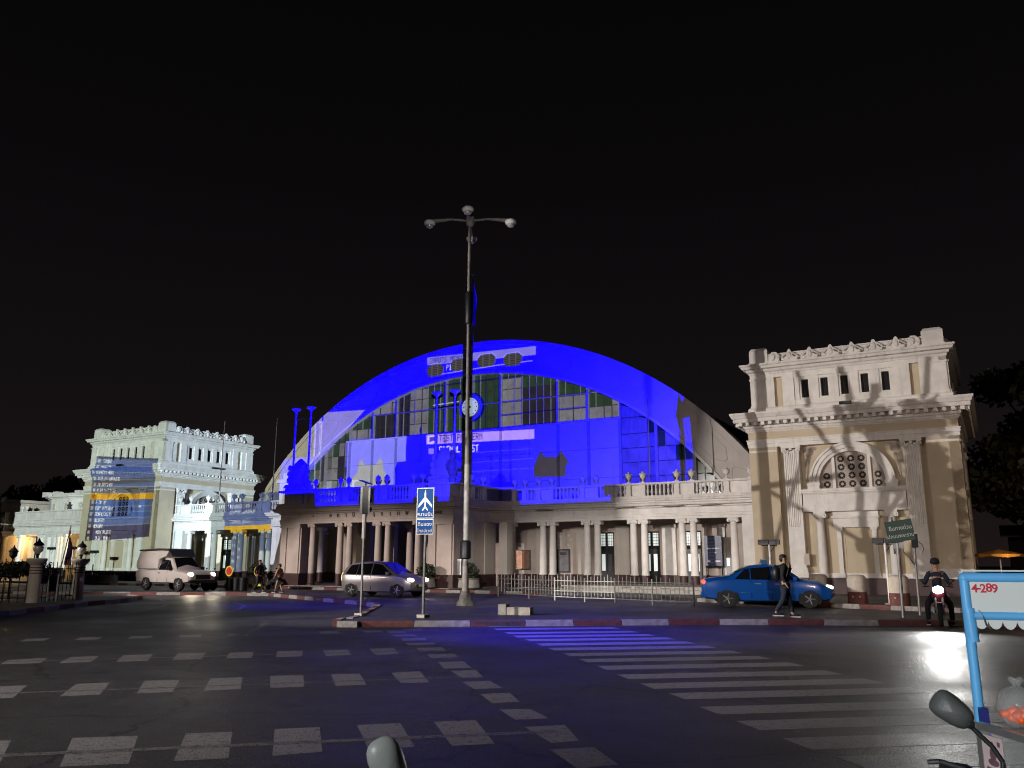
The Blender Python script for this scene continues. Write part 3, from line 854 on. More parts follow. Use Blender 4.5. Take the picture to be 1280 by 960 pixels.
# ------------------------------------------------------------------ corner pavilion
def pavilion(cx, label):
    hw = 4.68
    D = 2 * hw
    c0 = (cx, TY + hw)
    T = thing('corner_pavilion', label, 'building', (cx, TY, 0), group='corner pavilions of the station')
    def B(mb, name, m, side, **k):
        if side:
            mb.turn(PI / 2, c0)
        return mb.build(name, m, k.pop('parent', T), **k)
    def sq(h):
        return [(cx - h, c0[1] - h), (cx + h, c0[1] - h), (cx + h, c0[1] + h), (cx - h, c0[1] + h)]
    # core and plain backs
    MB().box(cx - hw + .45, cx + hw - .45, TY + .45, TY + D - .45, .2, 9.0).build('wall', 'cream', T)
    MB().box(cx - hw, cx + hw, TY + D - .45, TY + D, .98, 7.27).build('rear_wall', 'cream', T)
    MB().box(cx - hw, cx - hw + .45, TY + .452, TY + D - .452, .98, 7.27).build('side_wall', 'cream', T)
    MB().sweep(sq(hw), [(-.3, 7.66), (0, 7.66), (0, 8.03), (-.3, 8.03)], True).build('frieze', 'cream', T)
    MB().sweep(sq(hw), [(-.4, 7.27), (.03, 7.27), (.03, 7.44), (.06, 7.45), (.06, 7.60), (.09, 7.61), (.09, 7.66), (-.4, 7.66)], True).build('architrave', 'trim', T)
    MB().sweep(sq(hw), [(-.3, 8.03), (.05, 8.03), (.07, 8.1), (.10, 8.11), (.10, 8.2), (.16, 8.24), (.18, 8.33), (.20, 8.5), (.58, 8.51), (.58, 8.68), (.63, 8.71), (.68, 8.83), (.72, 8.88),
                        (.72, 8.97), (-.3, 9.03)], True).build('cornice', 'white', T, 25)
    md, dn_ = MB(), MB()
    for k in range(28):
        u = -hw - .25 + k * (D + .5) / 27
        for a in range(4):
            q = MB().box(cx + u - .085, cx + u + .085, TY - .52, TY - .17, 8.34, 8.505)
            q.turn(a * PI / 2, c0)
            md.add(q.v, q.f)
    for k in range(76):
        u = -hw + (k + .5) * D / 76
        for a in (0, 1):
            q = MB().box(cx + u - .036, cx + u + .036, TY - .135, TY - .09, 8.115, 8.195)
            q.turn(a * PI / 2, c0)
            dn_.add(q.v, q.f)
    md.build('modillion_course', 'trim', T, kind='stuff')
    dn_.build('dentil_course', 'trim', T, kind='stuff')
    MB().sweep(sq(hw - .08), [(-.5, 9.0), (.02, 9.0), (.02, 9.22), (-.03, 9.3), (-.5, 9.3)], True).build('blocking_course', 'trim', T)
    # attic
    ah = hw - .2
    MB().box(cx - ah + .3, cx + ah - .3, TY + .5, TY + D - .5, 9.0, 11.5).build('attic_core', 'trim', T)
    MB().sweep(sq(ah), [(-.4, 11.0), (.03, 11.0), (.05, 11.1), (.14, 11.16), (.18, 11.26), (.32, 11.29), (.36, 11.4), (.42, 11.44), (.42, 11.52), (-.4, 11.6)], True).build('attic_cornice', 'white', T, 25)
    MB().sweep(sq(ah - .12), [(-.55, 11.5), (0, 11.5), (.03, 11.58), (0, 11.62), (0, 11.98), (.04, 12.0), (.04, 12.06), (-.55, 12.06)], True).build('parapet', 'white', T)
    ff = TY + .2
    for side in (0, 1):
        pl = MB()
        zs = (9.3, 11.02)
        for s in (-1, 1):
            pl.box(cx + s * 4.48 if s < 0 else cx + 3.3, cx - 3.3 if s < 0 else cx + 4.48, ff, ff + .32, *zs)
            pl.box(cx + s * 2.62 - .28, cx + s * 2.62 + .28, ff, ff + .32, *zs)
            pl.box(cx + s * 3.1 - .2, cx + s * 3.1 + .2, ff, ff + .32, 10.82, 11.02)
        pl.box(cx - 2.34, cx + 2.34, ff + .03, ff + .32, 10.72, 11.02).box(cx - 2.34, cx + 2.34, ff + .03, ff + .32, 9.3, 9.56)
        for k in range(6):
            u = cx - 2.3 + k * .92
            pl.box(u - .2, u + .2, ff + .06, ff + .32, 9.56, 10.72)
        B(pl, 'attic_wall', 'trim', side)
        for s in (-1, 1):
            B(MB().box(cx + s * 3.1 - .2, cx + s * 3.1 + .2, ff + .2, ff + .31, 9.3, 10.82), 'niche', 'cream', side)
            B(MB().box(cx + s * 4.1 - .36, cx + s * 4.1 + .36, ff - .05, ff + .02, 9.3, 10.72).box(cx + s * 4.1 - .4, cx + s * 4.1 + .4, ff - .09, ff + .02, 10.72, 10.8)
              .box(cx + s * 4.1 - .4, cx + s * 4.1 + .4, ff - .08, ff + .02, 9.3, 9.42), 'attic_pilaster', 'trim', side)
        for k in range(5):
            u = cx - 1.84 + k * .92
            w = B(MB().box(u - .26, u - .17, ff + .12, ff + .3, 9.56, 10.72).box(u + .17, u + .26, ff + .12, ff + .3, 9.56, 10.72)
                  .box(u - .17, u + .17, ff + .12, ff + .3, 10.58, 10.72).box(u - .17, u + .17, ff + .1, ff + .3, 9.56, 9.66), 'attic_window', 'trim', side)
            B(MB().box(u - .17, u + .17, ff + .28, ff + .31, 9.66, 10.58), 'pane', 'dark', side, parent=w)
            br = MB()
            for j in range(4):
                br.rod((u - .12 + j * .08, ff + .2, 9.66), (u - .12 + j * .08, ff + .2, 10.58), .009, n=4)
            B(br, 'window_bars', 'iron', side, parent=w)
        for k in range(6):
            u = cx - 2.45 + k * .98
            q = MB().plate([(u - .34, 11.56), (u + .34, 11.56), (u + .27, 11.74), (u + .14, 11.86), (u + .13, 12.0), (u + .04, 12.16), (u - .04, 12.16), (u - .13, 12.0), (u - .14, 11.86), (u - .27, 11.74)], ff - .08, ff + .12)
            q.ball((u, ff - .08, 11.82), .12, .07, .2, 7, 5)
            for s in (-1, 1):
                q.ball((u + s * .3, ff - .06, 11.68), .13, .07, .09, 7, 4)
                q.rod((u + s * .12, ff - .06, 11.98), (u + s * .42, ff - .06, 11.78), .045, .03, 5)
            B(q, 'antefix', 'white', side, smooth=35)
        for s in (-1, 1):
            u = cx + s * 3.2
            q = MB().plate([(u - .3, 11.56), (u + .3, 11.56), (u + .26, 11.95), (u + .1, 12.1), (u - .1, 12.12), (u - .27, 11.9)], ff - .06, ff + .14)
            q.ball((u - .08, ff - .08, 11.85), .16, .08, .2, 7, 5)
            q.ball((u + .2, ff - .07, 11.7), .1, .07, .12, 7, 5)
            B(q, 'scroll_ornament', 'white', side, smooth=35)
        # lower storey
        for s in (-1, 1):
            B(MB().box(cx + (-4.68 if s < 0 else 3.31), cx + (-3.31 if s < 0 else 4.68), TY, TY + .45, 1.42, 7.27), 'wall', 'cream', side)
            a, b = (-4.71, -3.28) if s < 0 else (3.28, 4.71)
            B(MB().box(cx + a, cx + b, TY - .03, TY + .45, .98, 1.30).box(cx + a, cx + b, TY - .015, TY + .45, 1.30, 1.42), 'base_moulding', 'trim', side)
            B(MB().box(cx + a + .05, cx + b - .05, TY - .02, TY + .02, 7.02, 7.12), 'neck_moulding', 'trim', side)
        B(MB().box(cx - 4.74, cx - 3.25, TY - .07, TY + .5, .15, .98).box(cx + 3.25, cx + 4.74, TY - .07, TY + .5, .15, .98).box(cx - 3.25, cx + 3.25, TY + .3, TY + .5, .15, .98)
          .box(cx - 3.1, cx - 2.22, TY - .02, TY + .32, .15, .975).box(cx + 2.22, cx + 3.1, TY - .02, TY + .32, .15, .975), 'plinth', 'plinth', side)
        for s in (-1, 1):
            u = cx + s * 2.67
            w = .36
            xy = [(u + w, TY + .45), (u - w, TY + .45), (u - w, TY + .04), (u - w + .06, TY + .04)]
            for j in range(7):
                a = u - w + .07 + j * .086
                xy += [(a, TY + .04), (a + .02, TY + .085), (a + .05, TY + .085), (a + .066, TY + .04)]
            xy += [(u + w - .04, TY + .04), (u + w, TY + .04)]
            pz = B(MB().slab(xy[::1], 3.35, 6.9).box(u - w, u + w, TY + .042, TY + .45, 1.42, 3.35).box(u - w - .05, u + w + .05, TY, TY + .45, 1.22, 1.42)
                   .box(u - w - .08, u + w + .08, TY - .03, TY + .45, .98, 1.22), 'pilaster', 'trim', side)
            cp = MB().box(u - w, u + w, TY + .02, TY + .44, 6.9, 7.0)
            for q in (-1, 1):
                cp.rod((u + q * .33, TY - .06, 7.05), (u + q * .33, TY + .44, 7.05), .12, n=10)
                cp.ball((u + q * .33, TY - .07, 7.05), .06, n=6, m=4)
                cp.ball((u + q * .15, TY - .01, 6.98), .07, .05, .1, 6, 4)
            cp.box(u - w - .1, u + w + .1, TY - .06, TY + .44, 7.15, 7.268).ball((u, TY - .02, 7.1), .09, .06, .07, 6, 4)
            B(cp, 'capital', 'trim', side, parent=pz, smooth=40)
        B(MB().box(cx - .2, cx + .34, TY - .5, TY - .28, 9.04, 9.17), 'ledge_lamp', 'black', side)
        # lunette
        zc = 5.40
        def ring(r0, r1, y0, y1, foot):
            n = 22
            mb = MB()
            o = [(cx + r1 * math.cos(PI * k / n), zc + r1 * math.sin(PI * k / n)) for k in range(n + 1)]
            i_ = [(cx + r0 * math.cos(PI * k / n), zc + r0 * math.sin(PI * k / n)) for k in range(n + 1)]
            o = [(cx + r1, foot)] + o + [(cx - r1, foot)]
            i_ = [(cx + r0, foot)] + i_ + [(cx - r0, foot)]
            for k in range(len(o) - 1):
                mb.plate([o[k], o[k + 1], i_[k + 1], i_[k]], y0, y1)
            return mb
        mb = ring(1.47, 1.62, TY + .16, TY + .44, 5.12)
        for q in (ring(1.62, 1.80, TY + .08, TY + .44, 5.12), ring(1.80, 1.90, TY + .02, TY + .44, 5.42)):
            mb.add(q.v, q.f)
        B(mb, 'archivolt', 'trim', side, smooth=30)
        la = MB().plate([(cx - 1.47, 5.12)] + [(cx + 1.47, 5.12)] + [(cx + 1.47 * math.cos(PI * k / 20), zc + 1.47 * math.sin(PI * k / 20)) for k in range(21)], TY + .38, TY + .442)
        lat = B(la, 'lattice_screen', 'lattice', side)
        B(MB().box(cx - .87, cx - .73, TY + .26, TY + .44, 5.12, 6.66).box(cx + .73, cx + .87, TY + .26, TY + .44, 5.12, 6.66), 'lattice_mullion', 'trim', side, parent=lat)
        for i in range(7):
            for j in range(4):
                u = (-1.14, -.46, -.0, .46, 1.14, -9, -9)[i]
                z = 5.34 + j * .40
                if u < -5 or math.hypot(u, z - zc) > 1.32 or (abs(u) > 1 and j > 2):
                    continue
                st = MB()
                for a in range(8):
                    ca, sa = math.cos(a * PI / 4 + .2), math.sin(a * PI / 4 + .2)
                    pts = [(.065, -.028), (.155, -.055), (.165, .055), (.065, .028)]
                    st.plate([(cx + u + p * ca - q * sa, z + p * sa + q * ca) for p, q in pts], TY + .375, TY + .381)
                B(st, 'rosette', 'dark', side, parent=lat)  # dark petals laid on the lattice in place of its shaded holes
        for s in (-1, 1):
            B(MB().ball((cx + s * 1.95, TY + .43, 6.95), .22, .05, .22, 10, 6).rod((cx + s * 1.95, TY + .42, 6.7), (cx + s * 2.1, TY + .42, 5.6), .08, .05, 6)
              .ball((cx + s * 2.02, TY + .43, 6.45), .14, .05, .2, 8, 5).ball((cx + s * 2.05, TY + .43, 6.05), .11, .05, .18, 8, 5).ball((cx + s * 1.7, TY + .43, 7.12), .2, .04, .08, 8, 5),
              'spandrel_relief', 'lattice', side, smooth=40)
        en = MB().box(cx - 2.27, cx + 2.27, TY + .12, TY + .44, 4.38, 4.93).box(cx - 2.29, cx + 2.29, TY + .06, TY + .44, 4.05, 4.2).box(cx - 2.29, cx + 2.29, TY + .09, TY + .44, 4.2, 4.38)
        en.box(cx - 2.3, cx + 2.3, TY + .03, TY + .44, 4.93, 5.0).box(cx - 2.31, cx + 2.31, TY - .03, TY + .44, 5.0, 5.12)
        for s in (-1, 1):
            en.box(cx + s * 1.72 - .3, cx + s * 1.72 + .3, TY + .0, TY + .44, 5.3, 5.42).box(cx + s * 1.72 - .26, cx + s * 1.72 + .26, TY + .05, TY + .44, 5.12, 5.3)
        for k in range(44):
            en.box(cx - 2.2 + k * .1, cx - 2.15 + k * .1, TY + .08, TY + .12, 4.85, 4.92)
        B(en, 'entablature', 'trim', side)
        for s in (-1, 1):
            u = cx + s * 1.56
            y = TY + .2
            co = B(MB().lathe([(.2, 1.2), (.2, 2.0), (.17, 3.75)], (u, y, 0), 16).lathe([(.25, .98), (.25, 1.06), (.22, 1.1), (.24, 1.15), (.2, 1.2)], (u, y, 0), 14), 'column', 'trim', side, smooth=40)
            B(capital_mb(u, y, 3.72, 4.05, .17), 'capital', 'trim', side, parent=co, smooth=40)
            B(MB().lathe([(.29, .15), (.27, .95), (.25, .98)], (u, y - .02, 0), 14), 'column_foot', 'plinth', side, parent=co, smooth=40)
        dr = MB()
        for s in (-1, 1):
            dr.box(cx + s * .77 - .1, cx + s * .77 + .1, TY + .26, TY + .44, 1.2, 3.26).box(cx + s * .77 - .16, cx + s * .77 + .16, TY + .22, TY + .44, 3.18, 3.3).box(cx + s * .77 - .14, cx + s * .77 + .14, TY + .24, TY + .44, .99, 1.2)
        dr.box(cx - 1.0, cx + 1.0, TY + .28, TY + .44, 3.3, 3.72).box(cx - 1.08, cx + 1.08, TY + .2, TY + .44, 3.72, 3.82).box(cx - 1.0, cx + 1.0, TY + .32, TY + .44, 3.82, 4.05)
        dr.box(cx - 2.25, cx + 2.25, TY + .36, TY + .443, .98, 1.19)
        d_ = B(dr, 'doorcase', 'trim', side)
        B(MB().box(cx - .67, cx + .67, TY + .39, TY + .446, 1.19, 3.18), 'blind_door', 'cream', side, parent=d_)
        B(MB().box(cx - .58, cx - .53, TY + .37, TY + .4, 1.3, 3.08).box(cx + .53, cx + .58, TY + .37, TY + .4, 1.3, 3.08).box(cx - .53, cx + .53, TY + .37, TY + .4, 3.03, 3.08), 'panel_moulding', 'cream', side, parent=d_)
    for sx in (-1, 1):
        for sy in (-1, 1):
            x, y = cx + sx * 4.0, c0[1] + sy * 4.0
            MB().box(x - .5, x + .5, y - .5, y + .5, 11.5, 11.66).box(x - .46, x + .46, y - .46, y + .46, 11.66, 12.28).frustum(x - .46, x + .46, y - .46, y + .46, 12.28, 12.42, .1).build('corner_block', 'white', T)
    return T
pav = pavilion(-5.64, 'cream and white corner pavilion at the right, crossed by shadows of branches and a pole')
pav2 = dup(pav, (-59.54, TY, 0), label='far corner pavilion with a blue projected menu glowing on its front')
MB().box(-8.02, -7.78, TY + .0, TY + .045, 1.55, 2.1).build('notice_plate', 'pinkstone', pav)

# ------------------------------------------------------------------ great arched train hall
hall = thing('station_hall', 'great arched station hall with a glazed front, washed in blue projector light', 'building', (XC, AY, 0))
def polar(r, a):
    return (XC + r * math.sin(a), AZ + r * math.cos(a))
def ringseg(r0, r1, a0, a1, y0, y1, n):
    mb = MB()
    for k in range(n):
        b0, b1 = a0 + (a1 - a0) * k / n, a0 + (a1 - a0) * (k + 1) / n
        vs = [(*polar(r, b)[:1], y, polar(r, b)[1]) for y in (y0, y1) for r, b in ((r0, b0), (r1, b0), (r1, b1), (r0, b1))]
        fs = [(0, 3, 2, 1), (4, 5, 6, 7), (1, 2, 6, 5), (0, 4, 7, 3)]
        if k == 0:
            fs.append((0, 1, 5, 4))
        if k == n - 1:
            fs.append((3, 7, 6, 2))
        mb.add(vs, fs)
    return mb
AM = R(58.5)
ringseg(RI, RO - .35, -AM, AM, AY, AY + 1.0, 90).build('arch_band', 'band', hall, 25)
ringseg(RO - .35, RO, -AM, AM, AY - .12, AY + 1.2, 90).build('outer_moulding', 'band', hall, 25)
ringseg(RO - .47, RO - .42, -AM, AM, AY - .03, AY + .1, 90).build('band_bead', 'band', hall, 25)
ringseg(RI - .1, RI + .08, -AM, AM, AY - .14, AY + .5, 90).build('inner_moulding', 'trim', hall, 25)
ringseg(RI + .16, RI + .21, -AM, AM, AY - .04, AY + .1, 90).build('band_bead', 'band', hall, 25)
# recessed octagonal fields of the band
for s in (-1, 1):
    for a in (15.5, 25.5, 35.5, 45.5, 55.0):
        h0, h1 = R(4.1), R(2.6)
        ra, rb, c = RI + .5, RO - .75, s * R(a)
        out = [polar(ra, c - h1), polar(ra, c), polar(ra, c + h1), polar(ra + .45, c + h0), polar(rb - .45, c + h0), polar(rb, c + h1), polar(rb, c), polar(rb, c - h1), polar(rb - .45, c - h0), polar(ra + .45, c - h0)]
        g = MB()
        n = len(out)
        cx_, cz_ = polar((ra + rb) / 2, c)
        for k in range(n):
            p, q = out[k], out[(k + 1) % n]
            d = .955
            p2 = (cx_ + (p[0] - cx_) * d, cz_ + (p[1] - cz_) * d)
            q2 = (cx_ + (q[0] - cx_) * d, cz_ + (q[1] - cz_) * d)
            g.plate([p, q, q2, p2], AY - .03, AY + .02)
        g.build('panel_border', 'pinkstone', hall)
# louvred vents at the crown
for vx, vz in ((-35.95, 16.02), (-33.76, 16.21), (-31.36, 16.25), (-29.12, 16.05)):
    w, h = .80, .50
    oc = [(-w, -h * .45), (-w * .62, -h), (w * .62, -h), (w, -h * .45), (w, h * .45), (w * .62, h), (-w * .62, h), (-w, h * .45)]
    vt = MB().plate([(vx + a, vz + b) for a, b in oc], AY - .02, AY + .02).build('vent', 'dark', hall)
    fr = MB()
    for k in range(8):
        a, b = oc[k], oc[(k + 1) % 8]
        fr.plate([(vx + a[0] * 1.07, vz + a[1] * 1.07), (vx + b[0] * 1.07, vz + b[1] * 1.07), (vx + b[0] * .95, vz + b[1] * .95), (vx + a[0] * .95, vz + a[1] * .95)], AY - .07, AY + .02)
    for u in (-.27, .27):
        fr.box(vx + u - .035, vx + u + .035, AY - .06, AY - .01, vz - h * .97, vz + h * .97)
    fr.build('vent_frame', 'trim', vt)
    for k in range(7):
        z = vz - .4 + k * .133
        ww = w * .93 if abs(z - vz) < h * .45 else w * (.93 - .6 * (abs(z - vz) - h * .45))
        MB().add([(vx - ww, AY - .05, z - .05), (vx + ww, AY - .05, z - .05), (vx + ww, AY - .025, z + .06), (vx - ww, AY - .025, z + .06)], [(0, 1, 2, 3)]).build('louvre', 'band', vt)
# glazing: panes between mullions
GX = [0, .6, 1.2, 1.8, 2.4] + [2.4 + .575 * k for k in range(1, 9)] + [7.0 + .575 * k for k in range(1, 5)] + [9.3 + .575 * k for k in range(1, 5)] + [11.6 + .625 * k for k in range(1, 5)]
x = 14.1
while x < 19.6:
    x += .62
    GX.append(x)
GX = sorted(set([-v for v in GX] + GX))
MAJ = [s * v for v in (2.4, 7.0, 9.3, 11.6, 14.1, 16.6) for s in (-1, 1)]
ROWS = [4.9, 6.2, 7.15, 8.1, 9.05, 10.0, 11.1, 12.05, 13.0, 13.95, 14.75, 15.6]
def rim(dx):
    q = (RI - .12) ** 2 - dx * dx
    return AZ + math.sqrt(q) if q > 0 else -99
prng = random.Random(12)
def tone(dx, z):
    """which glass: colours run in clumps of columns"""
    r = prng.random()
    top = rim(dx) - 1.25
    if dx > 11:
        return 'green' if z > top and r < .5 else ('grey' if r < .96 else 'smoke')
    if dx < -11:
        return 'green' if z > top and r < .6 else ('olive', 'grey', 'stone', 'grey', 'olive', 'smoke')[int(r * 6)]
    if -4.2 < dx < 2.4:
        return 'green'
    if 2.4 <= dx < 4.1:
        return 'stone' if z < 14.5 else 'green'
    if 4.1 <= dx < 7.0:
        return 'smoke' if z < 13.9 else 'green'
    if dx >= 7:
        return 'green' if z > top else ('grey' if r < .85 else 'stone')
    if dx > -7.0:
        return 'smoke' if dx < -5.9 else 'grey'
    if dx > -9.3:
        return 'smoke' if z < 13 else 'grey'
    return 'green' if z > top and r < .7 else ('olive', 'grey', 'stone')[int(r * 3)]
gz = MB()
for i in range(len(GX) - 1):
    x0, x1 = GX[i], GX[i + 1]
    mid = (x0 + x1) / 2
    col_t = {}
    for j in range(len(ROWS) - 1):
        z0, z1 = ROWS[j], ROWS[j + 1]
        if -11.9 < mid < 11.6 and z1 <= 11.11:
            continue
        a, b = min(z1, rim(x0)), min(z1, rim(x1))
        if max(a, b) - z0 < .12:
            continue
        a, b = max(a, z0 + .01), max(b, z0 + .01)
        g = .022
        t = tone(mid, z0)
        ty = rnd.uniform(-.012, .012)
        me = MB().add([(XC + x0 + g, AY + .30 + ty, z0 + g), (XC + x1 - g, AY + .30 - ty, z0 + g), (XC + x1 - g, AY + .30 - ty, b - g), (XC + x0 + g, AY + .30 + ty, a - g),
                       (XC + x0 + g, AY + .34, z0 + g), (XC + x1 - g, AY + .34, z0 + g), (XC + x1 - g, AY + .34, b - g), (XC + x0 + g, AY + .34, a - g)],
                      [(0, 1, 2, 3), (0, 4, 5, 1), (1, 5, 6, 2), (2, 6, 7, 3), (3, 7, 4, 0)])
        me.build('pane', 'pane_' + t, hall)
        gz.box(XC + x0, XC + x1, AY + .255, AY + .36, z0 - .025, z0 + .025)
gz.build('glazing_bars', 'mullion_dark', hall, kind='stuff')
for x in GX:
    if abs(x) > 19 or min(abs(x - m) for m in MAJ) < .1:
        continue
    z0 = 4.9 if (x < -11.9 or x > 11.6) else 11.1
    if rim(x) > z0:
        MB().box(XC + x - .026, XC + x + .026, AY + .24, AY + .36, z0, rim(x) + .02).build('mullion', 'mullion' if rnd.random() < .7 else 'mullion_dark', hall)
for x in MAJ:
    MB().box(XC + x - .10, XC + x + .10, AY + .12, AY + .40, 4.8, rim(x) + .06).build('main_mullion', 'mullion', hall)
MB().box(XC - 13.2, XC + 13.2, AY + .16, AY + .40, 13.0, 13.07).build('transom', 'mullion', hall)
# blank boards of the lower front
bx = sorted(set([-11.9, 11.6] + [m for m in MAJ if abs(m) < 11.5] + [-4.7, 0.0, 4.7]))
for i in range(len(bx) - 1):
    for z0, z1 in ((4.8, 7.2), (7.2, 9.15), (9.15, 11.1)):
        MB().box(XC + bx[i] + .012, XC + bx[i + 1] - .012, AY + .22, AY + .34, z0 + .01, z1 - .01).build('board', 'board', hall)
MB().box(XC - 12.0, XC + 11.7, AY + .1, AY + .36, 11.06, 11.16).build('board_rail', 'trim', hall)
# base wall, small windows along the terrace
MB().box(XC - 21.5, XC + 21.5, AY + .1, AY + .8, .2, 4.82).build('base_wall', 'pinkstone', hall)
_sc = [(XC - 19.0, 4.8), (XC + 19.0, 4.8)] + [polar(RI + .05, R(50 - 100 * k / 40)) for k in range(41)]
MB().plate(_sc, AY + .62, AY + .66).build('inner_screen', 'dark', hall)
# barrel roof
n = 60
vs, fs = [], []
for k in range(n + 1):
    a = -AM + 2 * AM * k / n
    px, pz = polar(RO - .45, a)
    vs += [(px, AY + 1.1, pz), (px, AY + 70, pz)]
    if k:
        fs.append((2 * k - 2, 2 * k - 1, 2 * k + 1, 2 * k))
MB().add(vs, fs).build('roof', 'roof', hall, 30)
# clock
ck = MB().lathe([(.97, -.05), (1.01, .0), (1.01, .08), (.93, .13), (.72, .13), (.68, .08)], n=40)
ck.v = [(x + XC, AY - .12 - z, y + 12.83) for x, y, z in ck.v]
clock = ck.build('clock', 'mullion', hall, 30)
cf = MB().lathe([(.69, 0), (.69, .02)], n=36)
cf.v = [(x + XC, AY - .22 - z, y + 12.83) for x, y, z in cf.v]
cfm = mat('clock_face', (.8, .8, .8), .4, .05, 2, 0, emit=(.7, .85, 1.0), estr=.42)
face = cf.build('clock_face', cfm, clock)
for k in range(12):
    a = k * PI / 6
    MB().rod((XC + .58 * math.sin(a), AY - .25, 12.83 + .58 * math.cos(a)), (XC + .58 * math.sin(a), AY - .262, 12.83 + .58 * math.cos(a)), .042, n=8).build('hour_mark', 'black', clock)
for a, l, w in ((R(-62), .40, .05), (R(-85), .55, .035)):
    MB().rod((XC, AY - .27, 12.83), (XC + l * math.sin(a), AY - .27, 12.83 + l * math.cos(a)), w, w * .6, 6).build('clock_hand', 'black', clock)
MB().rod((XC, AY - .255, 12.83), (XC, AY - .29, 12.83), .09, n=10).build('clock_boss', 'black', clock)
MB().box(XC - .09, XC + .09, AY + .0, AY + .3, 11.1, 15.3).build('clock_mount', 'mullion', clock)
# flag over the crown
fl = thing('roof_flagpole', 'pole and drooping flag at the crown of the arch, coloured by blue projection', 'flagpole', (-33.05, AY + .6, 17.6))
MB().rod((-33.05, AY + .6, 17.5), (-33.05, AY + .6, 23.3), .075, .035, 8).lathe([(.16, 17.5), (.16, 17.7), (.1, 19.0), (.075, 19.2)], (-33.05, AY + .6, 0), 8).ball((-33.05, AY + .6, 23.35), .09).build('pole', 'whitepaint', fl)
def drape(x0, y0, ztop, zbot, w, m, parent, stripes, seed=1):
    """a flag hanging limp from its pole: folded cloth in stripes along its length"""
    r = random.Random(seed)
    n, k = 14, 9
    mats = []
    vs = []
    for i in range(n + 1):
        t = i / n
        z = ztop + (zbot - ztop) * t
        wd = w * (.25 + .75 * math.sin(min(1, t * 1.25) * PI * .62))
        for j in range(k + 1):
            u = j / k
            vs.append((x0 + wd * u * (.7 + .1 * math.sin(t * 6)), y0 + .10 * math.sin(u * 9 + t * 3) * (.3 + t), z - .5 * u * (1 - t)))
    for a, b, mm in stripes:
        fs = []
        for i in range(n):
            for j in range(int(a * k), int(b * k)):
                fs.append((i * (k + 1) + j, i * (k + 1) + j + 1, (i + 1) * (k + 1) + j + 1, (i + 1) * (k + 1) + j))
        mb = MB().add(vs, fs)
        me = mb.mesh('flag_stripe', mm, 60, ORG[parent.name])
        link('flag_stripe', me, parent)
M['flagred'] = mat('red_cloth', (.35, .03, .04), .85, .1, 8, .1, 60)
M['flagwhite'] = mat('white_cloth', (.7, .7, .7), .85, .1, 8, .1, 60)
M['flagblue'] = mat('blue_cloth', (.03, .04, .16), .85, .1, 8, .1, 60)
TRI = [(0, .23, 'flagred'), (.23, .34, 'flagwhite'), (.34, .67, 'flagblue'), (.67, .78, 'flagwhite'), (.78, 1.01, 'flagred')]
drape(-33.02, AY + .6, 23.1, 19.3, .62, None, fl, TRI)

# ------------------------------------------------------------------ front arcades
ZE = 3.97
ENT = [(-.35, ZE), (.0, ZE), (.0, 4.10), (.03, 4.11), (.03, 4.24), (-.02, 4.26), (-.02, 4.56), (.06, 4.60), (.08, 4.66), (.30, 4.70), (.33, 4.80), (.38, 4.84), (.38, 4.92), (-.35, 4.98)]
def arcade(name, label, path, cols, piers, bays, ends, mirror, back, group):
    T = thing(name, label, 'arcade', (path[0][0], path[0][1], 0), group=group)
    MB().sweep(path, ENT).build('entablature', 'trim', T, 25)
    MB().sweep(path, [(-.28, 4.95), (.22, 4.95), (.22, 5.06), (.18, 5.08), (.18, 5.24), (-.22, 5.24)]).build('balustrade_plinth', 'white', T)
    MB().sweep(path, [(-.12, 5.84), (.12, 5.84), (.15, 5.88), (.15, 5.95), (-.15, 5.95), (-.15, 5.88)]).build('balustrade_rail', 'white', T)
    cm = MB().lathe([(.205, .98), (.205, 1.9), (.175, 3.72)], n=16).mesh('column', 'trim', 40)
    cf_ = MB().lathe([(.26, .2), (.26, .36), (.22, .40), (.215, .98)], n=14).mesh('column_foot', 'plinth', 40)
    cc = capital_mb(0, 0, 3.72, ZE, .175).mesh('capital', 'trim', 40)
    cb = MB().lathe([(.235, .975), (.24, 1.0), (.225, 1.05), (.205, 1.07)], n=14).mesh('column_base', 'trim', 40)
    for x, y in cols:
        c = put('column', cm, T, (x, y, 0))
        ORG[c.name] = (ORG[T.name][0] + (x - ORG[T.name][0]), y, 0)
        for nm, me in (('column_foot', cf_), ('capital', cc), ('column_base', cb)):
            link(nm, me, c)
    pm = MB().box(-.14, .14, -.14, .14, 5.24, 5.86).box(-.17, .17, -.17, .17, 5.86, 5.98).box(-.17, .17, -.17, .17, 5.24, 5.34).mesh('pier', 'white')
    for x, y in piers:
        put('pier', pm, T, (x, y, 0))
        put('urn', URN, T, (x, y, 5.98))
    for (x0, y0), (x1, y1) in bays:
        n = max(2, round(math.hypot(x1 - x0, y1 - y0) / .225))
        for k in range(n):
            t = (k + .5) / n
            put('baluster', BAL, T, (x0 + (x1 - x0) * t, y0 + (y1 - y0) * t, 5.22), 0, (1, 1, .98))
    return T

CY = WY + .3
def mirx(x):
    return 2 * XC - x
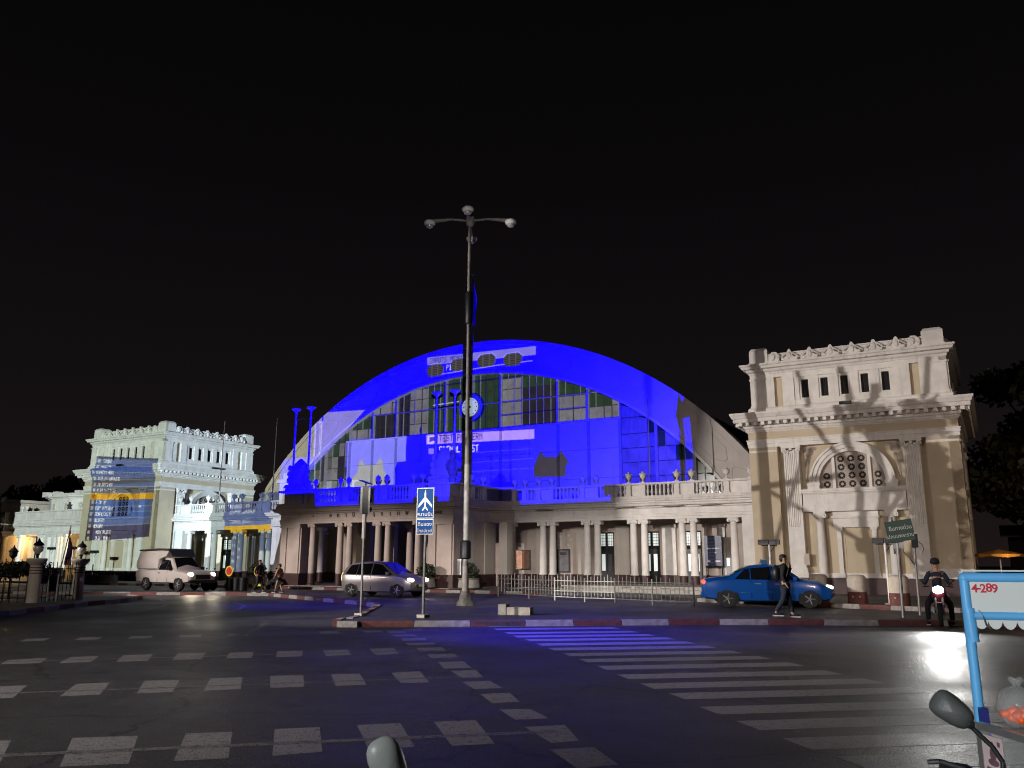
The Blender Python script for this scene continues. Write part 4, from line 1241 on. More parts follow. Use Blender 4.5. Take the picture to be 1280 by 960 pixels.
# ---- right arcade (between porch and near pavilion)
rc = [-25.1, -23.0, -22.36, -20.17, -19.53, -17.36, -16.72, -14.58, -13.96, -11.8]
pp = [(-23.1, -22.26), (-20.27, -19.43), (-17.46, -16.62), (-14.68, -13.86), (-11.98, -10.75)]
rarc = arcade('arcade', 'long arcade of paired columns with balustrade and urns, right of the central porch', [(-24.75, WY), (-10.33, WY)],
              [(x, CY) for x in rc], [(x, WY + .05) for a in pp for x in a] + [(-24.75, WY + .05), (-24.05, WY + .05)],
              [((-24.0, WY + .05), (-23.25, WY + .05)), ((-22.1, WY + .05), (-20.42, WY + .05)), ((-19.28, WY + .05), (-17.6, WY + .05)), ((-16.47, WY + .05), (-14.83, WY + .05)), ((-13.7, WY + .05), (-12.13, WY + .05))],
              None, False, 46.3, 'arcades either side of the porch')
def finish_arcade(T, x0, x1, xs_cols, solids, right):
    MB().box(x0, x1, WY + .2, AY + .1, 4.62, 4.9).build('roof_terrace', 'concrete', T)
    MB().box(x0, x1, WY - .35, 46.2, .15, .26).build('floor', 'concrete', T)
    for a, b in solids:
        MB().box(a, b, WY + .04, WY + .18, 5.24, 5.84).build('balustrade_panel', 'trim', T)
        MB().box(a - .12, a, WY + .02, WY + .1, 5.2, 5.86).build('panel_edge', 'white', T)
finish_arcade(rarc, -25.9, -10.4, rc, [(a + .15, b - .15) for a, b in pp], True)
MB().box(-11.30, -10.45, WY + .02, WY + .5, .98, ZE).build('end_pier', 'trim', rarc)
MB().box(-11.34, -10.42, WY - .03, WY + .5, .2, .98).build('pier_foot', 'plinth', rarc)
# strip lamps hung under the cornice
for x in (-22.6, -17.6, -14.9, -12.9):
    MB().box(x - .55, x + .55, WY - .42, WY - .30, 4.62, 4.68).build('strip_light', 'concrete', rarc)
# back wall with its doors and boards
BY = 46.2
def bwall(T, x0, x1, doors, m='pinkstone'):
    xs = [x0] + [v for d in doors for v in (d - .5, d + .5)] + [x1]
    for i in range(0, len(xs), 2):
        MB().box(xs[i], xs[i + 1], BY, BY + .35, .98, 4.62).build('back_wall', m, T)
        MB().box(xs[i], xs[i + 1], BY - .06, BY + .35, .2, .98).build('back_plinth', 'plinth', T)
    for d in doors:
        MB().box(d - .5, d + .5, BY, BY + .35, 3.42, 4.62).build('door_lintel', m, T)
        w = MB()
        w.box(d - .5, d - .42, BY + .06, BY + .2, .2, 3.42).box(d + .42, d + .5, BY + .06, BY + .2, .2, 3.42).box(d - .42, d + .42, BY + .06, BY + .2, 2.42, 2.62).box(d - .42, d + .42, BY + .06, BY + .2, 3.34, 3.42).box(d - .06, d + .06, BY + .05, BY + .2, 2.62, 3.34)
        dd = w.build('door', 'dark', T)
        for s in (-1, 1):
            MB().box(d + s * .24 - .18, d + s * .24 + .18, BY + .10, BY + .14, 2.62, 3.34).build('pane', 'white_lamp', dd)
            l = MB().box(d + s * .21 - .2, d + s * .21 + .2, BY + .08, BY + .13, .3, 2.42).build('door_leaf', 'black', dd)
            MB().box(d + s * .21 - .12, d + s * .21 + .10, BY + .07, BY + .085, 1.2, 2.15).build('leaf_glass', 'white_lamp' if s < 0 or d > -18 else 'mullion_dark', dd)
            for k in range(4):
                MB().box(d + s * .24 - .18, d + s * .24 + .18, BY + .09, BY + .104, 2.72 + k * .17, 2.74 + k * .17).build('window_bar', 'iron', dd)
                MB().box(d + s * .24 - .16 + k * .1, d + s * .24 - .145 + k * .1, BY + .09, BY + .104, 2.62, 3.34).build('window_bar', 'iron', dd)
bwall(rarc, -27.2, -10.6, [-20.0, -17.2, -14.75])
M['white_lamp'].node_tree.nodes['Principled BSDF'].inputs['Emission Strength'].default_value = .55
for a, b in ((-24.6, -24.2), (-21.9, -21.35), (-19.3, -18.5), (-16.5, -15.7), (-14.1, -13.95), (-13.2, -12.9)):
    MB().box(a, b, BY - .14, BY + .02, .98, 3.78).build('wall_pilaster', 'trim' if b > -17 else 'band', rarc)
    MB().box(a - .05, b + .05, BY - .2, BY + .02, 3.6, 3.78).build('pilaster_cap', 'band', rarc)
# ceiling beams under the terrace
for x in (-23.4, -21.2, -18.5, -15.8, -13.2, -11.5):
    MB().box(x - .12, x + .12, WY + .4, BY, 4.25, 4.62).build('ceiling_beam', 'pinkstone', rarc)
# emblem relief of scrolls on the wall
em = MB().rod((-22.82, BY - .03, 3.0), (-22.82, BY + .01, 3.0), .3, n=18).rod((-22.82, BY - .06, 3.0), (-22.82, BY + .01, 3.0), .2, n=18)
for k in range(5):
    a = PI * (.05 + .225 * k)
    em.ball((-22.82 + .48 * math.cos(a), BY, 2.95 + .38 * math.sin(a)), .13, .04, .1, 8, 4)
    em.ball((-22.82 + .42 * math.cos(-a), BY, 2.95 + .34 * math.sin(-a)), .1, .04, .08, 8, 4)
em.build('wall_emblem', 'band', rarc, 40)
# framed notice, lit poster case, blue departure board
fr = thing('notice_frame', 'black framed notice on the arcade back wall beneath the round emblem', 'notice', (-22.8, BY, 1.1))
MB().box(-23.23, -23.15, BY - .1, BY - .02, 1.08, 2.46).box(-22.45, -22.37, BY - .1, BY - .02, 1.08, 2.46).box(-23.15, -22.45, BY - .1, BY - .02, 2.38, 2.46).box(-23.15, -22.45, BY - .1, BY - .02, 1.08, 1.16).build('frame', 'black', fr)
MB().box(-23.15, -22.45, BY - .06, BY - .03, 1.16, 2.38).build('sheet', mat('grey_print', (.16, .16, .17), .5, .35, 3, 0), fr)
MB().ball((-22.8, BY - .06, 2.2), .26, .012, .1, 10, 4).build('printed_picture', 'black', fr)
pc = thing('poster_case', 'glass poster case with a copper coloured sheet behind the first columns', 'poster case', (-25.7, BY, 1.3))
MB().box(-26.42, -26.36, BY - .22, BY - .05, 1.24, 2.42).box(-25.1, -25.04, BY - .22, BY - .05, 1.24, 2.42).box(-26.36, -25.1, BY - .22, BY - .05, 1.24, 1.3).box(-26.36, -25.1, BY - .22, BY - .05, 2.38, 2.42).build('frame', 'steel', pc)
MB().box(-26.36, -25.1, BY - .16, BY - .1, 1.3, 2.38).build('sheet', mat('copper_sheet', (.40, .22, .15), .3, .35, 1.5, .05, 8, metal=.4), pc)
bd = thing('departure_board', 'dark blue departure board with pale rows on two posts', 'information board', (-13.7, 45.4, .24))
MB().box(-13.85, -12.9, 45.34, 45.44, 1.5, 3.1).build('board', mat('navy_board', (.006, .012, .06), .35, .1, 3, 0), bd)
for k in range(8):
    MB().box(-13.78, -12.98, 45.325, 45.338, 2.92 - k * .18, 2.945 - k * .18).build('board_rule', mat('dim_rule', (.12, .14, .2), .5, 0, 3, 0) if k == 0 else bpy.data.materials['dim_rule'], bd)
for k, (a, b) in enumerate(((-13.7, -13.5), (-13.45, -13.05), (-13.3, -13.2), (-13.7, -13.55), (-13.3, -13.0))):
    z = (2.42, 2.42, 2.2, 1.75, 1.75)[k]
    MB().box(a, b, 45.325, 45.338, z - .035, z + .035).build('board_text', 'board', bd)
for x in (-13.8, -12.95):
    MB().rod((x, 45.42, .24), (x, 45.42, 1.5), .03, n=6).build('post', 'iron', bd)
# poster and cabinet by the last column
cb_ = thing('ticket_machine', 'narrow grey machine with a pale screen beside the departure board', 'machine', (-12.6, 45.8, .24))
MB().box(-12.8, -12.45, 45.7, 46.0, .24, 1.95).build('case', 'steel', cb_)
MB().box(-12.76, -12.6, 45.68, 45.7, 1.5, 1.9).build('screen', 'white_lamp', cb_)

# ---- left arcade
lp = [(mirx(b), mirx(a)) for a, b in pp]
larc = arcade('arcade', 'arcade left of the porch with a projected menu and yellow bar across it', [(-54.84, WY), (-40.4, WY)],
              [(mirx(x), CY) for x in rc], [(x, WY + .05) for a in lp for x in a],
              [((-53.05, WY + .05), (-51.5, WY + .05)), ((-50.35, WY + .05), (-48.7, WY + .05)), ((-47.55, WY + .05), (-45.9, WY + .05)), ((-44.75, WY + .05), (-43.1, WY + .05))],
              None, True, 46.3, 'arcades either side of the porch')
finish_arcade(larc, -54.8, -39.3, rc, [(a + .15, b - .15) for a, b in lp], False)
MB().box(-54.75, -53.9, WY + .02, WY + .5, .98, ZE).build('end_pier', 'trim', larc)
MB().box(-54.78, -53.86, WY - .03, WY + .5, .2, .98).build('pier_foot', 'plinth', larc)
bwall(larc, -54.6, -38.0, [-51.9, -47.9, -43.6], 'cream')
for a, b in ((-53.4, -52.9), (-50.9, -49.6), (-49.3, -48.9), (-46.6, -45.7), (-42.3, -41.5), (-40.2, -39.4)):
    MB().box(a, b, BY - .14, BY + .02, .98, 3.78).build('wall_pilaster', 'cream', larc)
    MB().box(a - .05, b + .05, BY - .2, BY + .02, 3.6, 3.78).build('pilaster_cap', 'trim', larc)
# ---- central porch
porch = thing('entrance_porch', 'projecting entrance porch with Thai lettering above its columns', 'porch', (XC, PY, 0))
PX0, PX1 = mirx(-26.05), -26.05
arcp = [(-26.05 + 1.3 - 1.3 * math.cos(a), 42.3 + 1.3 * math.sin(a)) for a in np.linspace(0, PI / 2, 7)]
ppath = [(PX0, WY), (PX0, PY), (PX1, PY), (PX1, 42.3)] + arcp[1:]
MB().sweep(ppath, ENT).build('entablature', 'pinkstone', porch, 25)
MB().sweep(ppath, [(-.28, 4.95), (.22, 4.95), (.22, 5.06), (.18, 5.08), (.18, 5.24), (-.22, 5.24)]).build('balustrade_plinth', 'pinkstone', porch)
MB().sweep(ppath, [(-.12, 5.94), (.12, 5.94), (.15, 5.98), (.15, 6.06), (-.15, 6.06), (-.15, 5.98)]).build('balustrade_rail', 'white', porch)
cm = MB().lathe([(.21, .98), (.21, 1.9), (.18, 3.72)], n=16).mesh('column', 'pinkstone', 40)
cf_ = MB().lathe([(.27, .2), (.27, .36), (.225, .40), (.22, .98)], n=14).mesh('column_foot', 'plinth', 40)
cc = capital_mb(0, 0, 3.72, ZE, .18).mesh('capital', 'pinkstone', 40)
for x, y in [(-36.6, PY + .3), (-34.4, PY + .3), (-33.66, PY + .3), (-31.5, PY + .3), (-30.78, PY + .3), (-28.6, PY + .3), (PX0 + .3, 41.4), (-36.6, 42.4), (-31.5, 42.4), (-30.78, 42.4)]:
    c = put('column', cm, porch, (x, y, 0))
    link('column_foot', cf_, c)
    link('capital', cc, c)
for x0, x1 in ((PX0 + .02, PX0 + 1.75), (PX1 - 1.75, PX1 - .02)):
    MB().box(x0, x1, PY + .12, PY + .75, .98, ZE).build('corner_pier', 'pinkstone', porch)
    MB().box(x0 + .1, x0 + .55, PY + .04, PY + .2, .98, 3.74).box(x1 - .55, x1 - .1, PY + .04, PY + .2, .98, 3.74).build('pier_pilasters', 'pinkstone', porch)
    MB().box(x0 + .02, x1 - .02, PY + .0, PY + .2, 3.74, ZE).build('pier_cap', 'pinkstone', porch)
    MB().box(x0 - .03, x1 + .03, PY + .02, PY + .8, .2, .98).build('pier_foot', 'plinth', porch)
MB().box(PX1 - .4, PX1 - .06, PY + .75, WY + .1, .98, ZE).build('side_wall', 'pinkstone', porch)
MB().box(PX1 - .45, PX1 - .02, PY + .8, WY + .1, .2, .98).build('side_plinth', 'plinth', porch)
for y0, y1 in ((40.2, 41.2), (42.4, 43.4)):
    MB().box(PX1 - .1, PX1 + .0, y0, y1, .98, ZE).build('side_pilaster', 'band', porch)
MB().box(-25.4, -24.85, 42.9, WY + .3, .98, ZE).build('corner_wall', 'band', porch)
MB().box(-25.45, -24.8, 42.85, WY + .3, .2, .98).build('corner_plinth', 'plinth', porch)
MB().box(PX0 + .3, PX1 - .3, PY + .3, WY + .2, 4.62, 4.9).build('roof', 'concrete', porch)
MB().box(PX0 - .1, PX1 + .1, PY - .5, WY + .3, .13, .27).build('floor', 'concrete', porch)
for a, b in ((-38.9, -37.6), (-33.2, -31.9), (-28.6, -26.6), (-36.2, -35.5)):
    MB().box(a, b, 46.0, 46.4, .2, ZE + .3).build('inner_wall', 'pinkstone' if a > -38 else 'cream', porch)
for k, s in enumerate(('ส', 'ถ', 'า', 'นี', 'ก', 'รุ', 'ง', 'เ', 'ท', 'พ')):
    lettering(s, .36, 'gold', porch, (-35.0 + k * .60 + (.35 if k > 3 else 0), PY - .005, 4.32), name='letter', offset=.006)
for x in (-36.4, -27.9 - .4):
    MB().ball((x, PY + .0, 4.42), .05, .03, .05, 8, 5).build('letter_dot', 'gold', porch)
lettering('๒๔๕๙', .30, 'gold', porch, (-27.15, PY - .005, 4.32), name='letter', offset=.006)
pm = MB().box(-.15, .15, -.15, .15, 5.24, 5.98).box(-.19, .19, -.19, .19, 5.96, 6.1).mesh('pier', 'white')
for x in (-37.0, -36.35, -34.35, -33.7, -31.45, -30.8, -28.85, -28.2):
    put('pier', pm, porch, (x, PY + .05, 0))
    put('urn', URN, porch, (x, PY + .05, 6.1))
for x, y in ((-26.1, 40.9), (-26.1, 42.2)):
    put('pier', pm, porch, (x, y, 0))
    put('urn', URN, porch, (x, y, 6.1))
for (x0, y0), (x1, y1) in (((-36.15, PY + .05), (-34.55, PY + .05)), ((-33.5, PY + .05), (-31.65, PY + .05)), ((-30.6, PY + .05), (-29.05, PY + .05)), ((-26.1, 39.7), (-26.1, 40.8)), ((-26.1, 41.1), (-26.1, 42.0))):
    n = max(2, round(math.hypot(x1 - x0, y1 - y0) / .225))
    for k in range(n):
        t = (k + .5) / n
        put('baluster', BAL, porch, (x0 + (x1 - x0) * t, y0 + (y1 - y0) * t, 5.22), 0, (1, 1, 1.13))
for a, b in ((-37.0, -36.4), (-34.3, -33.75), (-31.4, -30.85), (-28.8, -28.25)):
    MB().box(a, b, PY, PY + .12, 5.24, 5.95).build('balustrade_panel', 'white', porch)
# setback pier left of the porch
MB().box(-42.35, -40.75, 41.5, WY + .3, .98, 4.0).build('setback_pier', 'trim', porch)
MB().box(-41.9, -41.2, 41.46, 41.5, 1.2, 3.7).build('pier_panel', 'white', porch)
MB().box(-42.4, -40.7, 41.45, WY + .3, .2, .98).build('pier_foot', 'plinth', porch)
MB().sweep([(-42.4, WY), (-42.4, 41.5), (-40.75, 41.5)], ENT).build('pier_entablature', 'trim', porch, 25)
MB().box(-42.1, -40.9, 41.7, 42.9, 4.95, 6.9).frustum(-42.3, -40.7, 41.5, 43.1, 6.9, 7.15, .05).box(-41.95, -41.05, 41.85, 42.75, 7.15, 7.6).build('pier_pedestal', 'trim', porch)
MB().box(-41.75, -41.25, 41.66, 41.7, 5.2, 6.6).build('pedestal_panel', 'cream', porch)
# pylons: ornate pedestals carrying twin masts with saucer tops
for cx, lab in ((-38.1, 'twin saucer topped masts on the left corner of the porch'), (-27.0, 'twin saucer topped masts on the right corner of the porch, before the clock')):
    py = thing('twin_mast', lab, 'mast', (cx, PY + .45, 5.2), group='twin masts on the porch corners')
    y = PY + .45
    b = MB().box(cx - .75, cx + .75, y - .5, y + .5, 5.2, 6.25).frustum(cx - .85, cx + .85, y - .6, y + .6, 6.25, 6.45, .1)
    b.lathe([(.62, 6.45), (.66, 6.7), (.60, 7.1), (.68, 7.3), (.55, 7.5), (.42, 7.8), (.2, 8.0), (.08, 8.1)], (cx, y, 0), 14, 1.05, .7)
    for s in (-1, 1):
        b.ball((cx + s * .62, y - .2, 6.75), .26, .2, .3, 8, 6).ball((cx + s * .72, y - .2, 7.15), .16, .16, .2, 8, 5).ball((cx + s * .5, y - .4, 7.5), .16, .14, .2, 8, 5)
    b.build('pedestal', 'white', py, 45)
    for s in (-1, 1):
        p = MB().rod((cx + s * .64, y, 6.9), (cx + s * .64, y, 11.3), .075, .055, 8).build('mast', 'whitepaint', py)
        MB().lathe([(.06, 11.05), (.1, 11.2), (.3, 11.34), (.34, 11.4), (.26, 11.44), (.05, 11.5)], (cx + s * .64, y, 0), 12).build('saucer', 'whitepaint', p, 40)
    MB().rod((cx - .9, y, 10.66), (cx + .9, y, 10.72), .035, n=6).build('crossbar', 'whitepaint', py)
# carved bird figure on the right corner
bf = thing('carved_bird', 'weathered carved bird figure perched on the right corner of the porch parapet', 'statue', (-26.1, PY - .1, 6.05))
x, y = -26.05, PY - .15
MB().lathe([(.2, 6.06), (.22, 6.2), (.16, 6.35), (.28, 6.6), (.32, 6.85), (.24, 7.15), (.14, 7.4), (.17, 7.6), (.12, 7.78), (.03, 7.86)], (x, y, 0), 10).build('body', 'concrete', bf, 50)
MB().plate([(x + .1, 6.9), (x + .5, 6.75), (x + .62, 7.0), (x + .35, 7.25), (x + .1, 7.3)], y - .05, y + .05).build('wing', 'concrete', bf)
MB().plate([(x - .1, 6.9), (x - .1, 7.3), (x - .35, 7.25), (x - .5, 7.0), (x - .42, 6.75)], y - .05, y + .05).build('wing', 'concrete', bf)
MB().rod((x, y - .12, 7.62), (x + .08, y - .34, 7.52), .07, .01, 6).build('beak', 'concrete', bf)
# dark plant tuft on the ledge and thin roof poles
for (px, py_, z0, z1, lab) in ((-16.55, 44.6, 4.9, 10.9, 'thin bare pole rising from the right arcade terrace before the arch'), (-51.3, 44.6, 4.9, 12.4, 'thin bare pole on the left arcade terrace beside the far pavilion'), (-45.5, 44.4, 4.9, 12.1, 'thin white pole on the left terrace at the foot of the arch')):
    t = thing('roof_pole', lab, 'pole', (px, py_, z0))
    MB().rod((px, py_, z0), (px, py_, z0 + (z1 - z0) * .45), .05, .045, 6).build('lower_pole', 'galv', t)
    MB().rod((px, py_, z0 + (z1 - z0) * .45), (px, py_, z1), .035, .02, 6).build('upper_pole', 'galv', t)

# ------------------------------------------------------------------ annex beyond the far pavilion
ax0, ax1 = -76.2, -64.3
anx = thing('annex', 'pale colonnaded annex with raised attic, left of the far pavilion, warm light between columns', 'building', (-70, WY, 0))
MB().sweep([(ax0, WY + 6), (ax0, WY), (ax1, WY)], ENT).build('entablature', 'trim', anx, 25)
MB().sweep([(ax0, WY + 6), (ax0, WY), (ax1, WY)], [(-.28, 4.95), (.2, 4.95), (.2, 5.15), (.12, 5.2), (.12, 5.85), (.2, 5.9), (.2, 6.0), (-.28, 6.0)]).build('parapet', 'white', anx)
MB().box(ax0 + .3, ax1, WY + .2, WY + 6, 4.6, 4.9).build('roof', 'concrete', anx)
for x in (-75.6, -72.4, -71.3, -69.9, -68.9, -66.2, -65.4):
    c = MB().lathe([(.22, .98), (.19, 3.72)], (x, CY, 0), 12).build('column', 'trim', anx, 40)
    capital_mb(x, CY, 3.72, ZE, .19).build('capital', 'trim', c, 40)
    MB().lathe([(.26, .2), (.25, .98)], (x, CY, 0), 12).build('column_foot', 'plinth', c, 40)
MB().box(-72.9, -69.6, WY + .3, WY + .9, .98, ZE).build('wall', 'trim', anx)
for x in (-72.6, -71.6, -70.6, -69.9):
    MB().box(x - .16, x + .16, WY + .14, WY + .32, .98, ZE).build('wall_pilaster', 'trim', anx)
MB().box(ax0, ax1, 46.0, 46.3, .2, 4.6).build('back_wall', 'cream', anx)
at_ = [(-73.4, WY + 3.2), (-72.9, WY + .9), (-71.7, WY + .35), (-69.0, WY + .35), (-67.8, WY + .9), (-67.4, WY + 3.2)]
MB().slab(at_, 4.9, 7.0).build('attic', 'trim', anx)
MB().sweep(at_, [(-.2, 7.0), (.1, 7.0), (.15, 7.1), (.32, 7.14), (.32, 7.26), (-.2, 7.26)], True).build('attic_cornice', 'white', anx)
MB().slab([(x * .985 - 1.05, y + .1) for x, y in at_], 7.26, 7.5).build('attic_top', 'white', anx)
for x in (-72.95, -71.4, -68.3):
    MB().box(x - .3, x + .3, WY + .4, WY + 1.0, 7.26, 7.68).build('attic_block', 'white', anx)
for x in (-75.4, -74.7, -67.0, -66.3):
    put('urn', URN, anx, (x, WY + .05, 5.98))
for x in (-71.2, -69.5):
    MB().box(x - .14, x + .14, WY + .30, WY + .36, 5.2, 6.6).build('attic_panel', 'cream', anx)
_st = MB()
_st.plate([(-68.9 + (.34 if k % 2 == 0 else .15) * math.sin(k * PI / 5), 6.35 + (.34 if k % 2 == 0 else .15) * math.cos(k * PI / 5)) for k in range(10)][::-1], WY + .2, WY + .34)
_st.build('star_ornament', 'mullion_dark', anx)
nb = thing('side_building', 'unlit older building at the far left edge with a warmly lit doorway', 'building', (-80, WY - 1.0, 0))
MB().box(-100, -76.9, WY - .6, WY + 8, 4.2, 6.0).build('upper_wall', 'pinkstone', nb)
MB().sweep([(-100, WY - .6), (-76.9, WY - .6), (-76.9, WY + 8)], [(-.1, 3.9), (.1, 3.9), (.1, 4.1), (.25, 4.15), (.25, 4.3), (-.1, 4.3)]).build('string_course', 'pinkstone', nb)
MB().sweep([(-100, WY - .6), (-77.6, WY - .6), (-77.6, WY + 8)], [(-.4, 6.0), (.0, 6.0), (.0, 6.9), (.2, 6.95), (.25, 7.2), (-.4, 7.2)]).build('parapet', 'pinkstone', nb)
for x in (-78.6, -77.3):
    MB().ball((x, WY - .7, 5.2), .4, .2, .6, 8, 6).build('scroll', 'pinkstone', nb, 40)
MB().box(-100, -79.4, WY - .5, WY + .1, .2, 4.2).build('lower_wall', 'cream', nb)
MB().box(-100, -76.9, WY + 2.2, WY + 2.5, .2, 4.2).build('inner_wall', 'cream', nb)
MB().lathe([(.3, .2), (.26, 3.6), (.36, 3.9)], (-77.3, WY - .2, 0), 12).build('column', 'cream', nb, 40)
# the lamps that burn inside annex and side building
lamp('porch_lamp', 'POINT', (-78.4, WY + .9, 3.6), 260, (1.0, .68, .32), .12)
lamp('porch_lamp', 'POINT', (-74.0, WY + 1.4, 3.6), 190, (1.0, .68, .32), .12)
lamp('porch_lamp', 'POINT', (-67.6, WY + 1.3, 3.6), 190, (1.0, .68, .32), .12)

# ------------------------------------------------------------------ street furniture
M['pole_unlit'] = mat('lamp_pole_unlit_tone', (.13, .12, .11), .55, .3, 4, .15, 30, streak=.5)  # upper mast: its lack of light is put into a darker colour
M['stonefoot'] = mat('rough_footing', (.12, .11, .10), .9, .4, 8, .8, 12)
# tall four-armed lamp standard on the island
lp_ = thing('street_lamp', 'tall grey lamp standard with four unlit arms standing on the island', 'street lamp', (-16.8, 26.0, .12))
x, y = -16.8, 26.0
MB().lathe([(.36, .10), (.33, .24), (.25, .32), (.2, .5), (.18, .62)], (x, y, 0), 9).build('concrete_foot', 'stonefoot', lp_, 40)
MB().rod((x, y, .6), (x, y, 1.5), .13, .125, 12).build('white_band', 'concrete', lp_, 40)
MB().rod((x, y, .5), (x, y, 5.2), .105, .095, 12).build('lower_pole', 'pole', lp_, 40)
MB().rod((x, y, 5.2), (x - .02, y, 14.9), .085, .055, 12).build('upper_pole', 'pole_unlit', lp_, 40)
MB().lathe([(.135, 1.75), (.2, 1.8), (.2, 2.35), (.15, 2.42)], (x, y, 0), 10).build('junction_box', 'iron', lp_, 40)
MB().box(x - .24, x - .08, y - .18, y - .1, 1.2, 1.75).build('control_box', 'whitepaint', lp_)
MB().lathe([(.13, 10.6), (.16, 10.65), (.16, 11.8), (.12, 11.9)], (x, y, 0), 10).build('dark_sleeve', 'iron', lp_, 40)
MB().lathe([(.07, 14.6), (.16, 14.7), (.17, 15.0), (.08, 15.1)], (x, y, 0), 10).build('head_hub', 'pole', lp_, 40)
for k, (dx, dy) in enumerate(((-1.42, -.75), (1.42, .75), (-.85, 1.45), (.6, -1.1))):
    a = MB().rod((x, y, 14.85), (x + dx * .45, y + dy * .45, 14.93), .05, .045, 6).rod((x + dx * .45, y + dy * .45, 14.93), (x + dx, y + dy, 14.85), .05, .09, 6).build('lamp_arm', 'pole', lp_, 40)
    c = (x + dx, y + dy, 14.78)
    MB().ball(c, .24, .24, .14, 10, 6).build('lamp_head', 'whitepaint', a, 50)
    MB().ball((c[0], c[1], c[2] - .1), .17, .17, .12, 10, 6).build('lamp_glass', mat('lamp_glass', (.55, .52, .48), .15, .05, 3, 0, metal=.4) if k == 0 else bpy.data.materials['lamp_glass'], a, 50)

# direction sign with an aeroplane
sg = thing('direction_sign', 'blue airport direction sign with a white aeroplane, two panels on a thin post', 'road sign', (-14.14, 19.67, .12))
MB().rod((-14.13, 19.72, .12), (-14.10, 19.72, 3.70), .038, n=8).build('post', 'galv', sg)
MB().box(-14.26, -14.0, 19.6, 19.86, .1, .2).build('foot', 'concrete', sg)
M['signblue'] = mat('sign_blue', (.005, .035, .13), .7, .08, 4, 0, spec=.1)
M['signwhite'] = mat('sign_white', (.40, .40, .37), .6, .06, 4, 0, spec=.2)
M['signgreen'] = mat('sign_green', (.010, .032, .024), .6, .1, 4, 0)
rzs = R(14)
Cq = (-14.1, 19.70)
def sgb(x0, x1, z0, z1, y0, y1, nm, m):
    mb = MB().box(Cq[0] + x0, Cq[0] + x1, Cq[1] + y0, Cq[1] + y1, z0, z1)
    return mb.turn(rzs, Cq).build(nm, m, sg)
for z0, z1 in ((2.85, 3.72), (2.40, 2.83)):
    sgb(-.26, .26, z0, z1, -.06, -.035, 'sign_rim', 'signwhite')
    sgb(-.24, .24, z0 + .022, z1 - .022, -.066, -.06, 'sign_panel', 'signblue')
pl = MB()
for pts in ([(-.022, 3.16), (.022, 3.16), (.026, 3.55), (.012, 3.64), (0, 3.66), (-.012, 3.64), (-.026, 3.55)],
            [(.02, 3.34), (.02, 3.44), (.045, 3.43), (.20, 3.24), (.21, 3.15)], [(-.02, 3.34), (-.21, 3.15), (-.20, 3.24), (-.045, 3.43), (-.02, 3.44)],
            [(.015, 3.12), (.015, 3.2), (.085, 3.1), (.08, 3.06)], [(-.015, 3.12), (-.08, 3.06), (-.085, 3.1), (-.015, 3.2)]):
    pl.plate([(Cq[0] + a, b) for a, b in pts], Cq[1] - .071, Cq[1] - .064)
pl.turn(rzs, Cq).build('aeroplane_symbol', 'signwhite', sg)
fx, fy = -math.sin(rzs) * -.068, -.068
for s, z, sz in (('สนามบิน', 2.92, .15), ('ดินแดง', 2.64, .14), ('โทลล์เวย์', 2.46, .125)):
    lettering(s, sz, 'signwhite', sg, (Cq[0] + .068 * math.sin(rzs), Cq[1] - .068 * math.cos(rzs), z), rzs, .002, sx=1.05)
# slim post with a dark traffic signal seen from its side
tl = thing('traffic_signal', 'slim post with a dark signal box seen edge on at the island nose', 'traffic light', (-16.05, 19.35, .12))
x, y = -16.05, 19.35
MB().rod((x, y, .12), (x, y, 3.4), .035, n=8).build('post', 'galv', tl)
MB().rod((x, y, 2.3), (x, y, 3.0), .06, n=8).build('post_sleeve', 'concrete', tl)
MB().box(x - .13, x + .13, y - .13, y + .13, .1, .2).build('foot', 'concrete', tl)
MB().box(x - .08, x + .08, y - .1, y + .1, 3.02, 3.82).turn(R(38), (x, y)).build('signal_box', 'black', tl)
for s in (-1, 1):
    MB().box(x + s * .11 - .03, x + s * .11 + .03, y - .06, y + .02, 3.02, 3.80).turn(R(38), (x, y)).build('back_plate', 'steel', tl)
for k in range(3):
    MB().rod((x + .0, y + .1, 3.17 + k * .27), (x + .0, y + .24, 3.16 + k * .27), .07, .075, 10, False).build('visor', 'black', tl)
MB().add([(x - .2, y - .12, 4.0), (x + .16, y - .14, 3.88), (x + .16, y + .14, 3.88), (x - .2, y + .12, 4.0), (x - .2, y - .12, 4.02), (x + .16, y - .14, 3.9), (x + .16, y + .14, 3.9), (x - .2, y + .12, 4.02)],
         [(0, 1, 2, 3), (4, 5, 6, 7), (0, 1, 5, 4), (1, 2, 6, 5), (2, 3, 7, 6), (3, 0, 4, 7)]).build('solar_panel', 'carglass', tl)
MB().rod((x, y, 3.84), (x, y, 3.95), .02, n=6).build('panel_bracket', 'iron', tl)
# green expressway sign
gs = thing('expressway_sign', 'crooked green sign with two lines of white Thai lettering on a pole', 'road sign', (-2.55, 26.84, .12))
x, y = -2.5, 26.84
MB().rod((x - .02, y, .12), (x + .0, y + .03, 2.2), .045, n=8).build('post', 'galv', gs)
MB().rod((x - .1, y + .06, 1.9), (x - .1, y + .06, 2.95), .03, n=6).build('upper_post', 'iron', gs)
bx_ = MB().box(-.36, .36, -.02, .01, -.30, .30)
gsb = bx_.mesh('sign_panel', 'signgreen')
go = link('sign_panel', gsb, gs)
go.location = (x + .1 + 2.55, -.05, 2.55 - .12)
go.rotation_euler = (0, R(-8), R(4))
MB().box(x - .12, x + .16, y - .0, y + .05, 2.05, 2.3).build('bracket', 'steel', gs)
for s, dz_, sz in (('ขึ้นทางด่วน', .05, .155), ('ไปถนนพระราม', -.17, .145)):
    lettering(s, sz, 'signwhite', gs, (x + .12 + dz_ * .12, y - .085, 2.53 + dz_), R(4), .002, roll=R(8), sx=.9)
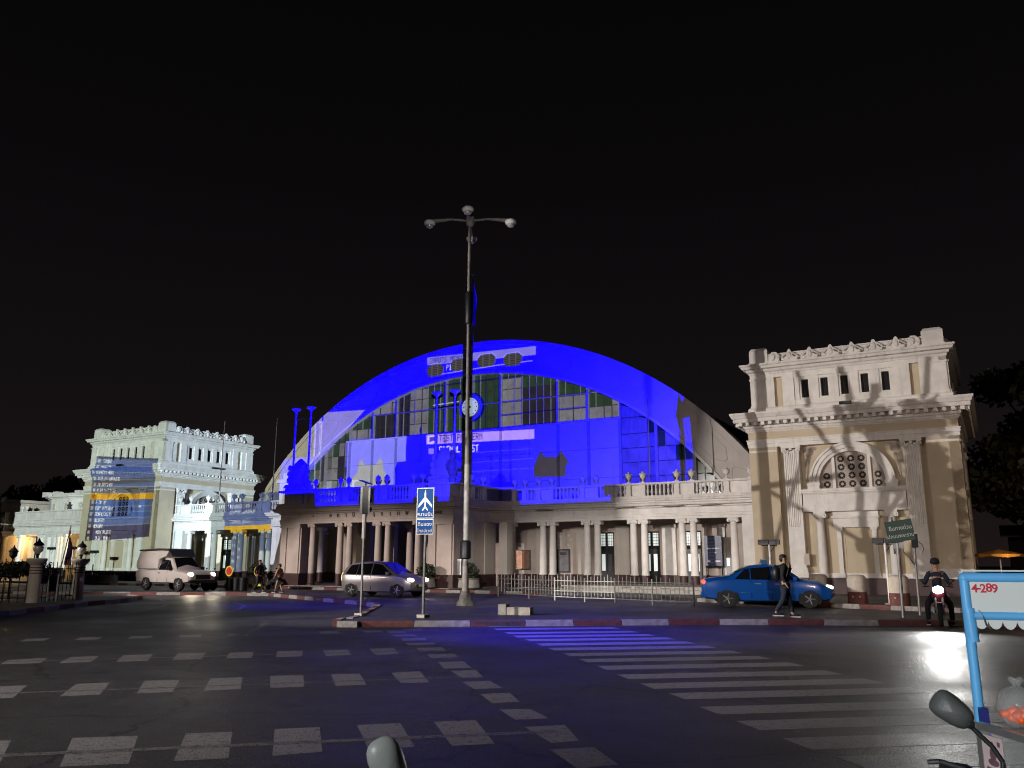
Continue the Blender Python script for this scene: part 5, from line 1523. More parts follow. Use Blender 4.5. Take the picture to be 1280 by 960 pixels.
gp = thing('cable_post', 'plain grey post with a looping black cable, right of the green sign', 'post', (-2.2, 28.3, .12))
MB().rod((-2.2, 28.3, .12), (-2.18, 28.3, 2.4), .035, n=8).build('post', 'galv', gp)
MB().box(-2.24, -2.06, 28.2, 28.3, 2.1, 2.5).build('back_box', 'black', gp)
MB().tube([(-2.5, 28.1, 2.2), (-2.46, 28.1, 1.95), (-2.3, 28.15, 1.75), (-2.22, 28.2, 1.6), (-2.16, 28.22, 1.68)], .012, 5).build('cable', 'black', gp)
MB().tube([(-2.1, 28.25, 2.3), (-1.96, 28.25, 2.2), (-1.92, 28.25, 2.05), (-2.0, 28.25, 1.92)], .01, 5).build('cable', 'black', gp)

# floodlight stands (switched off)
def flood(loc, label, h=2.35, tripod=False):
    t = thing('floodlight_stand', label, 'floodlight', loc, group='switched off floodlight stands')
    x, y, z = loc
    MB().rod((x, y, z), (x, y, h), .04, n=8).build('post', 'whitepaint', t)
    for s in (-1, 1):
        MB().box(x + s * .21 - .19, x + s * .21 + .19, y - .12, y + .1, h - .02, h + .17).build('lamp_housing', 'black', t)
    MB().rod((x - .3, y, h - .05), (x + .3, y, h - .05), .02, n=6).rod((x, y, h - .35), (x + .22, y, h - .05), .012, n=5).build('bracket', 'iron', t)
    MB().box(x - .15, x + .15, y - .15, y + .15, z - .01, z + .05).build('base', 'concrete', t)
    return t
flood((-7.6, 33.2, .235), 'floodlight stand with twin black lamps behind the blue taxi')
flood((-3.45, 32.6, .235), 'floodlight stand half hidden behind the green sign pole')
flood((-61.0, 39.5, .235), 'thin floodlight stand before the projected menu pavilion, nearer its left edge', 2.6)
flood((-57.6, 39.0, .235), 'low floodlight stand with a barrier at its foot, before the menu pavilion', 2.3)
flood((-64.5, 40.0, .235), 'floodlight stand left of the menu pavilion, beyond the gate flag', 2.6)

# concrete bollards
M['bollwhite'] = mat('bollard_white', (.46, .41, .35), .85, .15, 5, .3, 25, streak=.45)
def bollard(loc, label):
    t = thing('bollard', label, 'bollard', loc, group='squat red and white concrete bollards')
    x, y, z = loc
    MB().lathe([(.32, z + .42), (.325, z + .85), (.31, z + .93), (.25, z + .99), (.1, z + 1.01)], (x, y, 0), 16).build('white_top', 'bollwhite', t, 40)
    MB().lathe([(.33, z), (.33, z + .42)], (x, y, 0), 16).build('red_base', 'kerbred', t, 40)
    for a in (-1.9, -1.2):
        MB().ball((x + .33 * math.cos(a), y + .33 * math.sin(a), z + .26), .035, n=6, m=4).build('reflector', 'signwhite', t)
bollard((-5.9, 33.3, .235), 'bollard partly hidden by the nose of the blue taxi')
bollard((-4.45, 32.3, .235), 'middle bollard between the walker and the green sign')
bollard((-3.05, 31.8, .235), 'bollard directly behind the green sign pole')
for k, (px, py_) in enumerate(((-62.0, 37.6), (-60.6, 37.5), (-59.2, 37.4))):
    bollard((px, py_, .235), ('bollard nearest the gate, left of the pickup truck', 'middle of three bollards between gate and pickup truck', 'bollard closest to the pickup truck tailgate')[k])

# barrier fence on the island
fn = thing('pedestrian_fence', 'steel pedestrian fence of short panels, partly white, along the back of the island', 'fence', (-14.5, 31, .12))
FP = [(-20.1, 33.9), (-17.7, 32.45), (-16.0, 31.55), (-14.35, 30.9), (-13.0, 30.75), (-11.2, 30.0), (-9.55, 29.75)]
pk = {}
for c in ('galv', 'signwhite', 'steel'):
    pk[c] = MB().rod((0, 0, .16), (0, 0, 1.0), .014, n=5).mesh('picket', c)
for i in range(len(FP) - 1):
    a, b = Vector(FP[i]), Vector(FP[i + 1])
    m = ('steel', 'steel', 'signwhite', 'signwhite', 'galv', 'galv')[i]
    v = b - a
    MB().rod((a.x, a.y, .12), (a.x, a.y, 1.05), .03, n=6).build('fence_post', m, fn)
    for z in (.28, .52, .92):
        MB().rod((a.x, a.y, z), (b.x, b.y, z), .018, n=5).build('fence_rail', m, fn)
    n = 9
    for k in range(1, n):
        p = a + v * (k / n)
        put('picket', pk[m], fn, (p.x, p.y, .12 + (.06 if k % 2 else -.02)))
    for k in (2, 5):
        p, q = a + v * (k / n), a + v * ((k + 2) / n)
        MB().rod((p.x, p.y, .72), (q.x, q.y, .72), .014, n=5).build('fence_rung', m, fn)
MB().rod((FP[-1][0], FP[-1][1], .12), (FP[-1][0], FP[-1][1], 1.05), .035, n=6).build('fence_post', 'steel', fn)
# pale steps behind the fence, concrete block
st_ = MB().box(-19.0, -11.5, 38.0, 38.5, .2, .42).box(-19.0, -11.5, 38.5, 43.2, .2, .55).build('arcade_steps', 'concrete', kind='structure')
cbk = thing('concrete_block', 'yellowish concrete block lying on the island beside the zebra crossing', 'block', (-12.7, 22.2, .12), R(12), local=True)
MB().box(-.1, .62, -.16, .16, 0, .22).build('block', 'concrete', cbk)
MB().box(-.36, -.12, -.18, .18, 0, .30).build('end_block', 'kerbwhite', cbk)
# planters with bushes by the porch piers
def leaves_mesh(pts, size, m, name='foliage', seed=1):
    r = random.Random(seed)
    vs, fs = [], []
    for p in pts:
        a, b = r.uniform(0, 2 * PI), r.uniform(-1.1, 1.1)
        d = Vector((math.cos(a) * math.cos(b), math.sin(a) * math.cos(b), math.sin(b)))
        e = d.orthogonal().normalized()
        e.rotate(Matrix.Rotation(r.uniform(0, 6.28), 3, d))
        s = size * r.uniform(.6, 1.3)
        P = Vector(p)
        k = len(vs)
        vs += [P - e * s * .35, P + d * s * .6, P + e * s * .35, P - d * s * .6]
        fs.append((k, k + 1, k + 2, k + 3))
    mb = MB().add(vs, fs)
    return mb
def blob(c, r, n, seed, sq=.8):
    q = random.Random(seed)
    out = []
    while len(out) < n:
        v = Vector((q.gauss(0, 1), q.gauss(0, 1), q.gauss(0, 1))).normalized() * (q.random() ** .45)
        out.append((c[0] + v.x * r, c[1] + v.y * r, c[2] + v.z * r * sq))
    return out
def planter(loc, label, seed):
    t = thing('planter', label, 'planter', loc, group='planters at the porch piers')
    x, y, z = loc
    MB().lathe([(.45, z), (.6, z + .1), (.55, z + .5), (.62, z + .58)], (x, y, 0), 12).build('tub', 'concrete', t, 40)
    leaves_mesh(blob((x, y, z + .95), .55, 300, seed), .17, 'leaf', seed=seed).build('bush', 'leaf', t)
planter((-40.0, 38.2, .235), 'leafy planter by the left pier of the porch', 3)
planter((-27.3, 38.2, .235), 'spiky planter by the right pier of the porch', 4)
planter((-24.9, 38.9, .235), 'planter in shade at the porch side wall', 5)

# ------------------------------------------------------------------ vehicles
def lerp1(a, b, t):
    return a + (b - a) * t
class Shell:
    """car body lofted along x (forward); stations: x, low z, belt z, top z, half widths low / belt / top"""
    def __init__(self, st):
        self.st = st
    def at(self, x):
        s = self.st
        for i in range(len(s) - 1):
            if x <= s[i + 1][0]:
                t = max(0, (x - s[i][0]) / (s[i + 1][0] - s[i][0]))
                return [lerp1(p, q, t) for p, q in zip(s[i], s[i + 1])]
        return list(s[-1])
    def hy(self, x, z):
        _, zl, zb, zt, wl, wb, wt = self.at(x)
        if z <= zb:
            return lerp1(wl, wb, max(0, (z - zl) / max(.01, zb - zl)))
        return lerp1(wb, wt, min(1, (z - zb) / max(.01, zt - zb)))
    def mesh(self):
        xs = []
        for i in range(len(self.st) - 1):
            xs += [lerp1(self.st[i][0], self.st[i + 1][0], k / 3) for k in range(3)]
        xs.append(self.st[-1][0])
        vs, fs = [], []
        for x in xs:
            _, zl, zb, zt, wl, wb, wt = self.at(x)
            h = [(wl * .8, zl), (wl * .97, zl + .05), (lerp1(wl, wb, .5) * 1.015, lerp1(zl, zb, .5)), (wb * 1.0, zb - .03), (wb * .985, zb), (wt, zt - .035), (wt * .86, zt), (0, zt + .012)]
            ring = [(x, y, z) for y, z in h] + [(x, -y, z) for y, z in h[-2::-1]]
            vs += ring
        n = 15
        for i in range(len(xs) - 1):
            for k in range(n):
                fs.append((i * n + k, i * n + (k + 1) % n, (i + 1) * n + (k + 1) % n, (i + 1) * n + k))
        fs += [tuple(range(n - 1, -1, -1)), tuple((len(xs) - 1) * n + k for k in range(n))]
        return MB().add(vs, fs)
    def side(self, xz, s, off):
        """a sheet following the flank: outline in x,z on side s (+1 left)"""
        n = len(xz)
        o = [(x, s * (self.hy(x, z) + off), z) for x, z in xz]
        i = [(x, s * (self.hy(x, z) + off - .012), z) for x, z in xz]
        return MB().add(o + i, [tuple(range(n)), tuple(range(2 * n - 1, n - 1, -1))] + [(k, n + k, n + (k + 1) % n, (k + 1) % n) for k in range(n)])
def carpaint(name, col, rough=.28, metal=.0):
    m = mat(name, col, rough, .05, 2, .02, 3, metal=metal, spec=.5)
    b = m.node_tree.nodes['Principled BSDF']
    b.inputs['Coat Weight'].default_value = .6
    b.inputs['Coat Roughness'].default_value = .08
    return m
def emis(name, col, e):
    return mat(name, col, .3, .02, 3, 0, emit=col, estr=e)
M['head_on'] = emis('headlight_lit', (1.0, .86, .62), 9.0)
M['head_white'] = emis('white_headlight_lit', (1.0, 1.0, .97), 22.0)
M['tail_on'] = emis('tail_lamp_lit', (1.0, .09, .05), 1.6)
M['tail_amber'] = emis('lamp_amber_lit', (1.0, .62, .30), 2.0)
M['lens'] = mat('lamp_lens', (.4, .4, .4), .1, .05, 3, 0)
def wheel(t, x, s, r, w=.2, hw=.8):
    y = s * hw
    ty = MB().lathe([(r * .62, -w / 2), (r * .93, -w / 2), (r, -w * .35), (r, w * .35), (r * .93, w / 2), (r * .62, w / 2)], n=20)
    ty.v = [(a + x, y + c, b + r) for a, b, c in ty.v]
    o = ty.build('wheel', 'rubber', t, 40)
    rm = MB().rod((x, y + s * w * .3, r), (x, y + s * w * .36, r), r * .64, n=18)
    for k in range(5):
        a = k * 2 * PI / 5
        rm.rod((x, y + s * w * .42, r), (x + r * .6 * math.cos(a), y + s * w * .40, r + r * .6 * math.sin(a)), .035, .03, 5)
    rm.build('rim', 'rim', o)
def arches(t, sh, xs, r):
    for x in xs:
        for s in (-1, 1):
            pts = [(x + (r + .07) * math.cos(a), r + (r + .07) * math.sin(a)) for a in np.linspace(-.45, PI + .45, 15)]
            sh.side(pts, s, .006).build('wheel_arch', 'black', t)
def headspot(t, p, e, col, aim=(8, 0, 0), cone=70, size=.05):
    o = lamp('headlight_beam', 'SPOT', p, e, col, size, None, cone, .6)
    o.rotation_euler = (Vector(aim) - Vector(p)).to_track_quat('-Z', 'Y').to_euler()
    o.parent = t
    return o
# blue taxi
tx = thing('taxi', 'blue taxi with one red tail lamp lit, passing behind the walking man', 'car', (-7.33, 30.95, .12), R(19), local=True)
sh = Shell([(-2.2, .48, .72, .80, .60, .66, .60), (-2.08, .30, .86, .97, .78, .80, .70), (-1.65, .24, .93, 1.03, .84, .85, .70), (-1.2, .2, .94, 1.09, .86, .87, .66), (-.55, .2, .94, 1.42, .86, .87, .58),
            (.05, .2, .93, 1.48, .86, .87, .58), (.45, .2, .92, 1.43, .86, .87, .58), (1.12, .2, .91, 1.0, .86, .87, .72), (1.75, .22, .82, .90, .84, .84, .70), (2.1, .28, .68, .76, .74, .76, .62), (2.24, .42, .60, .64, .56, .6, .5)])
PB = carpaint('taxi_blue_paint', (.004, .060, .27))
sh.mesh().build('body', PB, tx, 35)
for s in (-1, 1):
    sh.side([(-1.08, .97), (-.58, .96), (-.58, 1.33), (-.72, 1.31)], s, .008).build('side_window', 'carglass', tx)
    sh.side([(-.53, .96), (.12, .95), (.12, 1.39), (-.53, 1.34)], s, .008).build('side_window', 'carglass', tx)
    sh.side([(.17, .95), (.98, .95), (.46, 1.35), (.17, 1.39)], s, .008).build('side_window', 'carglass', tx)
    d = sh.side([(-.55, .34), (-.53, .34), (-.53, .93), (-.55, .93)], s, .004).build('door_gap', 'black', tx)
    sh.side([(.14, .30), (.16, .30), (.16, .93), (.14, .93)], s, .004).build('door_gap', 'black', tx)
    sh.side([(-.42, .80), (-.22, .80), (-.22, .83), (-.42, .83)], s, .016).build('door_handle', 'rim', tx)
    sh.side([(.25, .79), (.45, .79), (.45, .82), (.25, .82)], s, .016).build('door_handle', 'rim', tx)
    MB().box(.86, .98, s * .88 - .1 * (s < 0), s * .88 + .1 * (s > 0), .93, 1.06).build('wing_mirror', PB, tx)
    MB().ball((2.02, s * .60, .70), .20, .17, .085, 10, 6).build('headlight', 'head_on' if s < 0 else 'lens', tx, 50)
    MB().ball((-2.08, s * .62, .84), .12, .18, .09, 10, 6).build('tail_light', 'tail_on', tx, 50)
    MB().ball((2.05, s * .62, .50), .1, .1, .04, 8, 5).build('fog_lamp', 'tail_amber' if s < 0 else 'lens', tx, 50)
    for x in (-1.35, 1.38):
        wheel(tx, x, s, .31, .19, .78)
    sh.side([(-.9, .52), (1.0, .58), (1.0, .60), (-.9, .545)], s, .008).build('side_stripe', 'signwhite', tx)
MB().add([(-1.2, -.60, 1.11), (-1.2, .60, 1.11), (-.6, .50, 1.44), (-.6, -.50, 1.44)], [(0, 1, 2, 3)]).build('rear_window', 'carglass', tx)
MB().add([(1.1, -.64, 1.03), (1.1, .64, 1.03), (.48, .50, 1.455), (.48, -.50, 1.455)], [(0, 1, 2, 3)]).build('windscreen', 'carglass', tx)
MB().box(2.2, 2.262, -.42, .42, .44, .58).build('grille', 'black', tx)
arches(tx, sh, (-1.35, 1.38), .31)
MB().frustum(-.12, .12, -.32, .32, 1.49, 1.64, .05).build('roof_sign', mat('taxi_roof_sign', (.03, .09, .2), .4, .05, 4, 0), tx)
MB().box(-2.21, -2.16, -.25, .25, .62, .76).build('number_plate', 'signwhite', tx)
MB().box(-2.24, -2.1, -.72, .72, .34, .5).build('rear_bumper', PB, tx)
headspot(tx, (2.32, -.6, .68), 60, (1, .86, .62), (10, -.6, 0))
# silver hatchback
hb = thing('hatchback', 'silver grey hatchback with headlamps lit passing in front of the porch', 'car', (-24.55, 31.2, .12), R(3), local=True)
sh = Shell([(-1.9, .45, .85, .95, .66, .70, .6), (-1.82, .28, .95, 1.15, .80, .82, .66), (-1.6, .22, .97, 1.42, .84, .85, .60), (-1.1, .2, .96, 1.53, .85, .86, .60), (-.3, .2, .95, 1.56, .85, .86, .60),
            (.25, .2, .95, 1.50, .85, .86, .60), (1.15, .2, .93, 1.0, .85, .86, .74), (1.6, .22, .82, .90, .82, .83, .70), (1.9, .28, .66, .74, .72, .74, .6), (2.0, .42, .58, .62, .56, .58, .5)])
PS = carpaint('silver_paint', (.24, .225, .22), .35, .5)
sh.mesh().build('body', PS, hb, 35)
for s in (-1, 1):
    sh.side([(-1.6, 1.0), (-1.0, .98), (-1.0, 1.44), (-1.42, 1.38)], s, .008).build('side_window', 'carglass', hb)
    sh.side([(-.96, .98), (-.2, .97), (-.2, 1.48), (-.96, 1.45)], s, .008).build('side_window', 'carglass', hb)
    sh.side([(-.15, .97), (.98, .97), (.28, 1.42), (-.15, 1.48)], s, .008).build('side_window', 'carglass', hb)
    for x in (-.98, -.18):
        sh.side([(x, .3), (x + .02, .3), (x + .02, .95), (x, .95)], s, .004).build('door_gap', 'black', hb)
    sh.side([(-.5, .82), (-.3, .82), (-.3, .85), (-.5, .85)], s, .016).build('door_handle', 'rim', hb)
    MB().box(.72, .86, s * .87 - .13 * (s < 0), s * .87 + .13 * (s > 0), .97, 1.1).build('wing_mirror', PS, hb)
    MB().ball((1.78, s * .60, .74), .20, .16, .10, 10, 6).build('headlight', 'head_on', hb, 50)
    MB().ball((-1.83, s * .66, .82), .1, .14, .26, 10, 6).build('tail_light', 'tail_amber', hb, 50)
    for x in (-1.25, 1.25):
        wheel(hb, x, s, .30, .19, .77)
MB().add([(1.12, -.66, 1.02), (1.12, .66, 1.02), (.28, .52, 1.525), (.28, -.52, 1.525)], [(0, 1, 2, 3)]).build('windscreen', 'carglass', hb)
MB().box(1.96, 2.02, -.4, .4, .42, .56).build('grille', 'black', hb)
MB().box(2.0, 2.03, -.24, .24, .46, .56).build('number_plate', 'signwhite', hb)
arches(hb, sh, (-1.25, 1.25), .30)
headspot(hb, (2.1, -.6, .7), 110, (1, .86, .62), (8, -2.5, 0))
# pickup truck with canopy
pu = thing('pickup_truck', 'pale pickup truck with a dark topped canopy and glaring headlamps', 'truck', (-39.2, 31.6, .12), R(-8), local=True)
sh = Shell([(-2.75, .55, 1.0, 1.06, .84, .86, .82), (-2.7, .42, 1.05, 1.10, .86, .88, .84), (-.55, .40, 1.06, 1.12, .88, .90, .84), (-.5, .40, 1.07, 1.70, .88, .90, .62), (-.1, .40, 1.07, 1.78, .88, .90, .62),
            (.45, .40, 1.06, 1.72, .88, .90, .62), (1.15, .40, 1.04, 1.14, .88, .90, .76), (2.0, .42, .98, 1.06, .87, .88, .74), (2.4, .46, .84, .94, .80, .82, .7), (2.5, .55, .74, .8, .66, .7, .6)])
PW = carpaint('pickup_beige_paint', (.40, .37, .34), .4)
sh.mesh().build('body', PW, pu, 35)
cn = Shell([(-2.78, 1.12, 1.6, 2.0, .86, .84, .72), (-2.6, 1.12, 1.7, 2.12, .87, .86, .74), (-.6, 1.12, 1.7, 2.16, .87, .86, .74), (-.45, 1.6, 1.75, 2.16, .87, .86, .74), (.1, 1.78, 1.85, 2.12, .82, .80, .66)])
cn.mesh().build('canopy', PW, pu, 35)
MB().add([(-2.7, -.80, 2.11), (-2.7, .80, 2.11), (-.6, .82, 2.175), (-.6, -.82, 2.175), (.14, .74, 2.13), (.14, -.74, 2.13), (.5, .66, 1.80), (.5, -.66, 1.80), (-2.7, -.80, 2.19), (-2.7, .80, 2.19), (-.6, .82, 2.25), (-.6, -.82, 2.25), (.16, .74, 2.19), (.16, -.74, 2.19), (.54, .66, 1.82), (.54, -.66, 1.82)],
         [(0, 1, 2, 3), (3, 2, 4, 5), (5, 4, 6, 7), (8, 11, 10, 9), (11, 13, 12, 10), (13, 15, 14, 12), (0, 3, 11, 8), (3, 5, 13, 11), (5, 7, 15, 13), (1, 9, 10, 2), (2, 10, 12, 4), (4, 12, 14, 6), (0, 8, 9, 1), (6, 14, 15, 7)]).build('canopy_roof', 'roof', pu)
for s in (-1, 1):
    sh.side([(-.42, 1.10), (.28, 1.10), (.28, 1.62), (-.42, 1.66)], s, .008).build('side_window', 'carglass', pu)
    sh.side([(.32, 1.10), (.95, 1.10), (.42, 1.56), (.32, 1.62)], s, .008).build('quarter_window', 'carglass', pu)
    for x in (-.48, .5):
        sh.side([(x, .45), (x + .02, .45), (x + .02, 1.05), (x, 1.05)], s, .004).build('door_gap', 'black', pu)
    sh.side([(-.38, .92), (-.2, .92), (-.2, .96), (-.38, .96)], s, .016).build('door_handle', 'black', pu)
    MB().box(.78, .92, s * .9 - .16 * (s < 0), s * .9 + .16 * (s > 0), 1.08, 1.26).build('wing_mirror', 'black', pu)
    MB().ball((2.36, s * .64, .86), .16, .17, .12, 10, 6).build('headlight', 'head_on', pu, 50)
    MB().box(-2.78, -2.7, s * .8 - .07, s * .8 + .07, .7, 1.02).build('tail_light', 'red', pu)
    for x in (-1.62, 1.62):
        wheel(pu, x, s, .36, .22, .80)
MB().add([(1.12, -.70, 1.16), (1.12, .70, 1.16), (.48, .54, 1.735), (.48, -.54, 1.735)], [(0, 1, 2, 3)]).build('windscreen', 'carglass', pu)
MB().box(2.46, 2.53, -.42, .42, .62, .86).build('grille', 'black', pu)
MB().box(2.42, 2.56, -.78, .78, .42, .58).build('bumper', 'black', pu)
arches(pu, sh, (-1.62, 1.62), .36)
for s in (-1, 1):
    headspot(pu, (2.6, s * .64, .86), 130, (1, .84, .6), (9, s * .64 - 2, 0))

# ------------------------------------------------------------------ motorbikes
def motorbike(label, loc, rz, lit=False, group=None, red='red'):
    t = thing('motorbike', label, 'motorbike', loc, rz, group, True)
    for x in (-.6, .62):
        w = MB().lathe([(.22, -.05), (.28, -.05), (.30, 0), (.28, .05), (.22, .05)], n=20)
        w.v = [(a + x, c, b + .30) for a, b, c in w.v]
        o = w.build('wheel', 'rubber', t, 40)
        r = MB().rod((x, -.05, .3), (x, .05, .3), .06, n=8)
        for k in range(5):
            r.rod((x, 0, .3), (x + .23 * math.cos(k * 1.257), 0, .3 + .23 * math.sin(k * 1.257)), .018, n=5)
        r.build('rim', 'rim', o)
    for s in (-1, 1):
        MB().rod((.62, s * .08, .3), (.42, s * .08, .85), .028, n=6).build('fork', 'steel', t)
        MB().tube([(.40, 0, .98), (.38, s * .2, 1.02), (.26, s * .36, 1.0)], .016, 6).build('handlebar', 'black', t)
        MB().ball((.40, s * .34, 1.17), .03, .07, .045, 8, 5).build('mirror', 'black', t)
        MB().rod((.36, s * .3, 1.01), (.40, s * .33, 1.15), .008, n=5).build('mirror_stalk', 'black', t)
    MB().lathe([(.02, -.3), (.16, -.2), (.19, .0), (.14, .2), (.05, .28)], n=10).turn(0)
    sk = MB().ball((.38, 0, .78), .13, .17, .26, 10, 7).ball((.10, 0, .50), .38, .13, .15, 10, 6).ball((-.5, 0, .66), .36, .12, .13, 10, 6)
    sk.build('fairing', red, t, 60)
    MB().ball((-.25, 0, .80), .45, .13, .075, 12, 6).build('seat', 'black', t, 60)
    MB().rod((-.1, -.0, .35), (.12, 0, .42), .13, .1, 8).build('engine', 'iron', t)
    MB().rod((-.9, -.13, .40), (-.2, -.12, .28), .05, .03, 8).build('exhaust', 'rim', t)
    MB().box(.36, .92, -.06, .06, .60, .625).build('front_mudguard', red, t)
    MB().ball((.50, 0, .93), .10, .14, .10, 10, 6).build('headlight', 'head_white' if lit else 'lens', t, 60)
    MB().ball((-.88, 0, .72), .04, .09, .04, 8, 5).build('tail_light', 'red', t, 60)
    return t
M['bikered'] = mat('dark_red_fairing', (.10, .012, .018), .35, .1, 4, 0)
bk = motorbike('small dark red motorbike facing the camera with a dazzling white headlamp', (-1.5, 25.55, .02), R(-86), True, None, 'bikered')
headspot(bk, (.62, 0, .93), 850, (1, 1, .96), (9.0, .1, .55), 70, .06).scale = (2.2, 1, 1)
[o for o in bk.children if o.type == 'LIGHT'][0].data.spot_blend = 1.0
motorbike('parked motorbike left of the round signs, facing the arcade columns', (-38.2, 32.6, .12), R(10), False, 'motorbikes parked by the left arcade')
motorbike('parked motorbike behind the two pedestrians, right of the round signs', (-35.2, 34.8, .12), R(160), False, 'motorbikes parked by the left arcade', 'darkcloth')

# ------------------------------------------------------------------ people
def person(label, loc, rz, legs, arms, top, bottom, scale=1.0, hair='hair', lean=0.0, headturn=0.0, seat=.93, skirt=False, spread=1.0):
    """faces +x; legs/arms: per side list of joints (hip..toe) / (shoulder..hand)"""
    t = thing('person', label, 'person', loc, rz, None, True)
    t.scale = (scale,) * 3
    hz = seat
    cx = lean
    pts = [(0, 0, hz, .115, .13), (cx * .3, 0, hz + .17, .10, .125), (cx * .7, 0, hz + .38, .11, .155), (cx, 0, hz + .52, .07, .09), (cx + .015, 0, hz + .575, .05, .05),
           (cx + .02, 0, hz + .63, .072, .066), (cx + .02, 0, hz + .71, .098, .08), (cx + .012, 0, hz + .775, .075, .066)]
    ed = [(0, 1), (1, 2), (2, 3), (3, 4), (4, 5), (5, 6), (6, 7)]
    def add(p, prev):
        pts.append(p)
        ed.append((prev, len(pts) - 1))
        return len(pts) - 1
    lj, aj = [], []
    for s in (-1, 1):
        k = add((0, s * .085, hz - .04, .085), 0)
        L = legs[0 if s < 0 else 1]
        for (x, z, r) in ((L[0][0], L[0][1], .06), (L[1][0], L[1][1], .042)):
            k = add((x, s * .09 * spread, z, r), k)
        k = add((L[1][0] + .13, s * .10 * spread, max(.035, L[1][1] - .06), .034), k)
        lj.append(L)
        A = arms[0 if s < 0 else 1]
        k = add((cx, s * .19, hz + .47, .055), 3)
        k = add((*A[0], .042), k)
        k = add((*A[1], .030), k)
        w, h = Vector(A[1]), Vector(A[2])
        d = (h - w).normalized()
        pm_ = w + d * .08
        kp = add((*pm_, .03, .018), k)
        q = d.cross(Vector((1, 0, 0)) if abs(d.x) < .8 else Vector((0, 0, 1))).normalized()
        for j in range(4):
            b = pm_ + q * (-.024 + j * .016)
            k2 = add((*(b + d * .045), .009), kp)
            add((*(b + d * (.075 + .012 * (j in (1, 2))) + Vector((0, -s * .015, 0))), .007), k2)
        add((*(w + d * .07 + q * -.05), .009), k)
        aj.append(A)
    body = skinned('body', pts, ed, 'skin', t)
    for s in (-1, 1):
        MB().ball((cx + .095, s * .032, hz + .715), .014, .014, .010, 6, 4).build('eye', 'black', t)
        MB().ball((cx + .02, s * .085, hz + .70), .02, .012, .032, 6, 4).build('ear', 'skin', t)
    MB().ball((cx + .115, 0, hz + .685), .02, .014, .025, 6, 4).build('nose', 'skin', t)
    MB().ball((cx + .10, 0, hz + .64), .012, .028, .007, 6, 4).build('mouth', 'red', t)
    MB().ball((cx - .005, 0, hz + .755), .105, .088, .08, 12, 8).ball((cx - .045, 0, hz + .70), .07, .083, .09, 10, 6).build('hair', hair, t, 60)
    # clothes
    tp = [(0, 0, hz - .04, .145, .165), (cx * .3, 0, hz + .17, .125, .155), (cx * .7, 0, hz + .38, .135, .185), (cx, 0, hz + .50, .085, .12)]
    te = [(0, 1), (1, 2), (2, 3)]
    for s in (-1, 1):
        A = aj[0 if s < 0 else 1]
        te.append((3, len(tp)))
        tp.append((cx, s * .195, hz + .465, .075))
        te.append((len(tp) - 1, len(tp)))
        tp.append((*A[0], .062))
        te.append((len(tp) - 1, len(tp)))
        m = Vector(A[0]).lerp(Vector(A[1]), .9)
        tp.append((*m, .046))
    skinned('jacket', tp, te, top, t)
    bp_ = [(0, 0, hz + .02, .135, .15)]
    be = []
    for s in (-1, 1):
        L = lj[0 if s < 0 else 1]
        be.append((0, len(bp_)))
        bp_.append((0, s * .088, hz - .07, .108))
        be.append((len(bp_) - 1, len(bp_)))
        if skirt:
            bp_.append((L[0][0] * .6, s * .09 * spread, (hz + L[0][1]) / 2, .09))
        else:
            bp_.append((L[0][0], s * .092 * spread, L[0][1], .082))
            be.append((len(bp_) - 1, len(bp_)))
            bp_.append((L[1][0], s * .095 * spread, L[1][1] + .03, .062))
        x, z = L[1]
        sh_ = MB().ball((x + .07, s * .098 * spread, max(.05, z - .03)), .155, .055, .05, 10, 6)
        sh_.build('shoe', 'darkcloth', t, 60)
        MB().box(x - .08, x + .22, s * .098 * spread - .05, s * .098 * spread + .05, max(.0, z - .085), max(.03, z - .055)).build('sole', 'signwhite', t)
    skinned('shorts' if skirt else 'trousers', bp_, be, bottom, t)
    return t
wk = person('man in black jacket and dark trousers walking right, hand raised to his mouth', (-5.4, 25.2, .12), R(12),
            [[(-.06, .50), (-.30, .12)], [(.10, .50), (.16, .085)]],
            [[(-.06, -.25, 1.16), (.02, -.25, .93), (.08, -.25, .84)], [(.10, .23, 1.18), (.20, .12, 1.42), (.15, .06, 1.52)]], 'darkcloth', 'navycloth', 1.0)
bpk = thing('backpack', 'black backpack worn by the walking man', 'backpack', (-5.4, 25.2, .12), R(12), local=True)
MB().ball((-.22, 0, 1.22), .13, .16, .24, 12, 8).build('bag', 'black', bpk, 60)
MB().box(-.30, -.24, -.1, .1, 1.08, 1.25).build('pocket', 'black', bpk)
for s in (-1, 1):
    MB().tube([(-.16, s * .1, 1.42), (.0, s * .12, 1.50), (.13, s * .12, 1.35), (.05, s * .15, 1.12), (-.14, s * .12, 1.05)], .016, 5).build('strap', 'black', bpk)
person('pedestrian in dark clothes striding along the kerb left of the porch', (-32.75, 31.4, .12), R(8),
       [[(-.02, .5), (-.26, .10)], [(.12, .5), (.24, .09)]],
       [[(-.1, -.26, 1.15), (.02, -.27, .93), (.08, -.27, .85)], [(.06, .26, 1.15), (.2, .26, .95), (.27, .26, .88)]], 'darkcloth', 'darkcloth', .93)
person('smaller pedestrian in pale top and dark shorts following beside the planter', (-31.95, 32.0, .12), R(190),
       [[(-.02, .5), (-.22, .10)], [(.10, .5), (.2, .09)]],
       [[(-.08, -.25, 1.15), (-.02, -.26, .93), (.04, -.26, .85)], [(.06, .25, 1.15), (.16, .25, .95), (.22, .25, .88)]], 'skin', 'darkcloth', .82, skirt=True)
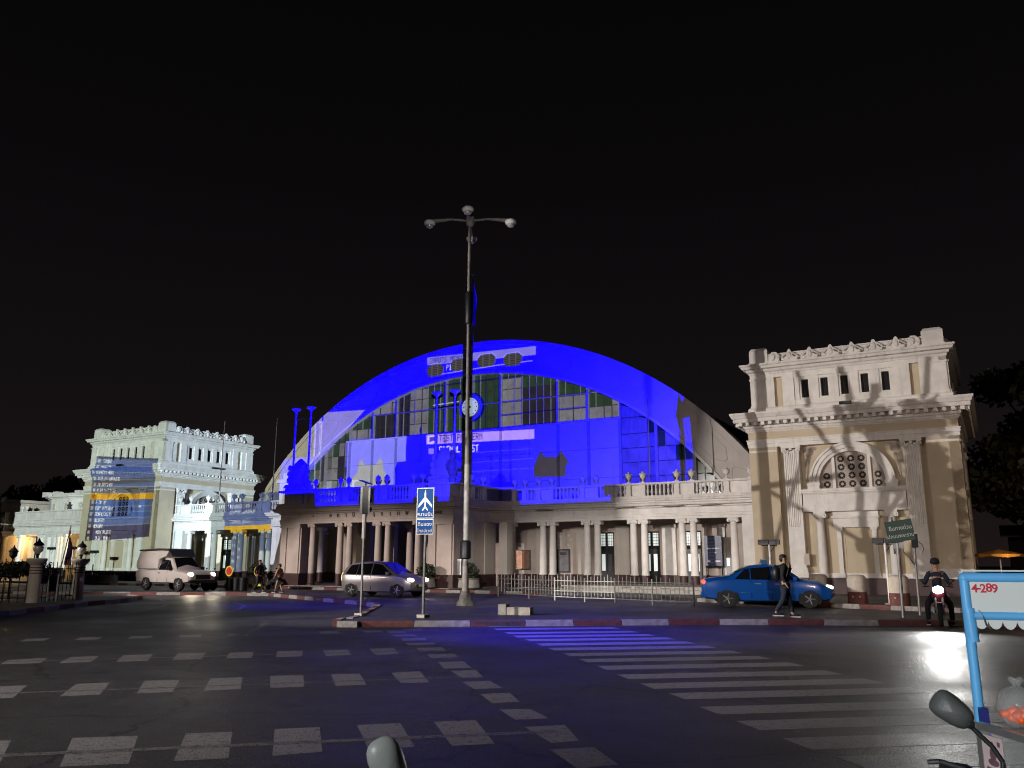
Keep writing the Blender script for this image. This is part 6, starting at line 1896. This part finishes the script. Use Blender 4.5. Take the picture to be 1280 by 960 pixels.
rider = person('motorbike rider in dark clothes and cap, feet on the ground behind the headlamp', (-1.5, 25.55, .02), R(-86),
               [[(.25, .56), (.16, .09)], [(.25, .56), (.16, .09)]],
               [[(.10, -.30, 1.08), (.28, -.35, 1.03), (.33, -.33, 1.02)], [(.10, .30, 1.08), (.28, .35, 1.03), (.33, .33, 1.02)]], 'navycloth', 'darkcloth', 1.0, lean=-.05, seat=.86, spread=3.0)
rider.location = (-1.5 - .02, 25.55 + .22, .02)
MB().lathe([(.115, 1.60), (.12, 1.66), (.10, 1.73), (.03, 1.765)], (-.03, 0, 0), 12).ball((.10, 0, 1.625), .1, .08, .012, 10, 4).build('cap', 'darkcloth', rider, 50)

# ------------------------------------------------------------------ gate at the far left
M['gatepaint'] = mat('gate_pillar_paint', (.42, .38, .33), .8, .12, 3, .2, 30, streak=.5)
def pillar(loc, label):
    t = thing('gate_pillar', label, 'pillar', loc, group='round gate pillars with lanterns')
    x, y, z = loc
    MB().lathe([(.23, z), (.22, z + .1), (.21, z + 1.36), (.26, z + 1.42), (.34, z + 1.5), (.36, z + 1.58), (.34, z + 1.62)], (x, y, 0), 16).build('shaft', 'gatepaint', t, 35)
    for k in range(3):
        MB().lathe([(.215, z + 1.06 + k * .1), (.222, z + 1.065 + k * .1), (.222, z + 1.09 + k * .1), (.215, z + 1.095 + k * .1)], (x, y, 0), 16).build('groove_ring', 'plinth', t)
    ln = MB().lathe([(.05, z + 1.62), (.05, z + 1.72), (.09, z + 1.75), (.05, z + 1.78)], (x, y, 0), 8).build('lantern', 'iron', t)
    MB().lathe([(.06, z + 1.78), (.17, z + 1.9), (.18, z + 2.02), (.13, z + 2.1)], (x, y, 0), 10).build('lantern_glass', mat('lantern_glass', (.5, .48, .42), .2, .1, 3, 0, metal=.2) if 'lantern_glass' not in bpy.data.materials else bpy.data.materials['lantern_glass'], ln, 40)
    MB().lathe([(.2, z + 2.09), (.16, z + 2.17), (.06, z + 2.25), (.015, z + 2.36)], (x, y, 0), 10).build('lantern_cap', 'iron', ln, 40)
    for k in range(6):
        a = k * PI / 3
        MB().rod((x + .06 * math.cos(a), y + .06 * math.sin(a), z + 1.78), (x + .185 * math.cos(a), y + .185 * math.sin(a), z + 2.02), .008, n=4).build('lantern_rib', 'iron', ln)
pillar((-31.3, 18.9, .13), 'nearer pale gate pillar topped by an unlit glass lantern')
pillar((-32.9, 21.7, .13), 'second pale gate pillar with lantern, right of the striped flag')
lt = thing('garden_lantern', 'small unlit lantern behind the hedge at the left edge', 'lantern', (-35.5, 20.4, .13))
MB().rod((-35.5, 20.4, .13), (-35.5, 20.4, 1.75), .035, n=6).build('post', 'iron', lt)
MB().lathe([(.05, 1.75), (.15, 1.86), (.16, 2.0), (.2, 2.04), (.06, 2.2), (.015, 2.3)], (-35.5, 20.4, 0), 8).build('lantern_head', 'iron', lt)
gf = thing('gate_flag', 'limp striped national flag on a slanting staff between the gate pillars', 'flag', (-32.4, 20.6, .13))
MB().rod((-32.5, 20.6, 1.2), (-32.1, 20.6, 3.05), .022, n=6).build('staff', 'galv', gf)
drape(-32.15, 20.6, 3.0, 1.5, .42, None, gf, TRI, 4)
ff_ = thing('gate_fence', 'black iron fence with small blue boards beside the gate pillars', 'fence', (-33.5, 19.5, .13))
def railing(a, b, h, n):
    a, b = Vector(a), Vector(b)
    for z in (.3, h - .15):
        MB().rod((a.x, a.y, z), (b.x, b.y, z), .02, n=5).build('fence_rail', 'iron', ff_)
    me = MB().rod((0, 0, .0), (0, 0, h), .014, n=5).mesh('fence_bar', 'iron')
    for k in range(n + 1):
        p = a.lerp(b, k / n)
        put('fence_bar', me, ff_, (p.x, p.y, .13))
railing((-31.6, 18.8), (-36.5, 15.2), 1.6, 22)
railing((-31.5, 19.2), (-32.7, 21.4), 1.5, 9)
for k, (bx0, by0) in enumerate(((-33.2, 17.0), (-34.3, 16.2))):
    MB().box(bx0 - .45, bx0 + .45, by0 - .03, by0, .45, .95).turn(R(36), (bx0, by0)).build('blue_board', 'blue_paint', ff_)
bb = thing('blue_barrier', 'white framed barrier with a blue panel between the gate pillars', 'barrier', (-32.0, 20.1, .13))
c = (-31.9, 20.0)
for s in (-1, 1):
    MB().rod((c[0] + s * .3, c[1], .13), (c[0] + s * .3, c[1], 1.15), .022, n=6).build('barrier_leg', 'signwhite', bb)
for z in (.3, 1.15):
    MB().rod((c[0] - .3, c[1], z), (c[0] + .3, c[1], z), .022, n=6).build('barrier_rail', 'signwhite', bb)
MB().box(c[0] - .22, c[0] + .22, c[1] - .01, c[1] + .01, .5, 1.1).build('barrier_panel', 'blue_paint', bb)
M['hedgeleaf'] = mat('hedge_leaf', (.02, .026, .014), .7, .5, 2, 0)
hg = thing('hedge', 'dark clipped hedge on the gate island at the left edge', 'hedge', (-36, 17.5, .13))
hp = []
q = random.Random(9)
for k in range(5200):
    u = q.random()
    hp.append((-32.2 - 6.2 * u + q.uniform(-.5, .5), 19.6 - 3.4 * u + q.uniform(-.55, .55), 1.0 + .55 * q.random() ** .6 + .08 * math.sin(u * 19)))
leaves_mesh(hp, .13, 'hedgeleaf', seed=5).build('foliage', 'hedgeleaf', hg)
for k in range(8):
    MB().rod((-32.6 - .8 * k, 19.4 - .42 * k, .13), (-32.5 - .8 * k, 19.4 - .42 * k, 1.3), .03, .02, 5).build('stem', 'bark', hg)
# round signs and drums by the left arcade
M['signred'] = mat('sign_red', (.4, .02, .02), .5, .1, 4, 0)
M['signyellow'] = mat('sign_yellow', (.6, .5, .03), .5, .1, 4, 0)
for (x, y, lab) in ((-37.4, 33.6, 'round red sign with a yellow rim, left of the pair by the arcade'), (-35.6, 34.0, 'round red sign with a yellow rim, right of the pair behind the pedestrian')):
    t = thing('round_sign', lab, 'sign', (x, y, .12), group='round red signs by the arcade')
    MB().rod((x, y + .03, .12), (x, y + .03, 1.0), .025, n=6).build('post', 'iron', t)
    MB().rod((x, y, 1.15), (x, y + .02, 1.15), .29, n=20).build('rim', 'signyellow', t)
    MB().rod((x, y - .012, 1.15), (x, y, 1.15), .22, n=20).build('disc', 'signred', t)
    MB().box(x - .35, x + .35, y, y + .02, .35, .47).build('lower_plate', 'signyellow', t)
ct = thing('vendor_crates', 'dark stacked vendor drums beside the left round sign', 'drums', (-36.4, 33.4, .12))
for k in range(3):
    MB().lathe([(.22, .12), (.24, .14), (.24, .8), (.22, .82)], (-36.9 + k * .5, 33.3, 0), 12).build('drum', 'iron', ct, 40)
# litter bin-like low wall in front of the far pavilion
lw = thing('low_wall', 'low grey wall with pipe rail behind the pickup truck tail', 'wall', (-55, 37.5, .235))
MB().box(-57.2, -52.5, 37.2, 37.5, .2, .75).build('wall', 'concrete', lw)
MB().rod((-57.2, 37.35, 1.0), (-52.5, 37.35, 1.0), .03, n=6).build('rail', 'steel', lw)
for x in (-57.0, -54.8, -52.7):
    MB().rod((x, 37.35, .75), (x, 37.35, 1.0), .025, n=6).build('rail_post', 'steel', lw)

# ------------------------------------------------------------------ trees
def tree(label, loc, h, r, seed, leaf='leaf', n=5200, group=None, size=.42, trunk=.25):
    q = random.Random(seed)
    t = thing('tree', label, 'tree', loc, 0, group)
    x, y, z = loc
    tk = MB()
    p = Vector((x, y, z))
    top = Vector((x + q.uniform(-.4, .4), y, z + h * .55))
    tk.rod(p, (p + top) / 2 + Vector((q.uniform(-.2, .2), 0, 0)), trunk, trunk * .75, 8)
    tk.rod((p + top) / 2 + Vector((q.uniform(-.05, .05), 0, 0)), top, trunk * .75, trunk * .5, 8)
    cs = []
    for k in range(11):
        a = k * 2.4 + q.uniform(-.4, .4)
        rr = r * q.uniform(.25, .85)
        c = Vector((x + rr * math.cos(a), y + rr * math.sin(a), z + h * q.uniform(.42, .92)))
        cs.append((c, r * q.uniform(.28, .5)))
        b = p.lerp(top, q.uniform(.5, 1))
        tk.rod(b, b.lerp(c, .55) + Vector((0, 0, .3)), trunk * .35, trunk * .22, 5)
        tk.rod(b.lerp(c, .55) + Vector((0, 0, .3)), c, trunk * .22, .03, 5)
    tk.build('trunk', 'bark', t, 50)
    pts = []
    for c, cr in cs:
        pts += blob(c, cr, n // len(cs), q.random(), .75)
    leaves_mesh(pts, size, leaf, seed=seed).build('crown', leaf, t)
G1 = 'dark trees right of the near pavilion'
tree('tall dark tree rising right beside the near pavilion', (3.2, 60, 0), 15.5, 5.2, 21, 'leaf', group=G1)
tree('broad dark tree at the right edge, its lower leaves faintly brown', (7.5, 50, 0), 12.5, 5.0, 22, 'leaf2', group=G1)
tree('tree close behind the yellow canopy', (2.0, 54, 0), 9.5, 3.6, 23, 'leaf2', group=G1)
tree('far tree filling the gap behind the others at the right', (9.5, 70, 0), 17, 6.5, 24, 'leaf', group=G1)
G2 = 'dark trees behind the annex'
tree('dark tree behind the annex attic, rounded crown', (-100, 66, 0), 11.6, 6.8, 31, 'leaf', 5000, G2, .6)
tree('dark tree between annex and far pavilion', (-93, 70, 0), 10.8, 6.0, 32, 'leaf', 5000, G2, .6)
tree('dark tree left behind the side building', (-116, 66, 0), 11.0, 7.0, 33, 'leaf', 5000, G2, .6)
# dim shop wall under the trees, with a yellow canopy
M['yellowcloth'] = mat('yellow_cloth', (.62, .30, .05), .8, .12, 4, .2, 20)
um = thing('canopy_umbrella', 'yellow orange market umbrella beside the near pavilion, half hidden by the cart', 'umbrella', (.0, 45.5, .2))
c = (.05, 45.5)
n = 10
vs = [(c[0], c[1], 2.30)]
for k in range(n):
    a = 2 * PI * k / n
    vs.append((c[0] + 1.0 * math.cos(a), c[1] + 1.0 * math.sin(a), 2.08))
for k in range(n):
    a = 2 * PI * k / n
    vs.append((c[0] + 1.0 * math.cos(a), c[1] + 1.0 * math.sin(a), 1.92 + .06 * (k % 2)))
MB().add(vs, [(0, 1 + k, 1 + (k + 1) % n) for k in range(n)] + [(1 + k, 1 + n + k, 1 + n + (k + 1) % n, 1 + (k + 1) % n) for k in range(n)]).build('canopy', 'yellowcloth', um)
MB().rod((c[0], c[1], .2), (c[0], c[1], 2.28), .03, n=6).build('pole', 'whitepaint', um)
lamp('stall_lamp', 'POINT', (.6, 44.0, 2.0), 22, (1, .62, .32), .06)
sw = thing('far_shopfront', 'dark low building under the trees at the right edge', 'building', (6, 58, 0))
MB().box(.6, 26, 56, 60, 0, 3.2).build('wall', 'dark', sw)
MB().add([(.2, 54.6, 3.1), (26, 54.6, 3.1), (26, 58, 3.8), (.2, 58, 3.8), (.2, 54.6, 3.18), (26, 54.6, 3.18), (26, 58, 3.88), (.2, 58, 3.88)],
         [(0, 1, 2, 3), (4, 7, 6, 5), (0, 4, 5, 1), (1, 5, 6, 2), (3, 2, 6, 7), (0, 3, 7, 4)]).build('roof', 'roof', sw)

# ------------------------------------------------------------------ out of frame to the left: the pole and street tree whose shadows cross the near pavilion
up = thing('utility_pole', 'braced utility pole out of frame to the left of the road', 'utility pole', (-24.35, 9.6, 0))
L = Vector(STREET)
def sp(x, z, t=.28):
    return L + (Vector((x, 42, z)) - L) * t
MB().rod(sp(-9.75, -18), sp(-9.75, 12.4), .06, .05, 8).build('pole', 'concrete', up)
MB().rod(sp(-10.3, 5.25), sp(-6.4, 5.75), .045, n=6).build('crossarm', 'galv', up)
MB().rod(sp(-9.6, 5.2), sp(-4.9, 2.2), .028, n=6).rod(sp(-7.6, 7.2), sp(-9.4, 2.4), .028, n=6).build('brace', 'galv', up)
MB().rod(sp(-5.8, 2.5), sp(-4.6, 2.5), .1, n=8).build('insulator', 'concrete', up)
sttr = thing('street_tree', 'slender street tree out of frame to the left of the road', 'tree', (-23.0, 9.6, 0))
tk = MB()
for pts, rr in (([(-5.2, -14), (-5.3, 1.0), (-5.5, 3.2), (-5.35, 5.2), (-5.7, 7.2), (-5.5, 9.2), (-5.9, 11)], .05), ([(-5.2, 1.0), (-4.6, 3.2), (-4.3, 5.0), (-4.6, 7.6), (-4.4, 10.0)], .065), ([(-4.6, 3.2), (-3.2, 5.6), (-2.4, 8.2), (-2.0, 11)], .04), ([(-5.35, 5.2), (-7.2, 8.4), (-7.9, 11)], .035)):
    for i in range(len(pts) - 1):
        tk.rod(sp(*pts[i]), sp(*pts[i + 1]), rr, rr * .9, 7)
tk.build('trunk', 'bark', sttr, 50)
pts = []
for (x, z, r_, k) in ((-2.5, 5.0, .42, 260), (-2.2, 3.6, .42, 260), (-2.4, 2.0, .36, 200), (-2.6, 6.3, .3, 160), (-3.4, 7.6, .34, 190), (-4.6, 8.3, .3, 160), (-2.0, 8.2, .3, 150)):
    pts += blob(sp(x, z), r_ * .95, k, int(x * 10 + z * 100), .95)
leaves_mesh(pts, .13, 'leaf', seed=3).build('crown', 'leaf', sttr)

# ------------------------------------------------------------------ foreground: vendor cart, motorbike mirrors
M['pvc'] = mat('blue_pvc_pipe', (.13, .46, .86), .38, .06, 6, .03, 40)
M['pvcdark'] = mat('dark_blue_paint', (.01, .015, .16), .4, .1, 6, 0)
M['signcloth'] = mat('white_vinyl', (.66, .68, .66), .5, .04, 2, .05, 8)
M['redmark'] = mat('red_marker', (.62, .02, .05), .6, .2, 30, 0)
cart = thing('vendor_cart', 'vendor cart with blue pipe frame and white board numbered 4 2 8 9', 'cart', (.4, 3.7, 0), R(10), local=True)
def cl(x, y):                                # world plan point -> cart's own axes
    v = Matrix.Rotation(-R(10), 2) @ Vector((x - .4, y - 3.7))
    return v.x, v.y
ox, oy = cl(-.131, 3.9)
H = 1.575
pr = .0185
MB().rod((ox + .012, oy, .0), (ox, oy, H - .03), pr, n=14).build('frame_post', 'pvc', cart, 40)
MB().rod((ox + .01, oy, 1.30), (ox + .004, oy, 1.43), pr * 1.22, n=14).build('pipe_socket', 'pvc', cart, 40)
MB().ball((ox, oy, H - .028), pr * 1.12, n=12, m=8).build('pipe_elbow', 'pvc', cart, 50)
MB().rod((ox, oy, H - .025), (ox + 1.5, oy, H - .025), pr, n=14).build('frame_rail', 'pvc', cart, 40)
MB().rod((ox, oy, 1.402), (ox + 1.5, oy, 1.402), pr * .85, n=14).build('frame_rail', 'pvc', cart, 40)
MB().rod((ox + 1.5, oy, 0), (ox + 1.5, oy, H - .03), pr, n=14).build('frame_post', 'pvc', cart, 40)
MB().box(ox + .012, ox + 1.49, oy - .004, oy + .004, 1.41, H - .035).build('name_board', 'signcloth', cart)
MB().box(ox - .01, ox + 1.5, oy - .02, oy + .03, H - .002, H + .004).build('board_top', 'signcloth', cart)
for k, (s, dx) in enumerate((('4', .022), ('-', .037), ('2', .052), ('8', .073), ('9', .093))):
    lettering(s, .046 if s != '-' else .05, 'redmark', cart, (ox + .012 + dx, oy - .006, 1.492 + (.003 if k % 2 else 0)), 0, .0008, name='number', offset=.0009)
for k in range(20):
    a0 = ox + .02 + k * .05
    pts = [(a0 + .05, 1.386), (a0, 1.386)] + [(a0 + .025 - .025 * math.cos(b), 1.386 - .036 * math.sin(b)) for b in np.linspace(.25, PI - .25, 7)]
    MB().plate(pts, oy - .003, oy + .001).build('scallop', 'signcloth', cart)
MB().tube([(ox + .035, oy - .02, 1.425), (ox + .05, oy - .025, 1.40), (ox + .058, oy - .02, 1.365), (ox + .075, oy - .02, 1.352)], .002, 5).build('wire', 'steel', cart)
MB().box(ox - .004, ox + .028, oy - .06, oy - .024, .5, 1.06).build('side_stile', 'pvcdark', cart)
# glass food case on the cart
glass = alpha_mat('case_glass', (.55, .57, .55), .16, .06)
case = thing('food_case', 'glass food case with a portrait sticker and steel edge on the cart', 'display case', (-.123, 3.5, .55), R(-56), local=True)
# its left face runs from the far corner towards the camera along local +x
MB().box(0, 1.0, 0, .008, 0, .49).build('glass_side', glass, case)
MB().box(-.005, 1.0, -.006, .02, .49, .512).box(-.006, .02, -.006, .02, 0, .49).build('steel_edge', 'rim', case)
MB().box(0, 1.0, .0, .8, -.02, 0).build('tray', 'rim', case)
MB().box(.0, 1.0, .77, .78, 0, .5).build('back_panel', 'steel', case)
MB().box(0, 1.0, .02, .78, .495, .503).build('glass_lid', glass, case)
stk = mat('pink_sticker', (.55, .42, .42), .5, .05, 6, 0)
ink = mat('brown_ink', (.14, .07, .09), .6, .2, 20, 0)
MB().box(.02, .125, -.003, 0, .345, .478).build('sticker', stk, case)
s_ = MB().ball((.073, -.0035, .450), .009, .0008, .012, 10, 6).ball((.073, -.0035, .421), .018, .0008, .022, 10, 6).ball((.073, -.0035, .395), .030, .0008, .012, 10, 6)
s_.build('portrait_print', ink, case)
for a_ in (.036, .108):
    MB().box(a_ - .007, a_ + .007, -.004, -.003, .450, .466).build('corner_print', ink, case)
for z_, w_ in ((.370, .08), (.358, .07)):
    MB().box(.033, .033 + w_, -.004, -.003, z_, z_ + .006).build('print_line', ink, case)
yf = thing('fried_snacks', 'heap of yellow fried snacks inside the glass case', 'food', (0, 3.4, .55))
q = random.Random(3)
mb = MB()
ym = mat('yellow_food', (.6, .38, .05), .6, .3, 30, .4, 60)
me = MB().ball((0, 0, 0), .055, .018, .014, 7, 4).mesh('snack', ym, 60)
for k in range(90):
    x, y = q.uniform(-.04, .26), q.uniform(3.1, 3.5)
    o = put('snack', me, yf, (x, y, .88 + q.uniform(-.05, .07) - .25 * abs(x - .1)), q.uniform(0, 3.1))
    o.rotation_euler = (q.uniform(-.4, .4), q.uniform(-.4, .4), q.uniform(0, 3.1))
# plastic bag of orange snacks on the case
bag = thing('plastic_bag', 'knotted clear plastic bag of orange food on top of the glass case', 'bag', (.02, 3.5, 1.065))
cx, cy, cz = .008, 3.48, 1.066
film = alpha_mat('bag_film', (.75, .75, .76), .14, .12)
bp2 = MB()
ring_ = [(.050, 0), (.064, .02), (.066, .05), (.060, .075), (.045, .092), (.016, .104), (.008, .108), (.018, .116), (.026, .126), (.024, .13)]
n = 22
vs = []
for r_, z in ring_:
    for k in range(n):
        a = 2 * PI * k / n
        w = 1 + .10 * math.sin(a * 5 + z * 60) + .06 * math.sin(a * 9 - z * 90)
        vs.append((cx + r_ * .98 * w * math.cos(a), cy + r_ * .8 * w * math.sin(a), cz + z * 1.18 + .004 * math.sin(a * 4 + z * 80)))
fs = [(i * n + k, i * n + (k + 1) % n, (i + 1) * n + (k + 1) % n, (i + 1) * n + k) for i in range(len(ring_) - 1) for k in range(n)]
MB().add(vs, fs + [tuple(range(n - 1, -1, -1))]).build('film', film, bag, 80)
om = mat('orange_food', (.85, .11, .015), .35, .25, 40, .3, 80)
me = MB().ball((0, 0, 0), .021, .017, .015, 8, 5).mesh('orange_piece', om, 60)
for k in range(30):
    a, r_ = q.uniform(0, 6.28), .045 * q.random() ** .5
    put('orange_piece', me, bag, (cx + r_ * 1.1 * math.cos(a), cy + r_ * .8 * math.sin(a), cz + .016 + .045 * q.random() * (1 - r_ / .08)), q.uniform(0, 3), (1, 1, 1))
# black mirror at the right, on its stalk and handlebar
M['mirrorback'] = mat('black_mirror_shell', (.06, .062, .06), .5, .12, 30, .12, 220)
def mirror(name, label, c, rx, rz_, tilt, yaw, m, depth=.028, stalk=None, sup=.78):
    t = thing(name, label, 'mirror', c, 0, None, True)
    n, mm = 36, 9
    def se(a, k):
        ca, sa = math.cos(a), math.sin(a)
        return math.copysign(abs(ca) ** k, ca), math.copysign(abs(sa) ** k, sa)
    vs, fs = [], []
    prof = [(.0, -depth), (.35, -depth * .93), (.65, -depth * .72), (.86, -depth * .42), (.97, -depth * .1), (1.0, .006), (.985, .012)]
    for r_, y in prof:
        for k in range(n):
            a = 2 * PI * k / n
            u, v = se(a, sup)
            taper = 1 - .16 * u
            vs.append((u * rx * max(r_, .001), y, v * rz_ * taper * max(r_, .001)))
    for i in range(len(prof) - 1):
        fs += [(i * n + k, i * n + (k + 1) % n, (i + 1) * n + (k + 1) % n, (i + 1) * n + k) for k in range(n)]
    fs.append(tuple((len(prof) - 1) * n + k for k in range(n)))
    Rm = Matrix.Rotation(yaw, 3, 'Z') @ Matrix.Rotation(tilt, 3, 'Y')
    vs = [tuple(Rm @ Vector(v)) for v in vs]
    MB().add(vs, fs).build('shell', m, t, 60)
    return t
mr = mirror('motorbike_mirror', 'black oval motorbike mirror in front of the blue cart post', (-.131, 2.296, 1.268), .047, .031, R(36), R(3), 'mirrorback', sup=.64)
e = Vector((.034, 0, -.027))
MB().tube([tuple(e + Vector((-.008, .004, .004))), (.075, .01, -.074), (.092, .012, -.105), (.088, .012, -.15), (.085, .012, -.2)], .0055, 8).build('stalk', 'black', mr, 60)
MB().ball(tuple(e), .011, n=8, m=6).build('ball_joint', 'black', mr)
MB().tube([(-.03, -.06, -.112), (.02, -.03, -.118), (.09, .01, -.2)], .010, 8).build('handlebar', 'black', mr, 60)
MB().tube([(-.055, -.07, -.105), (-.03, -.075, -.100), (.02, -.07, -.112)], .006, 6).build('brake_lever', 'black', mr, 60)
MB().ball((.085, .012, -.2), .025, .02, .03, 8, 6).build('clamp', 'black', mr)
M['greymirror'] = mat('grey_mirror_shell', (.34, .36, .34), .38, .06, 20, .06, 160)
mr2 = mirror('grey_mirror', 'pale grey motorbike mirror rising into the bottom edge of the picture', (-1.458, 1.897, 1.072), .078, .046, R(66), R(38), 'greymirror', .03, sup=.8)
MB().tube([(-.01, .01, -.07), (-.03, .02, -.16), (-.03, .03, -.3)], .006, 8).build('stalk', 'black', mr2, 60)
